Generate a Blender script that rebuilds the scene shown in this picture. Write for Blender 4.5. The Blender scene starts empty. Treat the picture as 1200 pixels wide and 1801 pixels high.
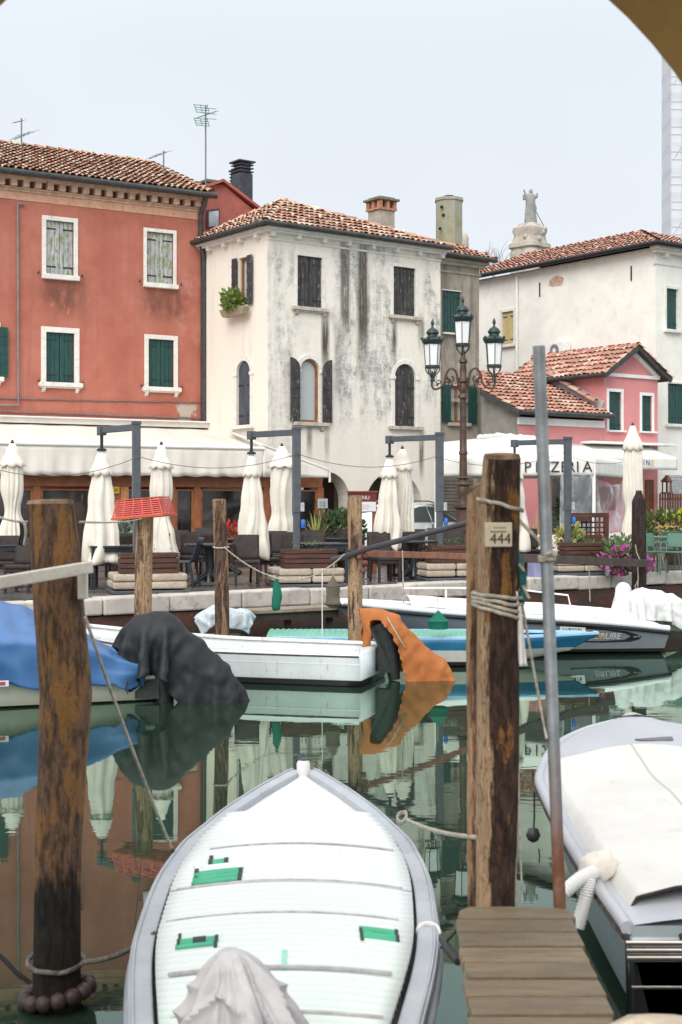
import bpy, bmesh, math, random
import numpy as np
from mathutils import Vector, Matrix, noise
R = math.radians
V = Vector
random.seed(7)
SC = bpy.context.scene
COL = SC.collection

# ---------------------------------------------------------------- camera, world, sun, exposure
H = 2.5            # eye above the water
ZQ = 0.98          # quay above the water
F = 2500.0         # focal length in photo pixels (photo 1200 x 1801)
HY = 880.0         # horizon row in the photo
cam = bpy.data.cameras.new('camera')
cam.sensor_fit = 'VERTICAL'
cam.sensor_height = 36.0
cam.lens = 36.0 * F / 1801
cam.shift_y = (HY - 900.5) / 1801
cam.clip_start = 0.05
cam.clip_end = 3000
cam.dof.use_dof = True
cam.dof.focus_distance = 23.0
cam.dof.aperture_fstop = 5.0
co = bpy.data.objects.new('camera', cam)
COL.objects.link(co)
co.location = (0, 0, H)
co.rotation_euler = (R(90), 0, 0)
SC.camera = co

SUN_EL, SUN_ROT = R(36), R(200)
world = bpy.data.worlds.new('World')
SC.world = world
world.use_nodes = True
wn = world.node_tree.nodes
wl = world.node_tree.links
wn.clear()
wo = wn.new('ShaderNodeOutputWorld')
bg = wn.new('ShaderNodeBackground')
bg.inputs['Strength'].default_value = 0.12
sky = wn.new('ShaderNodeTexSky')
sky.sky_type = 'NISHITA'
sky.sun_disc = False
sky.sun_elevation = SUN_EL
sky.sun_rotation = SUN_ROT
sky.air_density = 1.0
sky.dust_density = 3.0
hs = wn.new('ShaderNodeHueSaturation')
hs.inputs['Saturation'].default_value = 0.25
wl.new(sky.outputs[0], hs.inputs['Color'])
tc = wn.new('ShaderNodeTexCoord')
sep = wn.new('ShaderNodeSeparateXYZ')
wl.new(tc.outputs['Generated'], sep.inputs[0])
rmp = wn.new('ShaderNodeValToRGB')          # overcast layer: brighter towards the zenith
cr = rmp.color_ramp
cr.elements[0].position = 0.0
cr.elements[0].color = (0.785, 0.83, 0.885, 1)
cr.elements[1].position = 1.0
cr.elements[1].color = (1.0, 1.0, 1.0, 1)
e = cr.elements.new(0.32); e.color = (0.715, 0.77, 0.84, 1)
wl.new(sep.outputs['Z'], rmp.inputs[0])
gain = wn.new('ShaderNodeMapRange')
gain.inputs['From Min'].default_value = 0.30
gain.inputs['From Max'].default_value = 0.85
gain.inputs['To Min'].default_value = 6.0
gain.inputs['To Max'].default_value = 10.2
wl.new(sep.outputs['Z'], gain.inputs['Value'])
cl = wn.new('ShaderNodeTexNoise')
cl.inputs['Scale'].default_value = 2.2
cl.inputs['Detail'].default_value = 4
wl.new(tc.outputs['Generated'], cl.inputs['Vector'])
clm = wn.new('ShaderNodeMapRange')
clm.inputs['From Min'].default_value = 0.3; clm.inputs['From Max'].default_value = 0.7
clm.inputs['To Min'].default_value = 0.955; clm.inputs['To Max'].default_value = 1.05
wl.new(cl.outputs[0], clm.inputs['Value'])
mg = wn.new('ShaderNodeMath'); mg.operation = 'MULTIPLY'
wl.new(gain.outputs[0], mg.inputs[0]); wl.new(clm.outputs[0], mg.inputs[1])
vm = wn.new('ShaderNodeVectorMath'); vm.operation = 'SCALE'
wl.new(rmp.outputs[0], vm.inputs[0]); wl.new(mg.outputs[0], vm.inputs['Scale'])
mx = wn.new('ShaderNodeMix'); mx.data_type = 'RGBA'
mx.inputs['Factor'].default_value = 0.92
wl.new(hs.outputs[0], mx.inputs['A']); wl.new(vm.outputs[0], mx.inputs['B'])
wl.new(mx.outputs['Result'], bg.inputs['Color'])
wl.new(bg.outputs[0], wo.inputs[0])

sd = bpy.data.lights.new('sun', 'SUN')
sd.energy = 1.5
sd.angle = R(40)
sd.color = (1.0, 0.965, 0.92)
so = bpy.data.objects.new('sun', sd)
COL.objects.link(so)
so.location = (-5, -5, 30)
so.rotation_euler = (R(90) - SUN_EL, 0, R(-20))   # high, behind the camera

SC.view_settings.view_transform = 'Standard'
SC.view_settings.look = 'None'
SC.view_settings.exposure = 0.66
SC.view_settings.gamma = 1.0
SC.view_settings.use_curve_mapping = False
SC.render.film_transparent = False
SC.render.engine = 'CYCLES'
SC.cycles.max_bounces = 8
SC.cycles.transparent_max_bounces = 16
SC.cycles.use_denoising = True

# ---------------------------------------------------------------- helpers: photo -> world
def P(px, py, Y):
    return V(((px - 600) / F * Y, Y, H - (py - HY) / F * Y))
def PZ(px, py, z):
    Y = F * (H - z) / (py - HY)
    return V(((px - 600) / F * Y, Y, z))
def PX(px, Y, z):
    return V(((px - 600) / F * Y, Y, z))

class Plane:
    """vertical wall plane: point O, horizontal direction u (away to the right), n = outward (towards camera)"""
    def __init__(s, O, u):
        s.O = V((O[0], O[1], 0)); s.u = V((u[0], u[1], 0)).normalized()
        s.i = V((-s.u.y, s.u.x, 0))          # inward
    def hit(s, px, py):
        d = V(((px - 600) / F, 1.0, (HY - py) / F)); o = V((0, 0, H))
        t = (s.O - o).dot(s.i) / d.dot(s.i)
        p = o + d * t
        return (p - s.O).dot(s.u), p.z
    def rect(s, x0, y0, x1, y1):
        xm, ym = (x0 + x1) / 2, (y0 + y1) / 2
        return s.hit(x0, ym)[0], s.hit(x1, ym)[0], s.hit(xm, y1)[1], s.hit(xm, y0)[1]
    def at(s, u, z, d=0.0):
        """d inward"""
        return s.O + s.u * u + s.i * d + V((0, 0, z))
    def shift(s, d):
        q = Plane(s.O + s.i * d, s.u); return q

WM = {}
def wmat(o): return WM.get(o.name, Matrix.Identity(4))

def thing(name, label, cat, loc=(0, 0, 0), rz=0.0, group=None, kind=None):
    o = bpy.data.objects.new(name, None)
    o.empty_display_size = 0.2
    COL.objects.link(o)
    o.location = loc; o.rotation_euler = (0, 0, rz)
    WM[o.name] = Matrix.Translation(V(loc)) @ Matrix.Rotation(rz, 4, 'Z')
    tag(o, label, cat, group, kind)
    return o
def tag(o, label=None, cat=None, group=None, kind=None):
    if label: o['label'] = label
    if cat: o['category'] = cat
    if group: o['group'] = group
    if kind: o['kind'] = kind
    return o
def kids(o): return [c for c in bpy.data.objects if c.parent == o]
def copy_tree(o, parent=None):
    c = o.copy(); COL.objects.link(c)
    c.parent = parent
    for ch in KID.get(o.name, []):
        copy_tree(ch, c)
    return c
KID = {}
def place(o, loc, rz=0.0, label=None, group=None, sc=None):
    o.location = loc; o.rotation_euler = (0, 0, rz)
    if sc: o.scale = (sc, sc, sc) if not isinstance(sc, tuple) else sc
    if label: o['label'] = label
    if group: o['group'] = group
    return o

class MB:
    def __init__(s): s.v = []; s.f = []; s.c = []; s.cur = (1, 1, 1)
    def add(s, vs, fs):
        b = len(s.v); s.v += [V(v) for v in vs]
        for f in fs: s.f.append([i + b for i in f]); s.c.append(s.cur)
        return s
    def quad(s, a, b, c, d): return s.add([a, b, c, d], [(0, 1, 2, 3)])
    def poly(s, pts): return s.add(pts, [tuple(range(len(pts)))])
    def hexa(s, p):  # 8 pts: bottom 0-3, top 4-7
        return s.add(p, [(3, 2, 1, 0), (4, 5, 6, 7), (0, 1, 5, 4), (1, 2, 6, 5), (2, 3, 7, 6), (3, 0, 4, 7)])
    def box(s, c, size, ax=None):
        c = V(c); x, y, z = [k / 2 for k in size]
        if ax is None: X, Y, Z = V((1, 0, 0)), V((0, 1, 0)), V((0, 0, 1))
        else: X, Y, Z = ax
        return s.hexa([c + X * a * x + Y * b * y + Z * d * z for d in (-1, 1) for a, b in ((-1, -1), (1, -1), (1, 1), (-1, 1))])
    def ab(s, a, b):
        return s.box(((a[0] + b[0]) / 2, (a[1] + b[1]) / 2, (a[2] + b[2]) / 2), (abs(b[0] - a[0]), abs(b[1] - a[1]), abs(b[2] - a[2])))
    def beam(s, p, q, w, h, up=(0, 0, 1)):
        p, q = V(p), V(q); d = (q - p); L = d.length; d = d / L
        up = V(up); sd = d.cross(up)
        if sd.length < 1e-4: sd = d.cross(V((0, 1, 0)))
        sd.normalize(); u2 = sd.cross(d)
        return s.box((p + q) / 2, (L, w, h), (d, sd, u2))
    def wallbox(s, pl, u0, u1, z0, z1, d0, d1):
        p = [pl.at(u, z, d) for z in (z0, z1) for u, d in ((u0, d0), (u1, d0), (u1, d1), (u0, d1))]
        return s.hexa(p)
    def tube(s, pts, r, n=8, cap=True, prof=None):
        pts = [V(p) for p in pts]; m = len(pts)
        rs = r if isinstance(r, (list, tuple)) else [r] * m
        rings = []
        t0 = (pts[1] - pts[0]).normalized()
        up = V((0, 0, 1)) if abs(t0.z) < .9 else V((0, 1, 0))
        a = t0.cross(up).normalized()
        for i, p in enumerate(pts):
            t = (pts[min(i + 1, m - 1)] - pts[max(i - 1, 0)])
            if t.length < 1e-9: t = t0
            t.normalize()
            a = (a - t * a.dot(t))
            if a.length < 1e-6: a = t.orthogonal()
            a.normalize(); b = t.cross(a)
            rings.append([p + (a * math.cos(k * 2 * math.pi / n) + b * math.sin(k * 2 * math.pi / n)) * rs[i] for k in range(n)])
        return s.loft(rings, True, cap, cap)
    def loft(s, rings, closed=True, cap0=False, cap1=False):
        n = len(rings[0]); vs = [p for r in rings for p in r]; fs = []
        for i in range(len(rings) - 1):
            for k in range(n if closed else n - 1):
                k2 = (k + 1) % n
                fs.append((i * n + k, i * n + k2, (i + 1) * n + k2, (i + 1) * n + k))
        if cap0: fs.append(tuple(range(n - 1, -1, -1)))
        if cap1: fs.append(tuple((len(rings) - 1) * n + k for k in range(n)))
        return s.add(vs, fs)
    def lathe(s, prof, c=(0, 0, 0), n=16, sy=1.0):
        c = V(c)
        rings = [[c + V((r * math.cos(k * 2 * math.pi / n), r * sy * math.sin(k * 2 * math.pi / n), z)) for k in range(n)] for r, z in prof]
        return s.loft(rings, True, prof[0][0] > 1e-4, prof[-1][0] > 1e-4)
    def prism(s, pts, vec):
        pts = [V(p) for p in pts]; vec = V(vec); n = len(pts)
        vs = pts + [p + vec for p in pts]
        fs = [tuple(range(n - 1, -1, -1)), tuple(range(n, 2 * n))] + [(k, (k + 1) % n, n + (k + 1) % n, n + k) for k in range(n)]
        return s.add(vs, fs)
    def build(s, name, m, parent=None, loc=None, smooth=None, bevel=0.0, colors=False, solid=0.0, subsurf=0):
        me = bpy.data.meshes.new(name)
        o = bpy.data.objects.new(name, me)
        COL.objects.link(o)
        if parent is not None:
            M = wmat(parent).inverted(); o.parent = parent
            WM[o.name] = wmat(parent)
            KID.setdefault(parent.name, []).append(o)
        else:
            if loc is None:
                xs = [v.x for v in s.v]; ys = [v.y for v in s.v]; zs = [v.z for v in s.v]
                loc = V(((min(xs) + max(xs)) / 2, (min(ys) + max(ys)) / 2, min(zs)))
            M = Matrix.Translation(-V(loc)); o.location = loc
            WM[o.name] = Matrix.Translation(V(loc))
        me.from_pydata([tuple(M @ v) for v in s.v], [], s.f)
        if colors:
            ca = me.color_attributes.new('tint', 'FLOAT_COLOR', 'CORNER')
            li = 0
            arr = []
            for f, c in zip(s.f, s.c):
                arr += [c[0], c[1], c[2], 1.0] * len(f)
            ca.data.foreach_set('color', arr)
        me.update()
        bm = bmesh.new(); bm.from_mesh(me)
        bmesh.ops.recalc_face_normals(bm, faces=bm.faces)
        bm.to_mesh(me); bm.free()
        if smooth is not None:
            me.shade_smooth()
            if smooth < 179: me.set_sharp_from_angle(angle=R(smooth))
        if m is not None: me.materials.append(m)
        if solid:
            md = o.modifiers.new('solid', 'SOLIDIFY'); md.thickness = solid; md.offset = 0
        if subsurf:
            md = o.modifiers.new('sub', 'SUBSURF'); md.levels = subsurf; md.render_levels = subsurf
        if bevel:
            md = o.modifiers.new('bevel', 'BEVEL'); md.width = bevel; md.segments = 2; md.limit_method = 'ANGLE'; md.angle_limit = R(40)
            md.use_clamp_overlap = True
        return o

def text(txt, name, size, M, m, parent, ext=0.002, align='CENTER', sx=1.0):
    cu = bpy.data.curves.new(name, 'FONT'); cu.body = txt; cu.size = size; cu.extrude = ext
    cu.align_x = align; cu.align_y = 'CENTER'; cu.resolution_u = 4
    tmp = bpy.data.objects.new('tmp', cu); COL.objects.link(tmp)
    bpy.context.view_layer.update()
    me = bpy.data.meshes.new_from_object(tmp.evaluated_get(bpy.context.evaluated_depsgraph_get()))
    bpy.data.objects.remove(tmp); bpy.data.curves.remove(cu)
    me.transform(wmat(parent).inverted() @ M @ Matrix.Diagonal((sx, 1, 1, 1)))
    o = bpy.data.objects.new(name, me); COL.objects.link(o); o.parent = parent
    KID.setdefault(parent.name, []).append(o)
    WM[o.name] = wmat(parent)
    me.materials.clear(); me.materials.append(m)
    return o
def frameM(p, x, y):
    x = V(x).normalized(); y = V(y); y = (y - x * y.dot(x)).normalized(); z = x.cross(y)
    M = Matrix.Identity(4)
    for i in range(3):
        M[i][0], M[i][1], M[i][2], M[i][3] = x[i], y[i], z[i], p[i]
    return M

def catenary(a, b, sag, n=14):
    a, b = V(a), V(b)
    return [a.lerp(b, k / n) - V((0, 0, sag * 4 * (k / n) * (1 - k / n))) for k in range(n + 1)]

# ---------------------------------------------------------------- materials
class NT:
    def __init__(s, name):
        s.m = bpy.data.materials.new(name); s.m.use_nodes = True
        s.t = s.m.node_tree; s.n = s.t.nodes; s.l = s.t.links
        s.b = s.n['Principled BSDF']
        s.tc = s.n.new('ShaderNodeTexCoord')
        s.obj = s.tc.outputs['Object']
    def set(s, sock, val):
        if hasattr(val, 'is_linked') or hasattr(val, 'links'): s.l.new(val, sock)
        elif isinstance(val, (tuple, list)) and len(val) == 3 and sock.type == 'RGBA': sock.default_value = (*val, 1)
        else: sock.default_value = val
    def map(s, scale=(1, 1, 1), loc=(0, 0, 0), rot=(0, 0, 0), vec=None):
        k = s.n.new('ShaderNodeMapping'); k.inputs['Scale'].default_value = scale; k.inputs['Location'].default_value = loc
        k.inputs['Rotation'].default_value = rot
        s.l.new(vec or s.obj, k.inputs[0]); return k.outputs[0]
    def noise(s, scale, detail=4, rough=.55, vec=None, dist=0.0):
        k = s.n.new('ShaderNodeTexNoise'); k.inputs['Scale'].default_value = scale; k.inputs['Detail'].default_value = detail
        k.inputs['Roughness'].default_value = rough; k.inputs['Distortion'].default_value = dist
        s.l.new(vec or s.obj, k.inputs['Vector']); return k.outputs[0]
    def voro(s, scale, vec=None, feature='F1'):
        k = s.n.new('ShaderNodeTexVoronoi'); k.inputs['Scale'].default_value = scale; k.feature = feature
        s.l.new(vec or s.obj, k.inputs['Vector']); return k
    def wave(s, scale, axis='X', dist=0, vec=None, dscale=1.0):
        k = s.n.new('ShaderNodeTexWave'); k.inputs['Scale'].default_value = scale; k.bands_direction = axis
        k.inputs['Distortion'].default_value = dist; k.inputs['Detail Scale'].default_value = dscale
        s.l.new(vec or s.obj, k.inputs['Vector']); return k.outputs['Fac']
    def mr(s, v, a, b, c=0.0, d=1.0, smooth=True):
        k = s.n.new('ShaderNodeMapRange'); k.interpolation_type = 'SMOOTHSTEP' if smooth else 'LINEAR'
        k.inputs['From Min'].default_value = a; k.inputs['From Max'].default_value = b
        k.inputs['To Min'].default_value = c; k.inputs['To Max'].default_value = d
        s.set(k.inputs['Value'], v); return k.outputs[0]
    def ma(s, op, a, b=0.0, clamp=False):
        k = s.n.new('ShaderNodeMath'); k.operation = op; k.use_clamp = clamp
        s.set(k.inputs[0], a); s.set(k.inputs[1], b); return k.outputs[0]
    def mix(s, f, a, b, mode='MIX'):
        k = s.n.new('ShaderNodeMix'); k.data_type = 'RGBA'; k.blend_type = mode
        s.set(k.inputs['Factor'], f)
        s.set(k.inputs['A'], a); s.set(k.inputs['B'], b)
        return k.outputs['Result']
    def xyz(s):
        k = s.n.new('ShaderNodeSeparateXYZ'); s.l.new(s.obj, k.inputs[0]); return k.outputs
    def attr(s, name='tint'):
        k = s.n.new('ShaderNodeAttribute'); k.attribute_name = name; return k.outputs['Color']
    def boxmask(s, u, z, u0, u1, z0, z1, su=.1, sz=.1):
        a = s.ma('MULTIPLY', s.mr(u, u0 - su, u0 + su), s.mr(u, u1 - su, u1 + su, 1, 0))
        b = s.ma('MULTIPLY', s.mr(z, z0 - sz, z0 + sz), s.mr(z, z1 - sz, z1 + sz, 1, 0))
        return s.ma('MULTIPLY', a, b)
    def bump(s, h, strength=.3, dist=.01):
        k = s.n.new('ShaderNodeBump'); k.inputs['Strength'].default_value = strength; k.inputs['Distance'].default_value = dist
        s.l.new(h, k.inputs['Height']); s.l.new(k.outputs[0], s.b.inputs['Normal']); return k
    def out(s, col=None, rough=None, metal=None, spec=None, **kw):
        if col is not None: s.set(s.b.inputs['Base Color'], col)
        if rough is not None: s.set(s.b.inputs['Roughness'], rough)
        if metal is not None: s.set(s.b.inputs['Metallic'], metal)
        if spec is not None: s.set(s.b.inputs['Specular IOR Level'], spec)
        for k, v in kw.items(): s.set(s.b.inputs[k.replace('_', ' ')], v)
        return s.m
def mul(c, k): return tuple(min(1.0, x * k) for x in c)

def simple(name, col, rough=.6, var=.18, scale=6.0, bump=.15, bscale=60.0, metal=0.0, spec=.4, dirt=None, dirt_amt=.4, stretch=(1, 1, 1), bdist=.006):
    t = NT(name)
    vec = t.map(stretch)
    n1 = t.noise(scale, 5, .6, vec)
    c = t.mix(t.mr(n1, .3, .7), mul(col, 1 - var), mul(col, 1 + var))
    if dirt:
        n2 = t.noise(scale * 2.3, 6, .65, vec)
        c = t.mix(t.mr(n2, .5, .75, 0, dirt_amt), c, dirt)
    n3 = t.noise(bscale, 3, .6, vec)
    if bump: t.bump(n3, bump, bdist)
    return t.out(c, t.mr(n3, .2, .8, rough * .85, min(1, rough * 1.15)), metal, spec)

M = {}
M['white_paint'] = simple('white_paint', (.78, .78, .76), .45, .05, 3, .05, 30, dirt=(.5, .47, .42), dirt_amt=.2)
M['stone_white'] = simple('stone_white', (.72, .69, .64), .8, .08, 5, .25, 40, dirt=(.35, .33, .3), dirt_amt=.5)
M['black'] = simple('black', (.015, .015, .016), .5, .2, 8, .1)
M['black_iron'] = simple('black_iron', (.02, .024, .024), .45, .3, 20, .2, 60)
M['dark'] = simple('dark', (.012, .011, .011), .9, .2, 3, 0)
M['zinc'] = simple('zinc', (.045, .045, .045), .5, .3, 6, .1, 40)
M['green_shutter'] = simple('green_shutter', (.016, .062, .055), .55, .2, 5, .12, 50, stretch=(3, 3, .6))
M['wood_brown'] = simple('wood_brown', (.23, .075, .028), .5, .25, 5, .2, 30, stretch=(1, 1, 1))
M['wood_window'] = simple('wood_window', (.28, .11, .04), .5, .25, 5, .2, 30)
M['canvas'] = simple('canvas', (.76, .705, .615), .9, .05, 2.5, .25, 9, dirt=(.5, .46, .4), dirt_amt=.3, bdist=.02)
M['canvas_white'] = simple('canvas_white', (.76, .735, .69), .85, .04, 2.0, .25, 9, dirt=(.55, .52, .47), dirt_amt=.25, bdist=.02)
M['grey_metal'] = simple('grey_metal', (.075, .085, .097), .4, .15, 8, .05, 60, spec=.5)
M['steel'] = simple('steel', (.42, .45, .47), .38, .2, 9, .1, 60, metal=.85)
M['rope'] = simple('rope', (.42, .38, .31), .9, .3, 30, .8, 120, dirt=(.1, .09, .08), dirt_amt=.5)
M['rope_dark'] = simple('rope_dark', (.035, .032, .03), .9, .3, 30, .6, 120)
M['rattan'] = None
M['gel_white'] = simple('gel_white', (.72, .74, .76), .28, .04, 2.5, .03, 20, spec=.5, dirt=(.48, .45, .38), dirt_amt=.25)
M['glass'] = NT('glass').out((.05, .06, .065), .06, 0, .6)
M['leaf'] = None
def leafmat(name, a, b):
    t = NT(name)
    n = t.noise(7.0, 3)
    n2 = t.noise(60.0, 2)
    c = t.mix(t.mr(n, .3, .7), a, b)
    c = t.mix(t.mr(n2, .3, .7, 0, .5), c, mul(b, 1.4))
    t.out(c, .55, 0, .35)
    t.b.inputs['Transmission Weight'].default_value = 0.0
    return t.m
M['leaf'] = leafmat('leaf', (.035, .07, .02), (.09, .15, .04))
M['leaf_dark'] = leafmat('leaf_dark', (.015, .032, .018), (.05, .085, .04))
M['leaf_yellow'] = leafmat('leaf_yellow', (.20, .22, .05), (.40, .40, .13))
M['petal_red'] = leafmat('petal_red', (.45, .012, .02), (.6, .03, .04))
M['petal_pink'] = leafmat('petal_pink', (.42, .02, .28), (.6, .06, .42))
def rattan():
    t = NT('rattan')
    w1 = t.wave(22, 'Z', 0); w2 = t.wave(22, 'X', 0)
    h = t.ma('MULTIPLY', w1, w2)
    n = t.noise(9, 3)
    t.bump(h, .6, .006)
    return t.out(t.mix(t.mr(n, .3, .7), (.019, .012, .011), (.040, .026, .023)), .5, 0, .4)
M['rattan'] = rattan()
M['navy_plastic'] = simple('navy_plastic', (.022, .032, .042), .4, .1, 4, .02)
M['table_dark'] = simple('table_dark', (.02, .023, .028), .22, .1, 5, .03, 30, spec=.6)
M['green_metal'] = simple('green_metal', (.07, .16, .12), .45, .1, 5, .02)
M['beech'] = simple('beech', (.42, .27, .14), .55, .2, 8, .1)
# ================================================================ SETTING
QA = V((-3.90, 21.84, 0)); QD = V((11.16, 8.56, 0)).normalized(); QN = V((QD.y, -QD.x, 0))   # QN towards the water
def Q(t, off=0.0, z=ZQ): return QA + QD * t + QN * off + V((0, 0, z))

def water_mat():
    t = NT('canal_water')
    v1 = t.map((1.0, 2.6, 1.0), rot=(0, 0, R(20)))
    n1 = t.noise(.9, 2, .45, v1, 0.5)
    n2 = t.noise(4.2, 2, .5, v1, 0.3)
    big = t.mr(t.noise(.25, 2, .5), .40, .64)
    h = t.ma('ADD', t.ma('MULTIPLY', n1, t.ma('ADD', t.ma('MULTIPLY', big, .45), .14)), t.ma('MULTIPLY', n2, t.ma('ADD', t.ma('MULTIPLY', big, .10), .018)))
    bp = t.bump(h, .030, .10)
    c = t.mix(t.mr(t.noise(.5, 3), .3, .7), (.016, .030, .020), (.024, .040, .027))
    t.out(c, .4, 0, .0)
    gl = t.n.new('ShaderNodeBsdfGlossy'); gl.inputs['Roughness'].default_value = .012; gl.inputs['Color'].default_value = (.68, .85, .75, 1)
    lw = t.n.new('ShaderNodeLayerWeight'); t.l.new(bp.outputs[0], gl.inputs['Normal']); t.l.new(bp.outputs[0], lw.inputs['Normal'])
    f = t.ma('POWER', lw.outputs['Facing'], 3.7)
    f = t.ma('ADD', t.ma('MULTIPLY', f, 1.0), .03, True)
    mx_ = t.n.new('ShaderNodeMixShader'); t.l.new(f, mx_.inputs[0]); t.l.new(t.b.outputs[0], mx_.inputs[1]); t.l.new(gl.outputs[0], mx_.inputs[2])
    t.l.new(mx_.outputs[0], t.n['Material Output'].inputs[0])
    return t.m
M['water'] = water_mat()
w = MB(); w.quad((-400, -60, 0), (400, -60, 0), (400, 400, 0), (-400, 400, 0))
tag(w.build('water', M['water'], loc=V((0, 0, 0))), kind='structure')

def pave_mat():
    t = NT('wet_stone_paving')
    br = t.n.new('ShaderNodeTexBrick'); t.l.new(t.map(rot=(0, 0, -math.atan2(QD.y, QD.x))), br.inputs['Vector'])
    br.inputs['Scale'].default_value = 1.6; br.inputs['Color1'].default_value = (.10, .095, .09, 1); br.inputs['Color2'].default_value = (.16, .15, .14, 1)
    br.inputs['Mortar'].default_value = (.05, .048, .045, 1); br.inputs['Mortar Size'].default_value = .015
    n = t.noise(1.2, 5, .6)
    c = t.mix(t.mr(n, .35, .7, 0, .7), br.outputs['Color'], (.05, .046, .042))
    t.bump(t.noise(14, 4), .12, .01)
    return t.out(c, t.mr(n, .35, .65, .08, .5), 0, .5)
M['paving'] = pave_mat()
g = MB(); g.poly([Q(-40, -.38), Q(60, -.38), Q(1200, -.38), Q(1200, -1200), Q(-900, -1200), Q(-900, -.38)])
tag(g.build('pavement', M['paving'], loc=V((0, 60, ZQ))), kind='structure')

def brick_quay_mat():
    t = NT('quay_brick')
    br = t.n.new('ShaderNodeTexBrick')
    t.l.new(t.map(rot=(R(90), 0, 0)), br.inputs['Vector'])
    br.inputs['Scale'].default_value = 3.2; br.inputs['Color1'].default_value = (.13, .04, .025, 1); br.inputs['Color2'].default_value = (.085, .035, .026, 1)
    br.inputs['Mortar'].default_value = (.07, .06, .05, 1); br.inputs['Mortar Size'].default_value = .02
    n = t.noise(1.7, 6, .65); n2 = t.noise(9, 5, .7)
    z = t.xyz()['Z']
    c = t.mix(t.mr(n, .4, .62, 0, .85), br.outputs['Color'], (.045, .035, .03))
    c = t.mix(t.ma('MULTIPLY', t.mr(z, .12, .5, 1, 0), t.mr(n2, .3, .6, .5, 1)), c, (.018, .022, .014))
    c = t.mix(t.mr(n2, .62, .75, 0, .6), c, (.22, .2, .17))
    t.bump(t.ma('ADD', br.outputs['Fac'], n2), .6, .02)
    return t.out(c, .75, 0, .35)
M['quay_brick'] = brick_quay_mat()
ang = math.atan2(QD.y, QD.x)
qw = MB(); p0, p1 = Q(-14, -.03, -.6), Q(26, -.03, -.6)
qw.hexa([p0, p1, p1 - QN * .4, p0 - QN * .4] + [p + V((0, 0, 1.30)) for p in (p0, p1, p1 - QN * .4, p0 - QN * .4)])
o = qw.build('quay_wall', M['quay_brick'], loc=V((0, 0, 0)))
# rotate the object frame so brick courses follow the wall
Mr = Matrix.Rotation(-ang, 4, 'Z'); o.data.transform(Mr); o.rotation_euler = (0, 0, ang); WM[o.name] = Matrix.Rotation(ang, 4, 'Z')
tag(o, kind='structure')
M['coping'] = simple('coping_stone', (.52, .47, .42), .75, .16, 2.5, .5, 35, dirt=(.16, .15, .11), dirt_amt=.7, bdist=.012)
rc = random.Random(3)
cp = MB(); t = -14.0
while t < 26:
    L = rc.uniform(.75, 1.5)
    a, b = Q(t, .0, 0), Q(t + L - .015, .0, 0)
    z1 = ZQ + rc.uniform(-.012, .012); z0 = z1 - rc.uniform(.24, .29); off = rc.uniform(-.015, .02)
    pts = [a + QN * (.02 + off), b + QN * (.02 + off), b - QN * .42, a - QN * .42]
    cp.hexa([p + V((0, 0, z0)) for p in pts] + [p + V((0, 0, z1)) for p in pts])
    t += L
tag(cp.build('quay_coping', M['coping'], loc=Q(0, 0, 0), bevel=.03), kind='structure')
# near quay (under the viewer), stone edged
nq = MB(); nq.ab((-12, -14, -.6), (12, 4.32, .80)); 
tag(nq.build('near_quay', M['paving'], bevel=.0), kind='structure')

# ================================================================ BUILDING HELPERS
def inpoly(x, y, p):
    c = False; n = len(p); j = n - 1
    for i in range(n):
        if ((p[i][1] > y) != (p[j][1] > y)) and x < (p[j][0] - p[i][0]) * (y - p[i][1]) / (p[j][1] - p[i][1] + 1e-12) + p[i][0]: c = not c
        j = i
    return c
PAL = [(.50, .25, .17), (.42, .21, .15), (.58, .38, .27), (.34, .18, .13), (.64, .49, .38), (.60, .44, .33), (.50, .30, .22)]
PAL2 = [(.55, .27, .20), (.50, .24, .17), (.60, .35, .26), (.46, .23, .17), (.64, .44, .35), (.38, .20, .15)]
def tile_mat():
    t = NT('roof_tile'); c = t.attr('tint')
    n = t.noise(9, 5, .65)
    c = t.mix(t.mr(n, .45, .75, 0, .55), c, (.13, .10, .075))
    n4 = t.noise(2.3, 4, .6)
    c = t.mix(t.mr(n4, .55, .75, 0, .45), c, (.20, .17, .10))
    t.bump(t.noise(40, 3), .3, .01)
    return t.out(c, .85, 0, .3)
M['tile'] = tile_mat()
M['tile_bed'] = simple('tile_bed', (.07, .05, .04), .9, .2, 4, .2)
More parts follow.
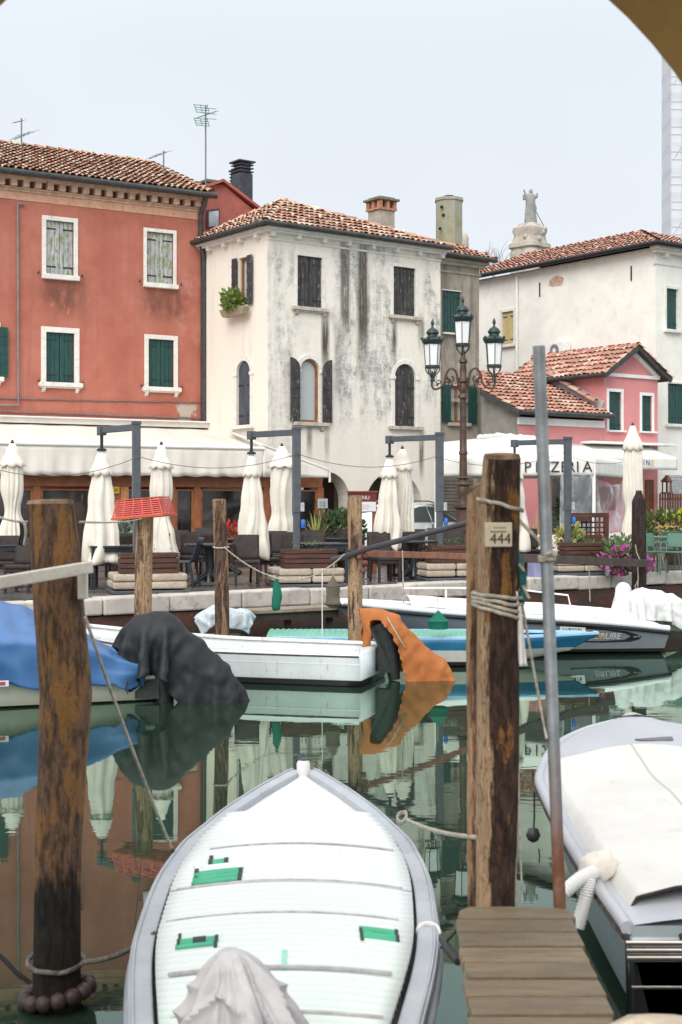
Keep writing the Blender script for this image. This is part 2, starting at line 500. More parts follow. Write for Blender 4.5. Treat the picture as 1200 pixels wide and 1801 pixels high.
def tiles(mb, O, eu, ev, poly, pitch=.185, exp=.30, pal=PAL, seed=1):
    """curved tiles laid on the plane O + eu*u + ev*v inside poly (u, v)"""
    rr = random.Random(seed)
    eu = V(eu).normalized(); ev = V(ev).normalized(); n = eu.cross(ev).normalized()
    if n.z < 0: n = -n
    us = [p[0] for p in poly]; vs = [p[1] for p in poly]
    for j in range(int(min(vs) / exp) - 1, int(max(vs) / exp) + 1):
        for i in range(int(min(us) / pitch) - 1, int(max(us) / pitch) + 2):
            u = i * pitch; v = j * exp
            if not inpoly(u, v + exp * .45, poly): continue
            u += rr.uniform(-.018, .018); v += rr.uniform(-.035, .025)
            w0, w1 = pitch * .50, pitch * .41
            k = rr.uniform(.85, 1.15); b = rr.choice(pal); mb.cur = tuple(c * k for c in b)
            l0 = .035 + rr.uniform(0, .018); l1 = .0
            tw = rr.uniform(-.02, .02)
            rings = []
            for (vv, ww, ll) in ((v, w0, l0), (v + exp + .05, w1, l1)):
                ring = []
                for a in range(6):
                    th = math.pi * a / 5
                    ring.append(O + eu * (u - ww * math.cos(th) + tw * (vv - v)) + ev * vv + n * (ll + ww * .75 * math.sin(th)))
                rings.append(ring)
            mb.loft(rings, False)
            # front thickness of the tile mouth
            r0 = rings[0]
            mb.cur = tuple(c * .5 for c in b)
            mb.add([p for p in r0] + [p - n * .0 + (r0[0].lerp(r0[5], .5) - p) * .16 for p in r0], [(a, a + 1, a + 7, a + 6) for a in range(5)])
def ridge(mb, a, b, pal=PAL, r=.11, seed=5, step=.36):
    rr = random.Random(seed); a, b = V(a), V(b); d = b - a; n = max(1, int(d.length / step)); d.normalize()
    side = d.cross(V((0, 0, 1))).normalized(); up = side.cross(d)
    for i in range(n):
        p = a.lerp(b, i / n); q = a.lerp(b, (i + 1.12) / n); mb.cur = tuple(c * rr.uniform(.9, 1.15) for c in rr.choice(pal))
        rings = [[x + side * (w * math.cos(math.pi * k / 5)) + up * (w * .8 * math.sin(math.pi * k / 5) + h) for k in range(6)] for x, w, h in ((p, r, .05), (q, r * .85, .02))]
        mb.loft(rings, False)
def roof(root, faces, ridges=(), pal=PAL, name='roof', pitch=.185, exp=.30, seed=1, thick=.06):
    mb = MB(); bed = MB()
    for k, pts in enumerate(faces):
        pts = [V(p) for p in pts]
        O = pts[0]; eu = (pts[1] - pts[0]).normalized(); n = (pts[1] - pts[0]).cross(pts[2] - pts[0]).normalized()
        if n.z < 0: n = -n
        ev = n.cross(eu)
        poly = [((p - O).dot(eu), (p - O).dot(ev)) for p in pts]
        tiles(mb, O + n * .01, eu, ev, poly, pitch, exp, pal, seed + k)
        bed.prism([p - n * (thick + .01) for p in pts], n * thick)
    for k, (a, b) in enumerate(ridges): ridge(mb, a, b, pal, seed=seed * 7 + k)
    r = mb.build(name, M['tile'], root, smooth=50, colors=True)
    bed.build('roof_deck', M['tile_bed'], r)
    return r

def wall(mb, pl, u0, u1, z0, z1, holes=(), rev=.2):
    us = sorted({u0, u1, *[h[0] for h in holes], *[h[1] for h in holes]}); us = [u for u in us if u0 - 1e-6 <= u <= u1 + 1e-6]
    zs = sorted({z0, z1, *[h[2] for h in holes], *[h[3] for h in holes]}); zs = [z for z in zs if z0 - 1e-6 <= z <= z1 + 1e-6]
    for a, b in zip(us, us[1:]):
        for c, d in zip(zs, zs[1:]):
            um, zm = (a + b) / 2, (c + d) / 2
            if any(h[0] < um < h[1] and h[2] < zm < h[3] for h in holes): continue
            mb.quad(pl.at(a, c), pl.at(b, c), pl.at(b, d), pl.at(a, d))
    for h in holes:
        a, b, c, d = h[:4]; arch = len(h) > 4 and h[4]; dp = h[5] if len(h) > 5 else rev
        r = (b - a) / 2; zs_ = d - r if arch else d
        path = [(a, c), (a, zs_)]
        if arch:
            arc = [((a + b) / 2 - r * math.cos(math.pi * k / 16), zs_ + r * math.sin(math.pi * k / 16)) for k in range(17)]
            for k in range(16):
                p, q = arc[k], arc[k + 1]
                mb.quad(pl.at(p[0], p[1]), pl.at(q[0], q[1]), pl.at(q[0], d), pl.at(p[0], d))
            path = [(a, c)] + arc + [(b, c)]
        else: path = [(a, c), (a, d), (b, d), (b, c)]
        path.append((a, c))
        for p, q in zip(path, path[1:]):
            mb.quad(pl.at(p[0], p[1]), pl.at(q[0], q[1]), pl.at(q[0], q[1], dp), pl.at(p[0], p[1], dp))

def leaf_panel(mb, pl, ua, ub, za, zb, d0, d1, n=3, topf=None, gap=.008):
    """one shutter leaf of n planks; topf(u) gives the top edge for arched heads"""
    w = (ub - ua) / n
    for k in range(n):
        a, b = ua + k * w + gap / 2, ua + (k + 1) * w - gap / 2
        if topf is None:
            mb.wallbox(pl, a, b, za, zb, d0, d1)
        else:
            m = 4; pts = [pl.at(a, za, d0), pl.at(b, za, d0)] + [pl.at(b + (a - b) * q / m, topf(b + (a - b) * q / m), d0) for q in range(m + 1)]
            mb.prism(pts, pl.i * (d1 - d0))
def straps(mb, pl, ua, ub, zs, d0, d1):
    for z in zs: mb.wallbox(pl, ua, ub, z - .02, z + .02, d0, d1)

def window(root, pl, hole, arch=False, fw=.12, sill=.08, style='closed', mats=None, sillh=.10, brackets=False, proud=.03, lintel=True, shut_label=None, two=True, sides=True):
    """stone surround + sill + shutters / glazing for a hole cut in a wall; hole = (ua, ub, za, zb)"""
    ua, ub, za, zb = hole[:4]; mats = mats or {}
    mf = mats.get('frame', M['stone_white']); ms = mats.get('shutter', M['green_shutter'])
    um = (ua + ub) / 2; r = (ub - ua) / 2
    topf = None
    if arch:
        zs = zb - r
        topf = lambda u, k=.985: zs + math.sqrt(max(0, (r * k) ** 2 - (u - um) ** 2))
    fr = MB()
    if fw > 0:
        zt = zb - r if arch else zb
        if sides:
            fr.wallbox(pl, ua - fw, ua + .004, za, zt, -proud, .02); fr.wallbox(pl, ub - .004, ub + fw, za, zt, -proud, .02)
        if arch:
            for k in range(16):
                t0, t1 = math.pi * k / 16, math.pi * (k + 1) / 16
                pts = [(um - q * math.cos(t), zt + q * math.sin(t)) for q, t in ((r - .004, t0), (r + fw, t0), (r + fw, t1), (r - .004, t1))]
                fr.hexa([pl.at(u, z, -proud) for u, z in pts] + [pl.at(u, z, .02) for u, z in pts])
            fr.wallbox(pl, ua - fw - .03, ua + .02, zt - .07, zt + .02, -proud - .025, .01); fr.wallbox(pl, ub - .02, ub + fw + .03, zt - .07, zt + .02, -proud - .025, .01)
        elif lintel: fr.wallbox(pl, ua - fw - (0 if sides else .03), ub + fw + (0 if sides else .03), zb - .004, zb + fw, -proud - .002, .02)
    else:
        fr.wallbox(pl, ua - .01, ub + .01, zb - .012, zb + .02, -.006, .1)
    win = fr.build('window', mf, root, bevel=.008)
    if sill:
        sm = MB(); sm.wallbox(pl, ua - fw - sill, ub + fw + sill, za - sillh, za, -.13, .12)
        if brackets:
            for u in (ua - fw * .5, ub + fw * .5):
                p = [pl.at(u + .05, za - sillh, -.10), pl.at(u + .05, za - sillh, .01), pl.at(u + .05, za - sillh - .16, .01), pl.at(u + .05, za - sillh - .10, -.06)]
                sm.prism(p, pl.u * -.10)
            sm.wallbox(pl, ua - fw - sill * .6, ub + fw + sill * .6, za - sillh - .035, za - sillh + .002, -.09, .02)
        sm.build('sill', mats.get('sill', mf), win, bevel=.012)
    H_ = zb - za
    if style == 'closed':
        halves = ((ua + .012, um - .004), (um + .004, ub - .012)) if two else ((ua + .012, ub - .012),)
        for k, (a, b) in enumerate(halves):
            s = MB(); leaf_panel(s, pl, a, b, za + .01, (zb - .012), .05, .085, 3, topf)
            zst = (za + H_ * .15, za + H_ * (.62 if arch else .85))
            s2 = o = s.build('shutter', ms, win, bevel=.004)
            for zz in zst: st = MB(); straps(st, pl, a + (b - a) * .25 * k, b - (b - a) * .25 * (1 - k), (zz,), .042, .052); st.build('hinge', M['black_iron'], o)
    else:
        gp = MB(); d = .13
        outline = [(ua + .004, za + .004), (ub - .004, za + .004)] + ([(um + (r - .004) * math.cos(math.pi * k / 16), zb - r + (r - .004) * math.sin(math.pi * k / 16)) for k in range(17)] if arch else [(ub - .004, zb - .004), (ua + .004, zb - .004)])
        gp.prism([pl.at(u, z, d) for u, z in outline], pl.i * .02)
        gp.build('pane', mats.get('pane', M['curtain_glass']), win)
        wf = MB(); w_ = .065; mw = mats.get('wood', M['wood_window'])
        zt = zb - r if arch else zb
        for a, b in ((ua + .004, ua + w_), (ub - w_, ub - .004)) + (() if not mats.get('mullion', True) else ((um - .03, um + .03),)): wf.wallbox(pl, a, b, za + .005, (zt if b - a > .05 and a != um - .03 else zb - .02), .07, .125)
        wf.wallbox(pl, ua + w_, ub - w_, za + .005, za + .07, .074, .122)
        if arch:
            for k in range(12):
                t0, t1 = math.pi * k / 12, math.pi * (k + 1) / 12
                pts = [(um - q * math.cos(t), zt + q * math.sin(t)) for q, t in ((r - w_, t0), (r - .006, t0), (r - .006, t1), (r - w_, t1))]
                wf.hexa([pl.at(u, z, .07) for u, z in pts] + [pl.at(u, z, .125) for u, z in pts])
        else: wf.wallbox(pl, ua + w_, ub - w_, zb - .07, zb - .005, .074, .122)
        wf.build('sash', mw, win)
        if style in ('open', 'openleft', 'openright'):
            lw = r if two else 2 * r
            for side in (-1, 1):
                if style == 'openleft' and side > 0: continue
                if style == 'openright' and side < 0: continue
                s = MB(); off = mats.get('shut_off', fw * .35)
                if side < 0: a, b = ua - off - lw, ua - off
                else: a, b = ub + off, ub + off + lw
                tf = None
                if arch:
                    edge = b if side < 0 else a        # hinge edge keeps the low side of the half arch
                    hinge_low = (lambda u, e=edge: (zb - r) + math.sqrt(max(0, r * r - (min(r, abs(u - e))) ** 2)) * 0 + (zb - r) * 0 + math.sqrt(max(0, r * r - (r - min(r, abs(u - e))) ** 2)))
                    tf = hinge_low
                leaf_panel(s, pl, a, b, za, zb, -proud - .07, -proud - .035, 3, tf)
                s.build('shutter', ms, win, bevel=.004)
                for fz in (.12, .3, .48, .66, .84) if mats.get('battens', True) else ():
                    z = za + (H_ - (r if arch else 0)) * fz
                    bt = MB(); bt.wallbox(pl, a + .01, b - .01, z - .02, z + .02, -proud - .082, -proud - .07); bt.build('shutter_batten', ms, win)
    return win

def curtain_glass(name, c):
    t = NT(name)
    w = t.wave(9, 'X', 1.2); w2 = t.wave(9, 'Y', 1.2)
    return t.out(t.mix(w, mul(c, .82), c), .12, 0, .7)
M['curtain_glass'] = curtain_glass('curtain_glass', (.46, .50, .50))
M['dark_glass'] = NT('dark_glass').out((.02, .024, .026), .05, 0, .7)

def gutter(root, pts, r=.075, m=None, name='gutter'):
    mb = MB(); mb.tube(pts, r, 8); return mb.build(name, m or M['zinc'], root, smooth=60)
def pipe(root, pts, r=.05, m=None, name='downpipe'):
    mb = MB(); mb.tube(pts, r, 8); return mb.build(name, m or M['zinc'], root, smooth=60)

# ================================================================ RED HOUSE
plR = Plane(P(160, 500, 39.0), (.86, .51)); 
uRr = plR.hit(353, 560)[0]; uRl = -9.0
angR = math.atan2(plR.u.y, plR.u.x)
red = thing('red_house', 'long terracotta red plastered house with white window surrounds and a brick dentil cornice', 'house', plR.at(0, ZQ), angR)
def zR(px, py): return plR.hit(px, py)[1]
def red_mat(wins):
    t = NT('terracotta_stucco'); s = t.xyz(); u, z = s['X'], s['Z']
    n = t.noise(.8, 6, .65); nf = t.noise(5, 6, .65); vs = t.noise(1.0, 5, .65, t.map((3.2, 3.2, .35)))
    c = t.mix(t.mr(n, .3, .7), (.375, .122, .085), (.47, .176, .128))
    c = t.mix(t.mr(vs, .48, .72, 0, .5), c, (.31, .112, .088))
    c = t.mix(t.mr(nf, .58, .78, 0, .45), c, (.50, .19, .15))
    for (ua, ub, za) in wins:
        m = t.ma('MULTIPLY', t.boxmask(u, z, ua - .1, ub + .35, za - ZQ - 1.0, za - ZQ - .12, .3, .35), t.mr(t.noise(1.8, 5, .65, t.map((2.2, 2.2, .8))), .3, .6, .25, 1))
        c = t.mix(t.ma('MULTIPLY', m, .8), c, (.135, .062, .048))
        m2 = t.ma('MULTIPLY', t.boxmask(u, z, ua - .3, ub + .5, za - ZQ - 1.5, za - ZQ - .5, .3, .3), t.mr(t.noise(2.6, 5, .75, t.map((2.6, 2.6, 1.0))), .55, .68))
        c = t.mix(t.ma('MULTIPLY', m2, .8), c, (.56, .17, .12))
    c = t.mix(t.ma('MULTIPLY', t.boxmask(u, z, uRr - .75, uRr - .12, 3.75, 4.25, .06, .06), t.mr(t.noise(3, 4), .42, .48)), c, (.45, .38, .33))
    c = t.mix(t.ma('MULTIPLY', t.boxmask(u, z, uRr - .7, uRr, 6.0, 8.0, .3, .3), t.mr(t.noise(1.6, 5, .7), .45, .6, 0, .6)), c, (.52, .25, .20))
    c = t.mix(t.ma('MULTIPLY', t.mr(t.noise(.9, 5, .7), .66, .74), .5), c, (.46, .33, .27))
    t.bump(t.noise(30, 5, .6), .25, .012)
    return t.out(c, .9, 0, .2)
def zadj(r): return r
wr = dict(ul=plR.rect(81, 389, 130, 484), ur=plR.rect(258, 409, 305, 499), ll=plR.rect(81, 585, 131, 673), lr=plR.rect(261, 597, 306, 681), fl=plR.rect(-48, 574, -7, 662))
M['terracotta'] = red_mat([(wr['ul'][0], wr['ul'][1], wr['ul'][2]), (wr['ur'][0], wr['ur'][1], wr['ur'][2])])
zE = zR(160, 326)
mb = MB(); wall(mb, plR, uRl, uRr, ZQ, zE, [tuple(v) for v in wr.values()])
# other sides
D = 8.5
mb.quad(plR.at(uRl, ZQ), plR.at(uRl, ZQ, D), plR.at(uRl, zE, D), plR.at(uRl, zE))
mb.quad(plR.at(uRr, ZQ), plR.at(uRr, ZQ, D), plR.at(uRr, zE, D), plR.at(uRr, zE))
mb.quad(plR.at(uRl, ZQ, D), plR.at(uRr, ZQ, D), plR.at(uRr, zE, D), plR.at(uRl, zE, D))
mb.build('wall', M['terracotta'], red)
def peel_mat(name, a, b, c3, k=.5):
    t = NT(name); st = t.noise(2.2, 6, .7, t.map((5, 5, .7))); pl = t.noise(6.0, 6, .75, t.map((2.5, 2.5, .8)))
    c = t.mix(t.mr(st, .35, .65), a, b)
    c = t.mix(t.mr(pl, k, k + .08), c, c3)
    t.bump(pl, .3, .006)
    return t.out(c, .8, 0, .25)
M['peeled_shutter'] = peel_mat('peeled_shutter', (.34, .32, .35), (.48, .46, .48), (.19, .26, .11), .49)
wst = dict(frame=M['stone_white'])
window(red, plR, wr['ul'], fw=.115, sill=.02, style='closed', mats=dict(shutter=M['peeled_shutter'], frame=M['stone_white']), sillh=.13)['label'] = 'upper window with peeling grey and green shutters'
window(red, plR, wr['ur'], fw=.095, sill=.02, style='closed', mats=dict(shutter=M['peeled_shutter'], frame=M['stone_white']), sillh=.13)
window(red, plR, wr['ll'], fw=.14, sill=.07, style='closed', mats=dict(shutter=M['green_shutter']), sillh=.12, brackets=True)
window(red, plR, wr['lr'], fw=.12, sill=.07, style='closed', mats=dict(shutter=M['green_shutter']), sillh=.12, brackets=True)
window(red, plR, wr['fl'], fw=.12, sill=.07, style='open', mats=dict(shutter=M['green_shutter'], shut_off=.0), sillh=.12, brackets=True)
# cornice
M['cornice'] = simple('cornice_brick', (.54, .36, .26), .85, .2, 6, .3, 40, dirt=(.12, .09, .075), dirt_amt=.6)
M['cornice_band'] = simple('cornice_band', (.58, .33, .22), .85, .12, 3, .2, 30, dirt=(.25, .13, .09), dirt_amt=.5)
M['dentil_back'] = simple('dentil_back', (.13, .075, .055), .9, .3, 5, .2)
cb = MB()
cb.wallbox(plR, uRl, uRr + .05, zE - .62, zE - .40, -.02, .05)
cb.build('cornice_band', M['cornice_band'], red)
cb = MB()
cb.wallbox(plR, uRl, uRr + .06, zE - .40, zE - .335, -.06, .05); cb.wallbox(plR, uRl, uRr + .07, zE - .335, zE - .29, -.10, .05)
u = uRl
while u < uRr + .02:
    cb.wallbox(plR, u, u + .17, zE - .29, zE - .11, -.22, .0); u += .335
cb.wallbox(plR, uRl, uRr + .14, zE - .11, zE - .055, -.26, .05); cb.wallbox(plR, uRl, uRr + .16, zE - .055, zE + .0, -.30, .05)
cb.build('cornice', M['cornice'], red, bevel=.008)
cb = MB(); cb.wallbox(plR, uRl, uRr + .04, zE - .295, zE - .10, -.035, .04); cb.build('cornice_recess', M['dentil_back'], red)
rise = .40
e0, e1 = plR.at(uRl, zE + .07, -.42), plR.at(uRr + .16, zE + .07, -.42)
r0, r1 = plR.at(uRl, zE + .07 + rise * 4.4, 4.0), plR.at(uRr + .1, zE + .07 + rise * 4.4, 4.0)
b0, b1 = plR.at(uRl, zE + .0, D + .3), plR.at(uRr + .1, zE + .0, D + .3)
roof(red, [[e0, e1, r1, r0], [b1, b0, r0, r1]], [(r0, r1), (e1 + V((0, 0, .02)), r1)], seed=11)
gutter(red, [plR.at(uRl, zE + .03, -.45), plR.at(uRr + .3, zE + .02, -.45)], .085)
zj = plR.hit(350, 428)[1]
pipe(red, [plR.at(uRr - .02, zE, -.42), plR.at(uRr - .02, zE - .25, -.3), plR.at(uRr - .05, zE - .5, -.12), plR.at(uRr - .05, zj, -.12), plR.at(uRr + .02, zj - .35, -.16), plR.at(uRr + .06, zj - .6, -.12), plR.at(uRr + .06, ZQ + 3.0, -.12)], .075)
# grey pipes and cables across the wall
gp = MB()
a, b = plR.hit(30, 362), plR.hit(31, 700)
gp.tube([plR.at(a[0] + .16, a[1] + .04, .0), plR.at(a[0] + .16, a[1] + .04, -.07), plR.at(a[0], a[1] + .04, -.07), plR.at(a[0], a[1] - .1, -.07), plR.at(b[0], b[1], -.07), plR.at(b[0], b[1] - .2, -.07), plR.at(b[0] - .9, b[1] - .22, -.07)], .028, 6)
gp.build('vent_pipe', M['grey_metal'] if False else simple('grey_pipe', (.22, .2, .21), .6), red, smooth=60)
cabm = simple('cable_grey', (.2, .14, .13), .7)
for (y0, y1, off) in ((700, 708, .02), (722, 736, .03)):
    a, b = plR.hit(-40, y0), plR.hit(352, y1); c = MB()
    c.tube([plR.at(a[0] + (b[0] - a[0]) * k / 20, a[1] + (b[1] - a[1]) * k / 20 + random.uniform(-.012, .012), -.03) for k in range(21)], off * .9, 5)
    c.build('cable', cabm, red, smooth=60)
# iron shutter hooks
hk = MB()
for k in ('ul', 'ur', 'll', 'lr'):
    ua, ub, za, zb = wr[k]
    for uu in (ua - .22, ub + .22): hk.beam(plR.at(uu, za + .02, .0), plR.at(uu, za + .02, -.09), .03, .03); hk.beam(plR.at(uu, za - .02, -.09), plR.at(uu, za + .07, -.09), .02, .02)
hk.build('shutter_hook', M['black_iron'], red)
# attic block with sloping red parapet and window, and chimneys, behind the white house
plA = Plane(P(360, 330, 42.3), (.86, .51))
def blockpts(plist, d): return [plA.at(*plA.hit(*p)) for p in plist]
ab_ = MB(); pts = blockpts([(358, 440), (358, 327), (392, 324), (452, 374), (452, 440)], 0)
ab_.prism(pts, plA.i * 2.6)
M['red_dark'] = simple('attic_stucco', (.36, .11, .085), .9, .15, 2.5, .3, 40, dirt=(.2, .09, .07), dirt_amt=.6)
att = ab_.build('attic', M['red_dark'], red)
wp = blockpts([(363, 402), (363, 370), (385, 367), (385, 399)], 0)
aw = MB(); aw.prism([p - plA.i * .05 for p in wp], plA.i * .06); aw.build('attic_window_frame', simple('attic_frame', (.05, .045, .05), .5), att)
wp = blockpts([(366, 400), (366, 373), (383, 371), (383, 397)], 0)
aw = MB(); aw.prism([p - plA.i * .065 for p in wp], plA.i * .03); aw.build('attic_pane', simple('attic_pane', (.42, .47, .5), .15, .3, 2.0, 0), att)
cpn = MB(); tp = blockpts([(354, 333), (390, 321), (456, 371)], 0)
for a, b in ((0, 1), (1, 2)): cpn.hexa([tp[a] - plA.i * .15, tp[b] - plA.i * .15, tp[b] + plA.i * 2.7, tp[a] + plA.i * 2.7] + [p + V((0, 0, .09)) for p in (tp[a] - plA.i * .15, tp[b] - plA.i * .15, tp[b] + plA.i * 2.7, tp[a] + plA.i * 2.7)])
cpn.build('attic_coping', M['red_dark'], att)

def box_chimney(root, px0, px1, ytop, ybot, Y, m, style='cap'):
    a = P(px0, ybot, Y); b = P(px1, ytop, Y); w_ = abs(b.x - a.x); cx = (a.x + b.x) / 2
    ax = (plW.u, plW.i, V((0, 0, 1))) if True else None
    c = MB(); s = w_ / 1.398     # rotated square
    z0, z1 = a.z, b.z
    if style == 'cap':
        c.box((cx, Y, (z0 + z1 - .42) / 2), (s * .9, s * .9, z1 - .42 - z0), ax)
        r_ = c.build('chimney', m, root, bevel=.01)
        t = MB(); t.box((cx, Y, z1 - .39), (s * 1.06, s * 1.06, .06), ax)
        for du in (-1, 0, 1):
            for dd in (-1, 1):
                p = V((cx, Y, z1 - .25)) + plW.u * (du * s * .42) + plW.i * (dd * s * .42); t.box(p, (.11, .14, .22), ax)
        for dd in (-1, 1):
            p = V((cx, Y, z1 - .25)) + plW.u * (dd * s * .42); t.box(p, (.12, .12, .22), ax)
        t.build('chimney_brick', simple('chimney_brick', (.40, .19, .125), .9, .3, 9, .3), r_)
        t = MB(); t.box((cx, Y, z1 - .10), (s * 1.25, s * 1.25, .07), ax); t.box((cx, Y, z1 - .04), (s * .9, s * .9, .06), ax)
        t.build('chimney_cap', simple('chimney_cap', (.16, .15, .11), .9, .3, 6, .3), r_, bevel=.01)
    elif style == 'steel':
        c.box((cx, Y, (z0 + z1 - .4) / 2), (s, s, z1 - .4 - z0), ax)
        for k in range(3): c.box((cx, Y, z1 - .34 + k * .11), (s * 1.12, s * 1.12, .035), ax)
        c.box((cx, Y, z1 - .2), (s * .8, s * .8, .4), ax)
        c.box((cx, Y, z1 - .02), (s * 1.3, s * 1.3, .05), ax)
        r_ = c.build('chimney', m, root, bevel=.006)
    return r_

# ================================================================ WHITE HOUSE
cW = P(472, 420, 38.0)
plW = Plane(cW, (.806, .592)); plWL = Plane(cW, (-.592, .806))
# left face: u runs away from the corner to the back, inward = towards +u of the front
plWL = Plane(cW, plW.i); plWL.u = plW.i.copy(); plWL.i = plW.u.copy()
angW = math.atan2(plW.u.y, plW.u.x)
WW = plW.hit(775, 600)[0]
WL = plWL.hit(347, 600)[0]
zW = plW.hit(620, 424)[1]
white = thing('white_house', 'weathered white house with dark shutters, arched windows and an arcade below', 'house', plW.at(0, ZQ), angW)
hw = dict(uL=plW.rect(523, 451, 567, 541), uR=plW.rect(692, 470, 731, 556), aC=plW.rect(528, 631, 562, 743), aR=plW.rect(694, 640, 731, 750))
hl = dict(u=plWL.rect(421, 452, 438, 538), a=plWL.rect(417, 634, 441, 748))
hl = {k: (min(v[0], v[1]), max(v[0], v[1]), v[2], v[3]) for k, v in hl.items()}
ar1 = plW.rect(530, 829, 616, 1000); ar2 = plW.rect(642, 829, 743, 1000)
ar1 = (ar1[0], ar1[1], ZQ, ar1[3]); ar2 = (ar2[0], ar2[1], ZQ, ar2[3])
def white_mat():
    t = NT('weathered_stucco'); s = t.xyz(); u, y, z = s['X'], s['Y'], s['Z']
    front = t.mr(y, .02, .10, 1, 0)
    n = t.noise(.9, 6, .65); nf = t.noise(1.5, 7, .62, t.map((1.5, 1.5, .7))); vs = t.noise(1.0, 6, .7, t.map((2.6, 2.6, .30)))
    c = t.mix(t.mr(n, .3, .7), (.80, .735, .635), (.77, .715, .63))
    g1 = t.ma('MULTIPLY', t.mr(nf, .44, .60), t.boxmask(u, z, -.2, 7, 3.6, 9.5, .6, 1.2))
    side = t.ma('MAXIMUM', t.ma('MULTIPLY', t.boxmask(u, z, -.3, .85, 1.2, 8.2, .2, .5), .62), t.ma('MAXIMUM', t.boxmask(u, z, 2.3, 4.35, 3.8, 8.8, .45, .5), t.boxmask(u, z, 5.5, 6.3, 4.2, 8.8, .25, .6)))
    g = t.ma('MULTIPLY', t.ma('MULTIPLY', t.ma('ADD', t.ma('MULTIPLY', t.mr(vs, .38, .64), .62), g1), t.ma('ADD', t.ma('MULTIPLY', side, .9), .2)), front, True)
    c = t.mix(t.ma('MULTIPLY', g, .95), c, t.mix(t.mr(t.noise(5, 6, .75, t.map((1.5, 1.5, .5))), .35, .65), (.27, .262, .245), (.50, .49, .465)))
    # bright scratches where the render has been rubbed back
    sc = t.ma('MULTIPLY', t.mr(t.ma('ABSOLUTE', t.ma('SUBTRACT', t.noise(1.6, 7, .75, t.map((1, 1, 2.0), rot=(0, .3, 0))), .5)), .0, .035, 1, 0), front)
    c = t.mix(t.ma('MULTIPLY', sc, .6), c, (.80, .77, .72))
    # dark drips
    dn = t.mr(t.noise(2.0, 6, .7, t.map((6, 6, .5))), .28, .5)
    for (ua, ub, za, zb, k) in WDRIP:
        m = t.ma('MULTIPLY', t.ma('MULTIPLY', t.boxmask(u, z, ua, ub, za, zb, .07, .5), dn), front)
        c = t.mix(t.ma('MULTIPLY', m, k), c, (.085, .072, .055))
    # faint streaks on the cream side
    c = t.mix(t.ma('MULTIPLY', t.mr(vs, .5, .75), t.ma('MULTIPLY', t.ma('SUBTRACT', 1.0, front), .5)), c, (.50, .45, .38))
    t.bump(t.ma('ADD', t.noise(24, 6, .65), t.ma('MULTIPLY', nf, .8)), .35, .015)
    return t.out(c, .9, 0, .2)
def drip(px0, px1, y0, y1, k):
    a = plW.rect(px0, y0, px1, y1); return (a[0], a[1], a[2] - ZQ, a[3] - ZQ, k)
WDRIP = [drip(599, 615, 425, 585, .85), drip(631, 646, 428, 600, .95), drip(626, 650, 470, 590, .45), drip(566, 579, 556, 640, 1.0), drip(690, 698, 566, 622, 1.0), drip(736, 746, 562, 605, .85), drip(628, 645, 590, 650, .5),
         drip(540, 549, 752, 790, .9), drip(572, 579, 752, 800, .7), drip(738, 745, 765, 830, 1.0), drip(588, 600, 560, 700, .4)]
M['white_stucco'] = white_mat()
mb = MB(); wall(mb, plW, 0, WW, ZQ, zW, list(hw.values()) and [(*hw['uL'],), (*hw['uR'],), (*hw['aC'], True), (*hw['aR'], True), (*ar1, True, .55), (*ar2, True, .55)])
wall(mb, plWL, 0, WL, ZQ, zW, [(*hl['u'],), (*hl['a'], True)])
mb.quad(plW.at(WW, ZQ), plW.at(WW, ZQ, WL), plW.at(WW, zW, WL), plW.at(WW, zW)); mb.quad(plW.at(0, ZQ, WL), plW.at(WW, ZQ, WL), plW.at(WW, zW, WL), plW.at(0, zW, WL))
mb.build('wall', M['white_stucco'], white)
# arcade passage behind the arches
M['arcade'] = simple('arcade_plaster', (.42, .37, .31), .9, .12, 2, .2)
ac = MB(); zc = ZQ + 3.2
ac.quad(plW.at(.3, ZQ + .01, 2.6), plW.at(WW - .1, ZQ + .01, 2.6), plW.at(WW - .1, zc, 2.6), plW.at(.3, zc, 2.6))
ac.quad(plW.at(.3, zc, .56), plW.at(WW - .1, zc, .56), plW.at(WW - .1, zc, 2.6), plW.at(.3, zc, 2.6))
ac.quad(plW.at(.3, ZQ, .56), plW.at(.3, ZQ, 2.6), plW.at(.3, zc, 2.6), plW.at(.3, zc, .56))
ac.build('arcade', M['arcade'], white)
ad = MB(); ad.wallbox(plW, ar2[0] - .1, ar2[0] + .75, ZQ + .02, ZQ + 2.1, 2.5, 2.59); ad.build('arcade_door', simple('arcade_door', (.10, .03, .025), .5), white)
M['dark_shutter'] = peel_mat('dark_shutter', (.036, .036, .036), (.075, .068, .068), (.24, .24, .23), .57)
M['blue_shutter'] = peel_mat('blue_shutter', (.05, .06, .075), (.085, .095, .11), (.18, .18, .18), .66)
wm = dict(shutter=M['dark_shutter'])
window(white, plW, hw['uL'], fw=.09, sill=.10, style='closed', mats=dict(shutter=M['dark_shutter'], sill=simple('sill_worn', (.47, .42, .36), .85, .2, 5, .3, dirt=(.15, .13, .11), dirt_amt=.7)), brackets=True, proud=.02)
window(white, plW, hw['uR'], fw=.09, sill=.10, style='closed', mats=dict(shutter=M['dark_shutter'], sill=bpy.data.materials['sill_worn']), brackets=True, proud=.02)
window(white, plW, hw['aC'], True, fw=.13, sill=.14, style='open', mats=dict(shutter=M['dark_shutter'], sill=bpy.data.materials['sill_worn'], mullion=False, shut_off=.05), brackets=True)['label'] = 'arched window with open dark shutters and pale curtain'
window(white, plW, hw['aR'], True, fw=.12, sill=.10, style='closed', mats=dict(shutter=M['dark_shutter'], sill=bpy.data.materials['sill_worn']))
window(white, plWL, hl['u'], fw=.0, sill=.05, style='open', mats=dict(shutter=M['dark_shutter'], mullion=False, shut_off=.02), proud=.02)
window(white, plWL, hl['a'], True, fw=.14, sill=.06, style='closed', mats=dict(shutter=M['blue_shutter']))
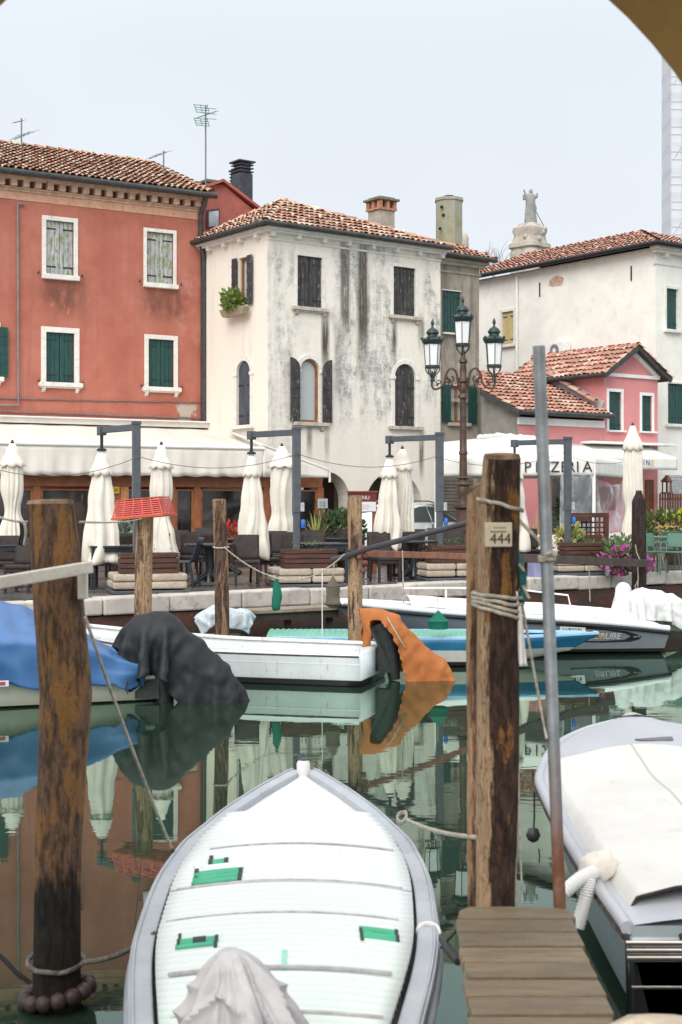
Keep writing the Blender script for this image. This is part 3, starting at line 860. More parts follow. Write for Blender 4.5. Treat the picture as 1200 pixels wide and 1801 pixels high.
# eaves: moulding, corbels, gutter, roof
ev = MB()
ev.wallbox(plW, -.02, WW + .02, zW - .26, zW - .20, -.03, .02); ev.wallbox(plW, -.12, WW + .1, zW - .06, zW + .0, -.16, .02); ev.wallbox(plW, -.2, WW + .16, zW, zW + .07, -.26, .02)
ev.wallbox(plWL, -.03, WL, zW - .06, zW, -.16, .02); ev.wallbox(plWL, -.03, WL, zW, zW + .07, -.24, .02)
for k in range(8):
    u = .02 + k * (WW - .1) / 7; ev.wallbox(plW, u, u + .12, zW - .17, zW - .05, -.17, .01)
for k in range(5):
    u = .35 + k * (WL - .4) / 4; ev.wallbox(plWL, u, u + .12, zW - .17, zW - .05, -.17, .01)
ev.build('cornice', M['stone_white'], white, bevel=.012)
eC, eR, eB = plW.at(-.3, zW + .12, -.33), plW.at(WW + .12, zW + .12, -.33), plW.at(-.3, zW + .12, WL + .3)
pk = P(497, 355, 40.56)
eRB = plW.at(WW + .12, zW + .12, WL + .3)
roof(white, [[eC, eR, pk], [eB, eC, pk], [eR, eRB, pk], [eRB, eB, pk]], [(eC, pk), (eR, pk), (pk, eB)], seed=23)
gutter(white, [eB - plW.u * .06, eC - plW.u * .06 - plW.i * .06, eR - plW.i * .06 + V((0, 0, -.02))], .07)
# chimneys
box_chimney(white, 645, 697, 348, 412, 43.5, simple('chimney_render', (.34, .32, .27), .9, .2, 4, .3, dirt=(.2, .2, .13), dirt_amt=.5))
box_chimney(red, 408, 445, 285, 372, 46.0, simple('chimney_steel', (.07, .07, .08), .35, .2, 6, .1, metal=.6), 'steel')
box_chimney(red, 404, 420, 300, 372, 47.5, bpy.data.materials['chimney_steel'], 'steel')
box_chimney(red, 346, 392, 318, 345, 47.0, simple('chimney_low', (.3, .13, .09), .9), 'cap')

# ================================================================ GREY HOUSE
plG = plW.shift(.35)
u0 = WW + .003; u1 = plG.hit(843, 600)[0]
zG = plG.hit(808, 462)[1]
grey = thing('grey_house', 'narrow grey stained house with green shutters beside the white house', 'house', plG.at(u0, ZQ), angW)
def grey_mat():
    t = NT('grey_stucco'); s = t.xyz(); z = s['Z']
    n = t.noise(1.1, 7, .7); vs = t.noise(1.0, 6, .7, t.map((2.4, 2.4, .4)))
    c = t.mix(t.mr(n, .35, .65), (.42, .37, .30), (.28, .25, .21))
    c = t.mix(t.mr(vs, .42, .66, 0, .75), c, (.12, .11, .095))
    c = t.mix(t.ma('MULTIPLY', t.mr(z, 3.4, 4.6, 1, 0), .8), c, (.47, .42, .35))
    t.bump(t.noise(26, 6, .65), .3, .012)
    return t.out(c, .9, 0, .2)
M['grey_stucco'] = grey_mat()
hg = dict(u=plG.rect(778, 511, 811, 586), l=plG.rect(791, 678, 820, 744))
mb = MB(); wall(mb, plG, u0, u1, ZQ, zG, list(hg.values()))
mb.quad(plG.at(u1, ZQ), plG.at(u1, ZQ, 3.2), plG.at(u1, zG, 3.2), plG.at(u1, zG)); mb.quad(plG.at(u0, ZQ), plG.at(u0, ZQ, 3.2), plG.at(u0, zG, 3.2), plG.at(u0, zG)); mb.quad(plG.at(u0, ZQ, 3.2), plG.at(u1, ZQ, 3.2), plG.at(u1, zG, 3.2), plG.at(u0, zG, 3.2))
mb.build('wall', M['grey_stucco'], grey)
window(grey, plG, hg['u'], fw=.0, sill=.03, style='closed', mats=dict(shutter=M['green_shutter'], sill=M['stone_white']), sillh=.05)
window(grey, plG, hg['l'], fw=.0, sill=.12, style='open', mats=dict(shutter=M['green_shutter'], shut_off=.02, sill=bpy.data.materials['sill_worn'], pane=M['curtain_glass'], battens=False), sillh=.1, proud=.02)
ev = MB(); ev.wallbox(plG, u0, u1 + .04, zG - .34, zG - .28, -.05, .02); ev.build('string_course', bpy.data.materials['chimney_render'], grey); ev = MB(); ev.wallbox(plG, u0, u1 + .03, ZQ + 4.45, ZQ + 4.55, -.05, .02); ev.build('string_course', bpy.data.materials['chimney_render'], grey); ev = MB(); ev.wallbox(plG, u0, u1 + .14, zG - .12, zG - .03, -.14, .02); ev.wallbox(plG, u0, u1 + .22, zG - .03, zG + .06, -.24, .02)
ev.build('cornice', bpy.data.materials['chimney_render'], grey, bevel=.01)
a, b = plG.at(u0, zG + .12, -.34), plG.at(u1 + .34, zG + .12, -.34); c, d = plG.at(u1 + .1, zG + .85, 1.6), plG.at(u0, zG + .85, 1.6)
roof(grey, [[a, b, c, d], [b, plG.at(u1 + .34, zG + .12, 3.3), c]], [(b, c)], pal=PAL2, seed=31)
gutter(grey, [a - plG.i * .05, b - plG.i * .05], .075)
# tall mossy chimney
cxp = P(790, 440, 44.5); tp_ = P(790, 352, 44.5)
hw_ = (818 - 767) / F * 44.5 / 2
def moss_mat():
    t = NT('mossy_render'); n = t.noise(2.2, 6, .7); z = t.xyz()['Z']
    c = t.mix(t.mr(n, .40, .68), (.31, .30, .25), (.24, .25, .13)); t.bump(t.noise(30, 5), .4, .012)
    c = t.mix(t.mr(t.noise(6, 6, .7), .55, .7, 0, .6), c, (.33, .32, .27))
    return t.out(c, .9, 0, .2)
M['mossy'] = moss_mat()
oct8 = [(math.cos(R(45 * k + 20)), math.sin(R(45 * k + 20))) for k in range(8)]
cm = MB(); cm.loft([[V((cxp.x + x * hw_ * q, 44.5 + y * hw_ * q, z)) for x, y in oct8] for z, q in ((cxp.z - 1.2, .97), (tp_.z - .05, .97), (tp_.z - .05, 1.05), (tp_.z + .04, 1.02))], True, True, True)
mc = cm.build('chimney', M['mossy'], grey)
cm = MB(); cm.lathe([(.07, tp_.z), (.07, tp_.z + .1), (.17, tp_.z + .1), (.17, tp_.z + .13), (.0, tp_.z + .15)], (cxp.x, 44.5, 0), 10); cm.build('chimney_cap', M['black_iron'], mc)
cm = MB()
for (px, py) in ((777, 364), (780, 378), (774, 402)):
    p = P(px, py, 44.5 - hw_ * .93); cm.lathe([(.05, -.01), (.05, .03)], (0, 0, 0), 8); 
    for q in range(len(cm.v) - 16, len(cm.v)): v = cm.v[q]; cm.v[q] = V((v.x, v.z, v.y)) + p
cm.build('chimney_hole', M['dark'], mc)

# ================================================================ BIG WHITE BUILDING (right)
cB = P(1153, 470, 44.6)
plB = Plane(cB, (.806, .592)); plBL = Plane(cB, plB.i); plBL.u = plB.i.copy(); plBL.i = plB.u.copy()
LB = plBL.hit(820, 560)[0]; WB = 7.0
zB = plBL.hit(1150, 440)[1]
big = thing('cream_building', 'large plain cream white building with a long tiled roof behind the pink house', 'house', plB.at(0, ZQ), angW)
M['cream_stucco'] = simple('cream_stucco', (.80, .775, .71), .9, .05, 1.2, .25, 25, dirt=(.55, .53, .48), dirt_amt=.45)
def norm4(r): return (min(r[0], r[1]), max(r[0], r[1]), r[2], r[3])
hb = dict(y=norm4(plBL.rect(883, 548, 904, 606)))
hf = dict(a=plB.rect(1172, 508, 1192, 580), b=plB.rect(1174, 675, 1206, 746))
mb = MB(); wall(mb, plBL, 0, LB, ZQ, zB, list(hb.values())); wall(mb, plB, 0, WB, ZQ, zB, list(hf.values()))
mb.quad(plB.at(WB, ZQ), plB.at(WB, ZQ, LB), plB.at(WB, zB, LB), plB.at(WB, zB)); mb.quad(plB.at(0, ZQ, LB), plB.at(WB, ZQ, LB), plB.at(WB, zB, LB), plB.at(0, zB, LB))
mb.build('wall', M['cream_stucco'], big)
M['yellow_shutter'] = simple('yellow_shutter', (.50, .40, .19), .6, .1, 4, .1)
window(big, plBL, hb['y'], fw=.10, sill=.05, style='closed', mats=dict(shutter=M['yellow_shutter']))['label'] = 'window with mustard yellow shutters'
window(big, plB, hf['a'], fw=.09, sill=.05, style='closed', mats=dict(shutter=M['green_shutter']))
window(big, plB, hf['b'], fw=.06, sill=.05, style='closed', mats=dict(shutter=M['green_shutter']))
ev = MB(); ev.wallbox(plB, -.1, WB, zB - .45, zB - .38, -.03, .02); ev.wallbox(plB, -.15, WB, zB - .1, zB + .0, -.2, .02); ev.wallbox(plB, -.25, WB, zB, zB + .1, -.3, .02); ev.wallbox(plBL, -.3, LB, zB - .02, zB + .07, -.12, .02)
for k in range(6): ev.wallbox(plB, .3 + k * 1.1, .45 + k * 1.1, zB - .22, zB - .1, -.18, .01)
ev.build('cornice', M['stone_white'], big, bevel=.01)
e1 = plB.at(-.35, zB + .14, -.4); e2 = plBL.at(LB, zB + .14, -.35); e3 = plB.at(WB + .2, zB + .14, -.4)
rA = plB.at(2.6, zB + 1.25, 2.9); rB = plB.at(2.6, zB + 1.25, LB - .2)
e4 = plB.at(WB + .2, zB + .14, LB)
roof(big, [[e2, e1, rA, rB], [e1, e3, rA], [e3, e4, rB, rA]], [(e1, rA), (rA, rB), (rA, e3)], pal=PAL2, seed=41)
gutter(big, [e2 - plB.u * .07, e1 - plB.u * .07 - plB.i * .05, e3 - plB.i * .07], .08, M['black'])
# iron wall ties, patch of bare brick, downpipe
tie = MB()
for (px, y0, y1) in ((950, 497, 522), (1111, 468, 494)):
    a, b = plBL.hit(px, y0), plBL.hit(px, y1); tie.wallbox(plBL, a[0] - .02, a[0] + .02, b[1], a[1], -.03, .01)
tie.build('wall_tie', M['black_iron'], big)
pa = plBL.hit(979, 495); bp = MB(); rr = random.Random(4)
bp.prism([plBL.at(pa[0] + .42 * math.cos(k * math.pi / 6) * rr.uniform(.75, 1.1), pa[1] + .2 * math.sin(k * math.pi / 6) * rr.uniform(.7, 1.1), -.006) for k in range(12)], plBL.i * .02)
bp.build('bare_brick_patch', simple('bare_brick', (.52, .36, .27), .9, .2, 8, .4, 30), big)
a, b = plBL.hit(912, 482), plBL.hit(914, 655)
pipe(big, [plBL.at(a[0], a[1], -.08), plBL.at(a[0], b[1], -.08)], .05, M['white_paint'])

# ================================================================ PINK HOUSE + ANNEX
pk0 = P(1157, 700, 43.5)
t_ = 2.37
O_ = V((pk0.x - .806 * t_, pk0.y - .592 * t_, 0))
plP = Plane(O_, (.806, .592)); plPL = Plane(O_, plP.i); plPL.u = plP.i.copy(); plPL.i = plP.u.copy()
pink = thing('pink_house', 'small pink house with a gable front and a low tiled wing', 'house', plP.at(0, ZQ), angW)
M['pink_stucco'] = simple('pink_stucco', (.64, .25, .25), .9, .07, 1.3, .25, 25, dirt=(.5, .28, .25), dirt_amt=.35)
wP = t_; zPe = plP.hit(1062, 660)[1]; zPa = plP.hit(1112, 620)[1]
hp = dict(a=plP.rect(1071, 689, 1093, 757), b=plP.rect(1129, 696, 1147, 759))
uA = plP.hit(912, 760)[0]; zAe = plP.hit(985, 736)[1]
DP = 4.2
mb = MB(); wall(mb, plP, 0, wP, ZQ, zPe, list(hp.values()))
mb.add([plP.at(0, zPe), plP.at(wP, zPe), plP.at(wP / 2, zPa)], [(0, 1, 2)])
wall(mb, plPL, 0, DP, ZQ, zPe)
mb.quad(plP.at(wP, ZQ), plP.at(wP, ZQ, DP), plP.at(wP, zPe, DP), plP.at(wP, zPe)); mb.quad(plP.at(0, ZQ, DP), plP.at(wP, ZQ, DP), plP.at(wP, zPe, DP), plP.at(0, zPe, DP))
DA = 2.9; zAt = zAe + 1.38
mb.quad(plP.at(uA, ZQ, .01), plP.at(0, ZQ, .01), plP.at(0, zAe, .01), plP.at(uA, zAe, .01))
mb.build('wall', M['pink_stucco'], pink)
aw = MB(); aw.poly([plP.at(uA, ZQ, .012), plP.at(uA, zAe, .012), plP.at(uA, zAe + (zAt - zAe) * 1.55 / DA, 1.55), plP.at(uA, ZQ, 1.55)]); aw.quad(plP.at(uA + 1.05, ZQ, DA), plP.at(0, ZQ, DA), plP.at(0, zAt, DA), plP.at(uA + 1.05, zAt, DA)); aw.quad(plP.at(uA, ZQ, 1.55), plP.at(uA + 1.05, ZQ, DA), plP.at(uA + 1.05, zAt, DA), plP.at(uA, zAe + (zAt - zAe) * 1.55 / DA, 1.55))
aw.build('annex_wall', simple('annex_grey', (.25, .235, .21), .9, .15, 2, .3, 30, dirt=(.4, .38, .33), dirt_amt=.5), pink)
for k in ('a', 'b'):
    window(pink, plP, hp[k], fw=.09, sill=.02, style='closed', mats=dict(shutter=M['green_shutter'], frame=M['white_paint']), sillh=.05, proud=.02)
ev = MB()
ev.wallbox(plP, -.02, wP + .02, zPe - .02, zPe + .08, -.07, .02)
for s0, s1 in ((0, wP / 2), (wP, wP / 2)):
    a, b = plP.at(s0, zPe + .02, -.05), plP.at(s1, zPa + .02, -.05); ev.beam(a, b, .1, .12)
ev.wallbox(plP, uA - .03, -.02, zAe - .22, zAe - .02, -.06, .02)
ev.build('cornice', M['white_paint'], pink)
# gable roof
k_ = (zPa - zPe) / (wP / 2)
def gr(u, d): return plP.at(u, zPa + .16 - abs(u - wP / 2) * k_, d)
ga, gb, gc = gr(-.28, -.3), gr(wP / 2, -.3), gr(wP + .28, -.3); gA, gB, gC = gr(-.28, DP), gr(wP / 2, DP), gr(wP + .28, DP)
roof(pink, [[gA, ga, gb, gB], [gc, gC, gB, gb]], [(gb, gB)], pal=PAL2, seed=51)
vb = MB()
for a, b in ((ga, gb), (gc, gb)): vb.beam(a - V((0, 0, .03)), b - V((0, 0, .03)), .06, .15)
vb.build('verge_board', M['zinc'], pink)
gutter(pink, [ga - plP.u * .05, gA - plP.u * .05], .06)
# annex roof
a, b = plP.at(uA - .25, zAe + .1, -.32), plP.at(.05, zAe + .1, -.32); c, d0 = plP.at(-.02, zAt + .12, DA + .05), plP.at(uA - .25, zAt + .12, DA + .05)
def clip(p, q, px):      # point of the segment p-q seen in photo column px
    f = lambda v: v.x - (px - 600) / F * v.y
    return p.lerp(q, f(p) / (f(p) - f(q)))
d = clip(a, d0, 846)
r_ = roof(pink, [[a, b, c, clip(c, d0, 846), d]], [(plP.at(-.25, zAe + .52, .1), plP.at(-.2, zAt + .5, DA))], pal=PAL2, seed=61, name='annex_roof')
gutter(pink, [a - plP.i * .05, b - plP.i * .05], .075)
vb = MB(); vb.beam(a - V((0, 0, .05)), d - V((0, 0, .05)), .05, .15)
vb.build('verge_board', M['zinc'], pink)
fl = MB(); fl.beam(plP.at(-.05, zAe + .42, 0), plP.at(-.05, zAt + .42, DA), .04, .32); fl.build('flashing', simple('flashing', (.42, .4, .42), .7), pink)

# white air conditioner on the cream wall, small sky-facing details
acp = plBL.hit(992, 617); ao = plBL.at(acp[0], acp[1], -.2)
acu = thing('air_conditioner', 'white outdoor air conditioner unit mounted high on the cream wall', 'air conditioner', ao)
b = MB(); b.wallbox(plBL, acp[0] - .36, acp[0] + .36, acp[1] - .28, acp[1] + .28, -.35, -.05); b.build('casing', M['white_paint'], acu, bevel=.02)
def disc(pl, u, z, d, r, n=20, r0=0.0, th=.012):
    m = MB(); pts = [pl.at(u + r * math.cos(2 * math.pi * k / n), z + r * math.sin(2 * math.pi * k / n), d) for k in range(n)]
    m.prism(pts, pl.i * th); return m
disc(plBL, acp[0] + .1, acp[1], -.358, .21).build('fan_grille', simple('fan_grille', (.2, .2, .2), .5), acu)
disc(plBL, acp[0] + .1, acp[1], -.368, .07).build('fan_hub', M['white_paint'], acu)
b = MB(); b.wallbox(plBL, acp[0] - .4, acp[0] + .4, acp[1] - .33, acp[1] - .28, -.38, .0); b.build('bracket', M['grey_metal'], acu)

# ================================================================ STATUE MONUMENT, CLOUDED BELL TOWER
YS = 78.0
M['statue_stone'] = simple('statue_stone', (.28, .28, .27), .85, .2, 2.5, .4, 12, dirt=(.13, .13, .12), dirt_amt=.7)
M['ped_stone'] = simple('pedestal_stone', (.44, .39, .33), .85, .15, 1.2, .5, 8, dirt=(.2, .18, .15), dirt_amt=.7)
def S(px, py): return P(px, py, YS)
sc_ = YS / F
st = thing('stone_statue', 'grey stone statue with raised arms on a carved pedestal above the roofs', 'statue', P(932, 470, YS) - V((0, 0, 8)))
pe = MB(); cx = S(932, 0).x
prof = [(30, 470), (31, 447), (28, 440), (33, 437), (32, 430), (27, 427), (24, 415), (27, 408), (26, 402), (19, 398), (17, 394)]
rings = []
for r_, y in prof:
    z = S(0, y).z; q = r_ * sc_
    rings.append([V((cx + q * (math.cos(a) * (1 + .14 * math.cos(4 * a)) ), YS + q * math.sin(a) * (1 + .14 * math.cos(4 * a)), z)) for a in [2 * math.pi * k / 24 + .5 for k in range(24)]])
low = [V((p.x, p.y, p.z - 9)) for p in rings[0]]
pe.loft([low] + rings, True, True, True); pe.build('pedestal', M['ped_stone'], st, smooth=45)
pe = MB()
for (px, py, r_) in ((915, 432, 6), (914, 412, 5), (953, 410, 6), (956, 432, 6), (935, 414, 6), (932, 408, 5), (912, 445, 5), (958, 404, 4), (944, 424, 6), (922, 420, 5)):
    p = S(px, py) - V((0, 22 * sc_ if 918 < px < 950 else 8 * sc_, 0)); pe.lathe([(r_ * sc_ * math.sin(math.pi * k / 6), p.z - r_ * sc_ * math.cos(math.pi * k / 6)) for k in range(7)], (p.x, p.y, 0), 8)
pe.build('carving', M['ped_stone'], st, smooth=60)
fg = MB()
body = [(11, 394), (10.5, 388), (9.5, 375), (8, 362), (8.5, 352), (9, 346), (7, 342), (3, 340), (2.6, 338)]
rings = []
for r_, y in body:
    z = S(0, y + 0).z; x = S(934 + (394 - y) * -.02, 0).x
    rings.append([V((x + r_ * sc_ * math.cos(a) * (1 + (.10 * math.sin(9 * a) if y > 352 else 0)), YS + r_ * sc_ * .75 * math.sin(a) * (1 + (.10 * math.sin(9 * a) if y > 352 else 0)), z)) for a in [2 * math.pi * k / 28 for k in range(28)]])
fg.loft(rings, True, True, True)
hp_ = S(933.5, 337.5); hd = [(3.6 * sc_ * math.sin(math.pi * k / 8) * 1.0, hp_.z - 0 - 5 * sc_ * math.cos(math.pi * k / 8) * .95) for k in range(9)]
hy = S(0, 336).z
fg.lathe([(3.4 * sc_ * math.sin(math.pi * k / 8), S(0, 337).z - 4.6 * sc_ * math.cos(math.pi * k / 8)) for k in range(9)], (S(934, 0).x, YS, 0), 12)
fg.tube([S(927, 347), S(921.5, 350), S(922, 344), S(925, 340)], [3.2 * sc_, 3 * sc_, 2.6 * sc_, 1.6 * sc_], 8)
fg.tube([S(940, 348), S(944, 346), S(944.5, 340)], [3 * sc_, 2.6 * sc_, 1.7 * sc_], 8)
fg.tube([S(938, 352), S(942, 366), S(941, 378)], [2 * sc_, 2.5 * sc_, 1 * sc_], 6)
fg.build('figure', M['statue_stone'], st, smooth=60)
at_ = MB(); at_.beam(S(926, 347) , S(921.5, 333.5), 4 * sc_, 2 * sc_); at_.beam(S(943, 347), S(945.5, 341), 2.5 * sc_, 2 * sc_); at_.build('tablet', M['statue_stone'], st)
rd = MB(); rd.tube([S(943, 372), S(957, 398)], .02, 5); rd.build('stay_rod', M['black_iron'], st)
# second finial beside the mossy chimney
p = P(817, 445, 60.0); fi = MB(); s6 = 60 / F
fi.lathe([(8 * s6, p.z - 2), (8 * s6, p.z), (9 * s6, p.z + 2 * s6), (7 * s6, p.z + 20 * s6), (8 * s6, p.z + 26 * s6), (5 * s6, p.z + 33 * s6), (0, p.z + 37 * s6)], (p.x, 60, 0), 12)
fi.v = [V((v.x, v.y, v.z)) for v in fi.v]
tag(fi.build('stone_finial', M['ped_stone'], smooth=50), 'rounded pale stone finial peeping out behind the mossy chimney', 'finial')

# bell tower wrapped in scaffold netting
YT = 92.0
tower = thing('scaffolded_tower', 'tall tower wrapped in pale scaffolding sheets on the right skyline', 'tower', P(1215, 500, YT) * 1.0 - V((0, 0, 12)))
x0 = P(1180, 0, YT).x; wT = 5.2
tm = MB(); tm.ab((x0 + .25, YT + .3, 0), (x0 + wT - .25, YT + 2.4, 32)); tm.build('tower_body', simple('tower_stone', (.55, .54, .54), .9), tower)
def net_mat():
    t = NT('scaffold_net'); s = t.xyz(); z, x = s['Z'], s['X']
    f = t.ma('FRACT', t.ma('MULTIPLY', t.ma('ADD', z, t.ma('MULTIPLY', x, .12)), 1 / 1.62))
    band = t.mr(f, .55, .8, 0, 1)
    n = t.noise(.6, 4)
    c = t.mix(t.ma('MULTIPLY', band, t.mr(n, .3, .7, .3, .9)), (.62, .635, .665), (.53, .545, .58))
    return t.out(c, .9, 0, .1)
tm = MB(); tm.ab((x0, YT, 0), (x0 + wT, YT + 2.6, 33)); tm.build('scaffold_net', net_mat(), tower)
sm_ = simple('scaffold_tube', (.50, .51, .54), .6); tb = MB(); z = 10.0; k = 0
while z < 33:
    for dz in (0, .5): tb.beam((x0 - .04, YT - .05, z + dz), (x0 + wT, YT - .05, z + dz - .12), .02, .02)
    tb.beam((x0 + .15 + 1.2 * (k % 3), YT - .05, z), (x0 + 1.2 + 1.2 * (k % 3), YT - .05, z + 1.6), .018, .018)
    z += 1.62; k += 1
for x in (x0 - .02, x0 + .72, x0 + 2.2, x0 + 3.7): tb.beam((x, YT - .06, 0), (x, YT - .06, 33), .03, .03)
tb.build('scaffold_tube', sm_, tower)

# ================================================================ ANTENNAS
def antenna(label, px, ybase, ytop, Y, booms, m=None, grp=None):
    b = P(px, ybase, Y); tp = P(px, ytop, Y)
    t = thing('tv_antenna', label, 'antenna', b)
    q = MB(); q.tube([b - V((0, 0, .5)), tp], .022, 6); q.build('mast', M['aerial'], t, smooth=60)
    for (x0, y0, x1, y1, el, n) in booms:
        a, c = P(x0, y0, Y - .2), P(x1, y1, Y + .5); q = MB(); q.tube([a, c], .016, 6)
        for k in range(n):
            s = a.lerp(c, (k + .5) / n); L = el * (.6 + .4 * k / n)
            dv = V((.8, -.25, .12)); q.tube([s - dv * L, s + dv * L], .007, 5)
        q.build('boom', M['aerial'], t)
    return t
M['aerial'] = simple('aerial_metal', (.14, .16, .16), .5)
t = antenna('tall roof antenna on a long mast with a boxy grid of rods', 362, 330, 186, 41.5, [(345, 208, 380, 196, .2, 5)])
q = MB(); Y = 41.3
for (y0, y1) in ((184, 197), (208, 220)):
    for k in range(4):
        yy = y0 + (y1 - y0) * k / 3; a = P(340 + 2 * k, yy, Y); b = P(366 + k, yy + 2, Y); q.tube([a, b], .011, 5)
    for x in (342, 352, 364): q.tube([P(x, y0, Y), P(x + 4, y1 + 1, Y)], .011, 5)
for k in range(3): q.tube([P(358, 190 + 9 * k, Y), P(381, 192 + 9 * k, Y)], .010, 5)
q.build('grid_reflector', simple('green_rod', (.10, .22, .18), .5), t)
antenna('slim antenna with one long boom, halfway along the red house ridge', 288, 312, 265, 41.5, [(263, 279, 292, 267, .35, 4)])
antenna('small antenna with two crossed booms at the left end of the red roof', 38, 262, 208, 41.5, [(24, 216, 40, 212, .22, 3), (26, 245, 53, 232, .5, 4)])
# ================================================================ RESTAURANT VERANDA + AWNING
plV = plR.shift(-4.0)
vl = plV.hit(-60, 850)[0]; vr = plV.hit(568, 850)[0]
ver = thing('restaurant_veranda', 'brown timber glazed restaurant veranda with a long cream awning in front of the red house', 'restaurant', plV.at((vl + vr) / 2, ZQ), angR)
M['timber'] = simple('timber', (.27, .095, .038), .5, .2, 4, .2, 30, dirt=(.1, .04, .02), dirt_amt=.4)
zBeam0, zBeam1 = plV.hit(200, 856)[1], plV.hit(200, 833)[1]
tb = MB(); tb.wallbox(plV, vl, vr, zBeam0, zBeam1, .0, .14); tb.wallbox(plV, vl, vr, zBeam0 - .10, zBeam0 - .06, .02, .1); tb.build('beam', M['timber'], ver, bevel=.01)
for px in (-30, 66, 207, 304, 348, 470, 565):
    u = plV.hit(px, 880)[0]; q = MB(); q.wallbox(plV, u - .09, u + .09, ZQ, zBeam0, .0, .14); q.build('post', M['timber'], ver, bevel=.01)
q = MB(); q.wallbox(plV, plV.hit(355, 900)[0], plV.hit(470, 900)[0], plV.hit(400, 931)[1] - .06, plV.hit(400, 931)[1] + .04, -.03, .13); q.wallbox(plV, plV.hit(355, 900)[0], plV.hit(470, 900)[0], ZQ, plV.hit(400, 931)[1] - .06, .03, .1)
q.build('parapet', M['timber'], ver, bevel=.008)
def vglass():
    t = NT('veranda_glass')
    n = t.noise(.9, 5, .6, t.map((1.4, 1, 1))); n2 = t.noise(2.6, 4, .6, t.map((2.5, 1, .5)))
    c = t.mix(t.mr(n, .42, .62), (.012, .011, .011), (.06, .045, .038))
    c = t.mix(t.mr(n2, .62, .75, 0, .6), c, (.22, .20, .18))
    return t.out(c, .07, 0, .6)
M['veranda_glass'] = vglass()
q = MB()
for a, b in ((-30, 66), (66, 207), (304, 348), (348, 470), (470, 565), (207, 304)):
    q = MB(); q.wallbox(plV, plV.hit(a, 880)[0] + .1, plV.hit(b, 880)[0] - .1, ZQ + .05, zBeam0 - .07, .08, .10); q.build('pane', M['veranda_glass'], ver)
    q = MB(); ua, ub = plV.hit(a, 880)[0] + .09, plV.hit(b, 880)[0] - .09
    for c, d in ((ua, ua + .06), (ub - .06, ub)): q.wallbox(plV, c, d, ZQ + .1, zBeam0 - .1, .04, .11)
    q.wallbox(plV, ua, ub, ZQ + .0, ZQ + .12, .045, .108); q.build('sash', M['wood_window'], ver)
# lit wall lamp panel by the door and a curtain seen through the glass
q = MB(); c = plV.hit(217, 868); q.wallbox(plV, c[0] - .12, c[0] + .16, c[1] - .55, c[1] + .28, .02, .06); q.build('door_panel', simple('door_panel', (.52, .24, .09), .5), ver, bevel=.01)
# right side of the veranda, returns to the white house
q = MB(); q.prism([plV.at(vr, ZQ, .1), plV.at(vr, zBeam1, .1), plV.at(vr, zBeam1, 1.6), plV.at(vr, ZQ, 1.6)], plV.u * -.06); q.build('side_panel', M['veranda_glass'], ver)
# awning
za1 = plV.hit(200, 786)[1]; za0 = plV.hit(200, 837)[1]; zaw = plR.hit(160, 748)[1]
aR = plV.hit(452, 790)[0]; wR = plR.hit(380, 745)[0]
def awn_mat():
    t = NT('awning_canvas'); u = t.xyz()['X']
    f = t.mr(t.ma('ABSOLUTE', t.ma('SUBTRACT', t.ma('FRACT', t.ma('MULTIPLY', u, 1 / 1.18)), .5)), .0, .012, 1, 0)
    n = t.noise(2.0, 4); n2 = t.noise(7, 5, .6)
    c = t.mix(t.mr(n, .3, .7), (.72, .665, .59), (.77, .72, .65)); c = t.mix(t.ma('MULTIPLY', f, .35), c, (.45, .4, .34)); c = t.mix(t.mr(n2, .6, .8, 0, .25), c, (.5, .46, .4))
    t.bump(t.ma('ADD', n2, n), .25, .03)
    return t.out(c, .9, 0, .2)
M['awning'] = awn_mat()
def sheetgrid(f, nu, nv):
    vs = [f(i / nu, j / nv) for j in range(nv + 1) for i in range(nu + 1)]
    fs = [(j * (nu + 1) + i, j * (nu + 1) + i + 1, (j + 1) * (nu + 1) + i + 1, (j + 1) * (nu + 1) + i) for j in range(nv) for i in range(nu)]
    return vs, fs
q = MB()
def aw(s, t):
    a = plV.at(vl + (aR - vl) * s, za1 + .01, -.32); b = plR.at(uRl + (wR - uRl) * s, zaw, -.05)
    b = plR.at(plR.hit(-60, 745)[0] + (wR - plR.hit(-60, 745)[0]) * s, zaw, -.05)
    p = a.lerp(b, t); p.z -= .10 * 4 * t * (1 - t) * (.7 + .3 * math.cos(s * 40)); return p
q.add(*sheetgrid(aw, 60, 8)); q.build('awning', M['awning'], ver, smooth=60, solid=.02)
q = MB(); bl = plV.hit(-60, 790)[0]
def vl_(s, t):
    u = bl + (aR + .02 - bl) * s; return plV.at(u, za1 - (za1 - za0) * t + .015 * math.sin(s * 90) * t, -.34 - .03 * math.sin(s * 55 + 1.3) * t - .02 * math.sin(s * 131) * t)
q.add(*sheetgrid(vl_, 120, 6)); q.build('valance', M['awning'], ver, smooth=60, solid=.012)
q = MB(); q.tube([plV.at(bl, za1 + .02, -.34), plV.at(aR + .03, za1 + .02, -.34)], .05, 8); q.build('front_bar', M['canvas_white'], ver, smooth=60)
q = MB(); q.wallbox(plR, plR.hit(-60, 745)[0], wR + .1, zaw + .0, zaw + .14, -.30, .0); q.wallbox(plR, plR.hit(-60, 745)[0], wR + .25, zaw + .14, zaw + .18, -.42, .0); q.build('cassette', M['canvas_white'], ver, bevel=.01)
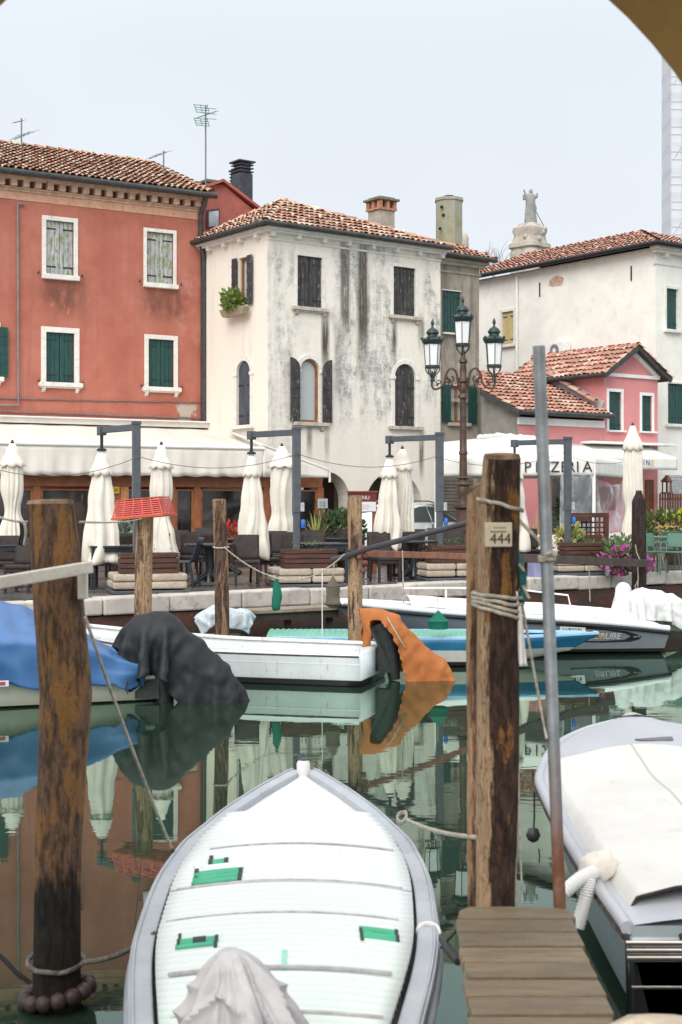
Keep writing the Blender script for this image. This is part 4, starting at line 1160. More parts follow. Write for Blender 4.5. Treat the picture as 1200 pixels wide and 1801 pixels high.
# sloping side wing at the right end
wg0, wg1 = plV.hit(452, 786), plV.hit(569, 828)
q = MB()
def wg(s, t):
    zt = wg0[1] + (wg1[1] - wg0[1]) * s; return plV.at(wg0[0] + (wg1[0] - wg0[0]) * s, zt + (za0 - zt) * t, -.33 - .02 * math.sin(s * 14 + 2) * t)
q.add(*sheetgrid(wg, 24, 4)); q.build('valance', M['awning'], ver, smooth=60, solid=.012)
q = MB(); q.tube([plR.at(wR, zaw + .05, -.1), plV.at(wg0[0], wg0[1] + .03, -.34), plV.at(wg1[0], wg1[1] + .02, -.34), plV.at(wg1[0], za0 - .12, -.34)], .035, 8); q.build('side_bar', M['canvas_white'], ver, smooth=60)
# small yellow sign and grey notice
def hung_sign(nm, label, pl, px0, py0, px1, py1, m, d=-.05):
    r = pl.rect(px0, py0, px1, py1); t = thing(nm, label, 'sign', pl.at((r[0] + r[1]) / 2, r[2], d), math.atan2(pl.u.y, pl.u.x))
    q = MB(); q.wallbox(pl, r[0], r[1], r[2], r[3], d, d + .03); q.build('board', m, t, bevel=.004); return t, r
s_, r = hung_sign('yellow_sign', 'small yellow square sign on the timber veranda post', plV, 197, 856, 209, 868, simple('yellow_sign_paint', (.62, .42, .02), .5, .05))
q = MB(); q.wallbox(plV, r[0] + .04, r[1] - .04, r[2] + .04, r[3] - .04, -.054, -.05)
q.v = q.v; q.build('symbol', simple('sign_symbol', (.30, .2, .02), .6), s_)
s_, r = hung_sign('notice_board', 'small pale grey notice fixed to the veranda corner post', plV, 558, 877, 575, 894, simple('notice_grey', (.45, .48, .52), .5, .05))
q = MB()
for k in range(3): q.wallbox(plV, r[0] + .04, r[1] - .05, r[2] + .06 + k * .05, r[2] + .075 + k * .05, -.054, -.05)
q.build('print', simple('notice_print', (.12, .13, .15), .6), s_)
# roller shutter on the grey house
q = MB(); a = plG.rect(776, 838, 822, 960); q.wallbox(plG, u0 + .05, u1 - .3, ZQ, a[3], -.03, .03)
k = 0; z = ZQ
while z < a[3] - .05:
    q.wallbox(plG, u0 + .05, u1 - .3, z, z + .07, -.05, -.028); z += .1
q.build('roller_shutter', simple('roller_shutter', (.20, .175, .15), .6, .15, 4, .1), grey)

# ================================================================ UMBRELLAS
def folded_cloth(mb, z0, z1, prof, folds=9, depth=.35, seed=0, hem=.10, n=72, m=30, flap=True, lean=(0, 0)):
    """closed parasol canopy: prof = [(t, radius)], t from the top (0) to the hem (1)"""
    rr = random.Random(seed); ph = [rr.uniform(0, 6.28) for _ in range(6)]
    def rad(t):
        for (a, ra), (b, rb) in zip(prof, prof[1:]):
            if t <= b:
                k = (t - a) / (b - a); k = k * k * (3 - 2 * k); return ra + (rb - ra) * k
        return prof[-1][1]
    rings = []
    for j in range(m + 1):
        t = j / m; ring = []
        for k in range(n):
            th = 2 * math.pi * k / n
            tw = th + .35 * t + .25 * math.sin(2 * th + ph[0]) + .12 * math.sin(3 * t * 3 + ph[4])
            f = abs(2 * ((folds * tw / 6.2832 + ph[1]) % 1.0) - 1); f = .65 * f + .35 * abs(math.sin(folds * 1.5 * tw / 2 + ph[3]))
            f2 = math.sin(2 * th + ph[2] + 2 * t)
            dpt = depth * min(1, .25 + 1.1 * t)
            r = rad(t) * (1 - dpt * (1 - f) + .10 * f2 * t)
            nz = noise.noise(V((math.cos(th) * 2.2, math.sin(th) * 2.2, t * 4 + seed * 3.1)))
            r *= 1 + .12 * nz * t
            z = z1 + (z0 - z1) * t
            if j >= m - 6: z += hem * ((j - m + 6) / 6) * (noise.noise(V((math.cos(th) * 1.1, math.sin(th) * 1.1, seed * 1.7))) * .9 + .35 * (1 - f))
            ring.append(V((r * math.cos(th) + lean[0] * t, r * math.sin(th) + lean[1] * t, z)))
        rings.append(ring)
    mb.loft(rings, True, False, False)
    if flap:   # vent skirt near the top
        fr = []
        for j in range(6):
            t = .02 + .17 * j / 5; ring = []
            for k in range(n):
                th = 2 * math.pi * k / n; f = abs(math.sin(4 * th + ph[3])) ** .7
                r = rad(t) * (1.06 + .20 * j / 5 * (.2 + .8 * f)) ; ring.append(V((r * math.cos(th) + lean[0] * t, r * math.sin(th) + lean[1] * t, z1 + (z0 - z1) * t - .05 * f * j / 5)))
            fr.append(ring)
        mb.loft(fr, True, True, False)
M['slab'] = None
def slab_mat():
    t = NT('aggregate_slab'); v = t.voro(70); n = t.noise(5, 4)
    c = t.mix(t.mr(v.outputs['Distance'], .15, .5), (.60, .52, .42), (.33, .27, .21)); c = t.mix(t.mr(n, .4, .7, 0, .5), c, (.55, .49, .41))
    t.bump(v.outputs['Distance'], .5, .006); return t.out(c, .9, 0, .2)
M['slab'] = slab_mat()
M['planter_wood'] = simple('planter_wood', (.075, .032, .022), .6, .3, 5, .25, 40, stretch=(.6, .6, 3))
M['soil'] = simple('soil', (.03, .022, .016), .95, .3, 20, .5)
M['blue_plastic'] = simple('blue_plastic', (.03, .12, .42), .4)
def cantilever(seed, ax, ay, label, loc, rz):
    t = thing('cantilever_umbrella', label, 'umbrella', (0, 0, 0), 0, 'cantilever umbrellas along the quay edge')
    q = MB(); q.box((0, 0, .03), (1.25, 1.0, .05)); q.box((0, 0, .062), (1.25, .1, .02)); q.build('base_frame', M['grey_metal'], t, bevel=.008)
    rr = random.Random(seed)
    for lay in range(2):
        for sx in (-1, 1):
            for sy in (-1, 1):
                q = MB(); q.box((sx * .305 + rr.uniform(-.012, .012), sy * .245 + rr.uniform(-.012, .012), .075 + .062 + lay * .128), (.585, .465, .12)); q.build('ballast_slab', M['slab'], t, bevel=.035)
    px_ = -.17
    q = MB(); q.box((px_, 0, .32 + .85), (.105, .125, 1.7)); q.box((px_, 0, 1.05 + 1.0), (.13, .15, 1.5)); q.box((px_, 0, 2.80), (.15, .17, .06)); q.build('post', M['grey_metal'], t, bevel=.012)
    d = V((ax, ay, 0)); L = d.length; d.normalize(); s = V((-d.y, d.x, 0))
    top = V((px_, 0, 2.73))
    q = MB(); q.beam(top, top + d * (L + .05), .075, .11); q.box(top + d * L - V((0, 0, .01)), (.13, .13, .16), (d, s, V((0, 0, 1)))); q.build('arm', M['grey_metal'], t, bevel=.01)
    q = MB(); e = top + d * L; q.tube([e + V((0, 0, -.05)), e + V((0, 0, -.34))], .028, 8); q.lathe([(.085, -.36), (.085, -.33), (.03, -.30)], e, 12); q.build('hanger', M['black_iron'], t, smooth=50)
    q = MB(); q.box((px_ + .09, -.06, 1.40), (.07, .06, .16)); q.build('switch_box', M['fan'] if 'fan' in M else simple('switch_grey', (.4, .4, .4), .5), t, bevel=.01)
    M['fan'] = bpy.data.materials.get('switch_grey')
    q = MB(); q.lathe([(.032, -.09), (.042, -.04), (.042, .03), (.03, .06)], (px_ + .1, -.08, 1.12), 10); q.build('socket', M['blue_plastic'], t, smooth=50)
    q = MB(); z1 = 2.36
    prof = [(0, .05), (.05, .09), (.18, .155), (.45, .24), (.75, .34), (1, .40)]
    prof = [(a_, r_ * (.92 + .06 * (seed % 4))) for a_, r_ in prof]; folded_cloth(q, .42 + .03 * (seed % 3), z1, prof, 5 + seed % 3, .55 + .06 * (seed % 2), seed, .10 + .04 * (seed % 3), lean=(.05 * math.sin(seed * 2.1), .03))
    q.v = [v + V((e.x, e.y, 0)) for v in q.v]
    q.build('canopy', M['canvas'], t, smooth=180, solid=.008)
    q = MB(); q.tube([V((e.x, e.y, .62)), V((e.x, e.y, 2.3))], .022, 6); q.build('mast', M['black_iron'], t)
    return place(t, loc, rz)
def planter(label, loc, rz, w=.95, d=.36, h=.34, plants=None):
    t = thing('planter_box', label, 'planter', (0, 0, 0), 0, 'slatted wooden planters on the quay')
    q = MB(); rr = random.Random(hash(label) % 1000); rows = 4
    for k in range(rows):
        z = k * h / rows
        for sy in (-1, 1): 
            q.box((rr.uniform(-.01, .01), sy * d / 2, z + h / rows / 2), (w, .03, h / rows - .012))
        for sx in (-1, 1): q.box((sx * (w / 2 - .01) + rr.uniform(-.006, .006), 0, z + h / rows / 2), (.03, d - .04, h / rows - .012))
    q.build('box', M['planter_wood'], t, bevel=.006)
    q = MB(); q.ab((-w / 2 + .03, -d / 2 + .03, .0), (w / 2 - .03, d / 2 - .03, h - .05)); q.build('soil', M['soil'], t)
    if plants:
        q = MB(); leafblob(q, (0, 0, h + .03), (w * .42, d * .35, .10), plants, .05, random.Random(5)); q.build('foliage', M['leaf'], t)
    return place(t, loc, rz)
def leafblob(mb, c, rad, n, size, rr, up=.5, shell=.35):
    c = V(c)
    for _ in range(n):
        while True:
            p = V((rr.uniform(-1, 1), rr.uniform(-1, 1), rr.uniform(-1, 1)))
            if shell <= p.length <= 1: break
        q = c + V((p.x * rad[0], p.y * rad[1], p.z * rad[2]))
        d = (p.normalized() + V((rr.uniform(-.7, .7), rr.uniform(-.7, .7), rr.uniform(-.3, .7) + up * .5))).normalized()
        s = d.cross(V((rr.uniform(-1, 1), rr.uniform(-1, 1), rr.uniform(-1, 1)))).normalized(); L = size * rr.uniform(.6, 1.4)
        mb.add([q, q + d * L * .5 + s * L * .28, q + d * L, q + d * L * .5 - s * L * .28], [(0, 1, 2, 3)])
def blades(mb, c, n, L, w, rr, spread=.8, droop=.5):
    c = V(c)
    for _ in range(n):
        a = rr.uniform(0, 6.28); el = rr.uniform(.4, 1.45); d = V((math.cos(a) * math.cos(el) * spread, math.sin(a) * math.cos(el) * spread, math.sin(el))); l = L * rr.uniform(.6, 1.1)
        s = V((-math.sin(a), math.cos(a), 0)) * w; pts = []
        for k in range(5):
            t = k / 4; p = c + d * l * t - V((0, 0, droop * l * t * t * math.cos(el))); ww = (1 - t) * 1.0 + .05
            pts.append((p - s * ww, p + s * ww))
        for (a0, a1), (b0, b1) in zip(pts, pts[1:]): mb.quad(a0, a1, b1, b0)

U = [(258, 23.55, -.74, 1.0), (538, 25.35, -.86, .92), (788, 27.35, -.93, .85), (1012, 29.3, -1.0, .76)]
ulab = ['leftmost folded cream cantilever umbrella, its grey post rising behind the red crate', 'folded cream cantilever umbrella whose grey post stands before the white house arches on the left',
        'folded cream cantilever umbrella with its grey post between the white car and the street lamp', 'folded cream cantilever umbrella under the pizzeria canopy, half hidden by the numbered mooring post']
plab = ['slatted brown planter behind the crate topped post', 'slatted brown planter on slabs above the hanging green net bag', 'slatted brown planter beside the foot of the street lamp', 'slatted dark planter between the steel pipe and the trellis']
for k, (px, Y, ax, ay) in enumerate(U):
    x = (px - 600) / F * Y; rz = R(16)
    c_, s_ = math.cos(-rz), math.sin(-rz)
    cantilever(k + 3, ax * c_ - ay * s_, ax * s_ + ay * c_, ulab[k], (x, Y, ZQ), rz)
    planter(plab[k], (x + .06, Y - .24, ZQ + .325), rz, .95 if k < 3 else .85, .34, .34, 60 if k > 0 else 25)

def standing(label, px, Y, h, seed, prof, hem0=.5, folds=10, loc_lean=(0, 0)):
    t = thing('market_umbrella', label, 'umbrella', (0, 0, 0), 0, 'folded standing umbrellas on the terrace')
    q = MB(); q.tube([V((0, 0, 0)), V((0, 0, h + .02))], .026, 8); q.build('mast', M['black_iron'], t)
    q = MB(); q.lathe([(.03, h - .01), (.035, h + .02), (.02, h + .06), (.0, h + .07)], (0, 0, 0), 8); q.build('finial', M['black_iron'], t)
    q = MB(); q.lathe([(.28, 0), (.28, .06), (.05, .08), (.05, .3)], (0, 0, 0), 14); q.build('base', M['black_iron'], t, smooth=40)
    q = MB(); folded_cloth(q, hem0, h, prof, folds, .45, seed, .12, lean=loc_lean); q.build('canopy', M['canvas'], t, smooth=180, solid=.008)
    tie = [(tt, r) for tt, r in prof if tt in (.62, .66, .6, .7)]
    return place(t, ((px - 600) / F * Y, Y, ZQ), seed * .7)
pt = [(0, .05), (.07, .11), (.2, .20), (.42, .215), (.62, .15), (.8, .25), (1, .33)]
standing('folded cream umbrella tied at the waist at the left edge, next to hanging cloths', 22, 26.0, 2.56, 21, pt, .55)
standing('folded cream umbrella tied low, behind the red crate and to its right', 284, 27.0, 2.57, 22, [(0, .05), (.07, .11), (.2, .19), (.42, .22), (.62, .15), (.8, .27), (1, .36)], .42)
standing('folded cream umbrella tied at the waist in front of the veranda corner post', 496, 29.0, 2.62, 23, [(0, .05), (.07, .13), (.2, .24), (.42, .26), (.66, .23), (.8, .30), (1, .34)], .55)
standing('folded cream umbrella close behind the parasol before the white car', 708, 28.6, 2.55, 24, [(0, .05), (.07, .11), (.2, .18), (.5, .23), (.8, .27), (1, .3)], .5)
standing('tall slim folded cream umbrella towering over the dark pointed mooring post', 1113, 30.5, 3.12, 25, [(0, .05), (.05, .09), (.14, .17), (.3, .215), (.55, .22), (.7, .17), (.85, .25), (1, .34)], .55)

# ================================================================ TABLES AND CHAIRS
def rattan_chair():
    t = thing('rattan_chair', 'dark', 'chair', (0, 0, 0), 0, 'dark woven chairs on the restaurant terrace')
    q = MB(); q.box((0, 0, .43), (.45, .45, .06)); q.box((0, 0, .37), (.41, .41, .07)); q.build('seat', M['rattan'], t, bevel=.015)
    q = MB(); q.add(*sheetgrid(lambda s, k: V((-.22 + .44 * s - (0), -.215 - .10 * k - .02 * math.cos((s - .5) * 3), .45 + .45 * k)), 8, 6)); q.build('backrest', M['rattan'], t, smooth=60, solid=.035)
    for x, y, dy in ((-.2, .2, .0), (.2, .2, .0), (-.2, -.2, -.06), (.2, -.2, -.06)):
        q = MB(); q.beam((x, y + dy, 0), (x, y, .42), .04, .04, (0, 1, 0)); q.build('leg', M['rattan'], t)
    return t
def plastic_chair():
    t = thing('plastic_chair', 'navy', 'chair', (0, 0, 0), 0)
    q = MB(); q.add(*sheetgrid(lambda s, k: V((-.21 + .42 * s, -.2 + .42 * k, .45 + .012 * math.cos((s - .5) * 5) - .02 * k * k)), 8, 8)); q.build('seat', M['navy_plastic'], t, smooth=60, solid=.025)
    q = MB(); q.add(*sheetgrid(lambda s, k: V((-.2 + .4 * s + (.5 - s) * .06 * k, -.2 - .13 * k, .45 + .42 * k)), 8, 8)); q.build('backrest', M['navy_plastic'], t, smooth=60, solid=.025)
    for x, y, dx, dy in ((-.18, .18, -.03, .04), (.18, .18, .03, .04), (-.18, -.18, -.03, -.07), (.18, -.18, .03, -.07)):
        q = MB(); q.beam((x + dx, y + dy, 0), (x, y, .44), .035, .035, (0, 1, 0)); q.build('leg', M['navy_plastic'], t)
    return t
def four_leg_table(w=.8, d=.8):
    t = thing('terrace_table', 'dark', 'table', (0, 0, 0), 0, 'dark terrace tables')
    q = MB(); q.box((0, 0, .725), (w, d, .04)); q.build('tabletop', M['table_dark'], t, bevel=.01)
    q = MB(); q.box((0, 0, .67), (w - .06, d - .06, .07)); q.build('apron', M['table_dark'], t)
    for sx in (-1, 1):
        for sy in (-1, 1): q = MB(); q.box((sx * (w / 2 - .05), sy * (d / 2 - .05), .35), (.06, .06, .70)); q.build('leg', M['table_dark'], t)
    return t
def pedestal_table(r=.44):
    t = thing('pedestal_table', 'dark', 'table', (0, 0, 0), 0, 'dark terrace tables')
    q = MB(); q.lathe([(0, .70), (r * .96, .70), (r, .715), (r, .735), (r * .98, .745), (0, .747)], (0, 0, 0), 28); q.build('tabletop', M['table_dark'], t, smooth=40)
    q = MB(); q.lathe([(.16, .69), (.09, .6), (.075, .3), (.10, .15), (.12, .06)], (0, 0, 0), 14); q.build('pedestal', M['table_dark'], t, smooth=50)
    for k in range(4):
        a = math.pi / 4 + k * math.pi / 2; d = V((math.cos(a), math.sin(a), 0)); q = MB(); q.tube([d * .05 + V((0, 0, .2)), d * .22 + V((0, 0, .12)), d * .40 + V((0, 0, .03))], [.05, .045, .035], 6); q.build('foot', M['table_dark'], t, smooth=60)
    return t
rc0 = rattan_chair(); used = []
def put(proto, flag, px, Y, rzdeg, label):
    o = proto if flag not in used else copy_tree(proto)
    used.append(flag); place(o, ((px - 600) / F * Y, Y, ZQ), R(rzdeg), label)
    return o
CH = [
 (16, 24.6, 200, 'dark woven chair cut by the left edge of the terrace'),
 (38, 23.4, 170, 'dark woven chair behind the thick near mooring post, at its left'),
 (143, 24.6, 255, 'dark woven chair just right of the thick near mooring post, turned side on'),
 (178, 25.8, 20, 'dark woven chair behind the first umbrella, half covered by its canvas'),
 (214, 27.0, 15, 'dark woven chair seen between the first umbrella and the crate topped post'),
 (268, 27.0, 95, 'dark woven chair right behind the crate topped post'),
 (306, 29.0, 170, 'dark woven chair under the second standing umbrella, far back'),
 (338, 27.4, 185, 'dark woven chair with high back behind the navy plastic chair'),
 (355, 30.2, 165, 'far dark woven chair against the veranda, left of the barked post'),
 (372, 27.6, 10, 'dark woven chair pushed under the round table by the barked post'),
 (360, 31.5, 185, 'farthest dark woven chair by the window with red flowers'),
 (435, 25.3, 185, 'dark woven chair in the foreground, just right of the barked post'),
 (466, 26.3, 200, 'dark woven chair under the second cantilever umbrella canvas'),
 (480, 28.4, 170, 'dark woven chair behind the second umbrella canvas, its back to the house'),
 (502, 27.4, 155, 'dark woven chair turned towards the second umbrella post'),
 (552, 27.2, 180, 'dark woven chair with broad woven back at the square table'),
 (548, 29.2, 178, 'dark woven chair hidden behind the woven chair at the square table'),
 (668, 27.6, 185, 'dark woven chair right behind the barked post with red floats'),
 (678, 26.6, 200, 'dark woven chair in front of the third umbrella canvas, side view'),
 (716, 28.4, 20, 'dark woven chair below the third umbrella canvas'),
 (732, 30.2, 182, 'dark woven chair under the rear wheel of the white car'),
 (772, 31.2, 180, 'dark woven chair before the bonnet of the white car, far row'),
 (797, 29.2, 176, 'dark woven chair between the third umbrella post and the lamp foot'),
 (590, 30.4, 172, 'dark woven chair beside the bushy planter'),
 (935, 30.8, 190, 'dark woven chair half hidden behind the steel pipe'),
]
for c in CH: put(rc0, 'rc', *c)
pc0 = plastic_chair(); put(pc0, 'pc', 322, 24.9, 80, 'navy plastic chair in side view beside the crate topped post')
ft0 = four_leg_table()
put(ft0, 'ft', 196, 24.6, 16, 'square dark table below the first umbrella, left of the crate topped post')
put(ft0, 'ft', 566, 25.9, 18, 'square dark table beside the bushy planter, right of the second umbrella post')
put(ft0, 'ft', 20, 25.2, 10, 'dark table at the far left edge')
put(ft0, 'ft', 600, 29.4, 20, 'dark table farther back near the menu board')
put(ft0, 'ft', 222, 27.9, 15, 'dark table far back between the first two folded umbrellas')
pt0 = pedestal_table()
put(pt0, 'pt', 368, 25.4, 0, 'round dark pedestal table beside the barked mooring post')
put(pt0, 'pt', 728, 27.4, 0, 'round dark pedestal table in front of the white car')
put(pt0, 'pt', 398, 29.0, 0, 'round dark pedestal table below the red flowers')

# green metal tables and chairs, folding wooden chairs at the far right
def green_chair():
    t = thing('green_chair', 'green', 'chair', (0, 0, 0), 0, 'green metal armchairs at the right edge')
    q = MB(); q.box((0, 0, .45), (.46, .46, .03)); q.build('seat', M['green_metal'], t, bevel=.012)
    q = MB(); q.add(*sheetgrid(lambda s, k: V((-.22 + .44 * s, -.22 - .09 * k, .55 + .28 * k)), 6, 4)); q.build('backrest', M['green_metal'], t, solid=.02)
    for sx in (-1, 1):
        q = MB(); q.tube([(sx * .23, .2, 0), (sx * .23, .2, .64), (sx * .23, -.26, .66)], .016, 6); q.tube([(sx * .22, -.3, 0), (sx * .22, -.2, .45), (sx * .22, -.31, .82)], .016, 6); q.build('side_frame', M['green_metal'], t, smooth=60)
    return t
gc0 = green_chair()
put(gc0, 'gc', 1146, 29.6, 200, 'green metal armchair just right of the dark pointed mooring post')
put(gc0, 'gc', 1186, 29.4, 150, 'green metal armchair at the right frame edge, back towards the canal')
put(gc0, 'gc', 1168, 31.6, 20, 'green metal armchair behind the green table')
def green_table():
    t = thing('green_table', 'green', 'table', (0, 0, 0), 0)
    q = MB(); q.box((0, 0, .735), (.9, .8, .03)); q.build('tabletop', M['green_metal'], t, bevel=.008)
    for sx in (-1, 1):
        for sy in (-1, 1): q = MB(); q.tube([(sx * .4, sy * .35, 0), (sx * .4, sy * .35, .73)], .02, 6); q.build('leg', M['green_metal'], t)
    return t
put(green_table(), 'gt', 1172, 30.4, 16, 'green metal cafe table beside the dark pointed post')
def folding_chair():
    t = thing('folding_chair', 'wood', 'chair', (0, 0, 0), 0, 'light wooden folding chairs')
    q = MB()
    for k in range(5): q.box((0, -.16 + k * .08, .45), (.42, .06, .02))
    q.build('seat', M['beech'], t)
    for sx in (-1, 1):
        q = MB(); q.beam((sx * .2, .22, 0), (sx * .2, -.26, .88), .03, .04, (0, 1, 0)); q.build('leg', M['beech'], t)
        q = MB(); q.beam((sx * .17, -.24, 0), (sx * .17, .18, .45), .03, .04, (0, 1, 0)); q.build('leg', M['beech'], t)
    q = MB()
    for z, y in ((.62, -.12), (.84, -.24)): q.box((0, y, z), (.40, .02, .06))
    q.beam((-.16, -.11, .6), (.16, -.24, .84), .02, .04); q.beam((.16, -.11, .6), (-.16, -.24, .84), .02, .04)
    q.build('backrest', M['beech'], t)
    return t
fc0 = folding_chair()
put(fc0, 'fc', 1146, 36.0, 195, 'light wooden folding chair nearest the pink wall')
put(fc0, 'fc', 1162, 36.2, 185, 'light wooden folding chair second from the pink wall')
put(fc0, 'fc', 1190, 36.2, 190, 'light wooden folding chair at the right frame edge')
tb_ = thing('cafe_table', 'light wooden cafe table between the folding chairs', 'table', (0, 0, 0))
q = MB(); q.box((0, 0, .73), (1.2, .7, .03)); q.build('tabletop', M['beech'], tb_)
for sx in (-1, 1):
    for sy in (-1, 1): q = MB(); q.box((sx * .5, sy * .3, .36), (.05, .05, .72)); q.build('leg', M['beech'], tb_)
place(tb_, ((1172 - 600) / F * 37.2, 37.2, ZQ), .3)
# ================================================================ STREET LAMP
M['lamp_iron'] = simple('lamp_iron', (.085, .05, .036), .5, .3, 9, .25, 40, metal=.25)
M['lamp_green'] = simple('lamp_green', (.022, .042, .038), .4, .2, 9, .1)
M['frost'] = NT('frosted_glass').out((.80, .80, .79), .35, 0, .5)
YL = 33.0; sL = YL / F
bL = P(815, 0, YL); lx = bL.x
lamp = thing('street_lamp', 'ornate iron street lamp with three white glass lanterns', 'street lamp', (lx, YL, ZQ))
def zl(py): return H - (py - HY) * sL
q = MB()
q.loft([[V((lx + r * math.cos(R(45 * k + 22.5)), YL + r * math.sin(R(45 * k + 22.5)), z)) for k in range(8)] for z, r in ((ZQ, .30), (ZQ + .1, .30), (ZQ + .14, .25), (zl(938), .235), (zl(932), .28), (zl(924), .28), (zl(922), .19), (zl(896), .17), (zl(893), .25), (zl(888), .25), (zl(886), .14))], True, True, True)
q.build('pedestal', M['lamp_iron'], lamp, bevel=.01)
q = MB(); pr = [(11, 886), (8, 876), (12, 866), (9.5, 856), (12, 852), (8, 846), (7.2, 843), (12, 841), (7, 838), (6.5, 800), (7.8, 799), (7.8, 795), (6.5, 793), (6, 760), (5.6, 702), (9.5, 700), (9.5, 696), (6, 692), (8.5, 684), (6, 674), (9, 672), (9, 666), (5.5, 662), (6, 650), (5, 640), (8, 637), (7, 633), (4, 630), (3.2, 617)]
q.lathe([(r * sL, zl(y)) for r, y in pr], (lx, YL, 0), 16); q.build('column', M['lamp_iron'], lamp, smooth=45)
def spl(pts, n=30):
    out = []; pts = [V(p) for p in pts]; ext = [pts[0] * 2 - pts[1]] + pts + [pts[-1] * 2 - pts[-2]]
    for i in range(1, len(ext) - 2):
        p0, p1, p2, p3 = ext[i - 1:i + 3]
        m = max(2, n // (len(pts) - 1))
        for k in range(m):
            t = k / m; out.append(.5 * ((2 * p1) + (p2 - p0) * t + (2 * p0 - 5 * p1 + 4 * p2 - p3) * t * t + (3 * p1 - p0 - 3 * p2 + p3) * t ** 3))
    out.append(pts[-1]); return out
armd = V((1, -.12, 0)).normalized()
def LP(dx, py, sgn): return V((lx, YL, zl(py))) + armd * (dx * sL * sgn)
def lantern(cx, y0, y1, ytop, sgn, rot):
    """cx px offset, lantern glass between rows y0..y1"""
    c = LP(cx, 0, 1); c.z = 0
    n = 6; r0, r1 = 12.0 * sL, 15.0 * sL; z0, z1 = zl(y1), zl(y0)
    def ring(r, z): return [V((c.x + r * math.cos(R(60 * k) + rot), c.y + r * math.sin(R(60 * k) + rot), z)) for k in range(n)]
    g = MB(); g.loft([ring(r0, z0), ring(r1, z1)], True, True, True); la = g.build('lantern', M['frost'], lamp)
    fr = MB()
    A, B = ring(r0 * 1.03, z0), ring(r1 * 1.03, z1)
    for a, b in zip(A, B): fr.tube([a, b], .75 * sL, 5)
    fr.lathe([(r0 * 1.02, z0 - .03), (r0 * 1.12, z0 - .02), (r0 * 1.12, z0 + .03), (r0 * 1.02, z0 + .04)], c, 12)
    fr.lathe([(r1 * .98, z1 - .02), (r1 * 1.12, z1), (r1 * 1.3, z1 + .06), (r1 * 1.32, z1 + .09), (r1 * 1.1, z1 + .12), (r1 * .62, z1 + .17), (r1 * .6, z1 + .21), (r1 * .74, z1 + .24), (r1 * .74, z1 + .27), (r1 * .5, z1 + .34), (r1 * .16, z1 + .38), (r1 * .10, z1 + .42), (r1 * .2, z1 + .46), (r1 * .18, z1 + .51), (r1 * .05, z1 + .57), (0, z1 + .60)], c, 18)
    for k in range(n):
        a = R(60 * k) + rot; d = V((math.cos(a), math.sin(a), 0)); fr.tube(spl([c + d * r0 * 1.05 + V((0, 0, z0)), c + d * r0 * .95 + V((0, 0, z0 - .10)), c + d * r0 * .35 + V((0, 0, z0 - .2)), c + d * .02 + V((0, 0, z0 - .3))], 8), .014, 5)
        fr.lathe([(0, z1 + .08), (.03, z1 + .10), (.03, z1 + .14), (0, z1 + .16)], c + d * r1 * 1.27, 6)
    fr.lathe([(.05, z0 - .34), (.06, z0 - .30), (.03, z0 - .24), (.02, z0 - .1)], c, 8)
    fr.build('lantern_frame', M['lamp_green'], la, smooth=40)
lantern(-1, 565, 607, 545, 1, .35)
for s in (-1, 1):
    q = MB(); q.tube(spl([LP(8, 686, s), LP(12, 656, s), LP(22, 648, s), LP(30, 658, s), LP(33, 672, s), LP(40, 681, s), LP(50, 684, s), LP(55, 678, s), LP(54, 664, s)], 48), [1.9 * sL] * 60 if False else 2.0 * sL, 7)
    q.tube(spl([LP(30, 658, s), LP(27, 668, s), LP(21, 672, s), LP(17, 666, s), LP(20, 661, s)], 20), 1.7 * sL, 6)
    q.tube(spl([LP(34, 674, s), LP(26, 672, s), LP(24, 680, s), LP(15, 678, s)], 16), 1.2 * sL, 5)
    for dx, py, r in ((24, 668, 3), (28, 664, 2.6), (20, 676, 2.4), (16, 682, 2.2), (46, 677, 2.2), (44, 674, 1.5)): 
        c = LP(dx, py, s); q.lathe([(r * sL * math.sin(math.pi * k / 5), c.z - r * sL * math.cos(math.pi * k / 5)) for k in range(6)], (c.x, c.y, 0), 7)
    q.tube(spl([LP(44, 676, s), LP(40, 672, s), LP(43, 668, s), LP(47, 671, s), LP(46, 675, s)], 16), .9 * sL, 5)
    q.build('arm', M['lamp_iron'], lamp, smooth=60)
    lantern(54 * s, 604, 645, 585, s, .1 if s < 0 else .52)

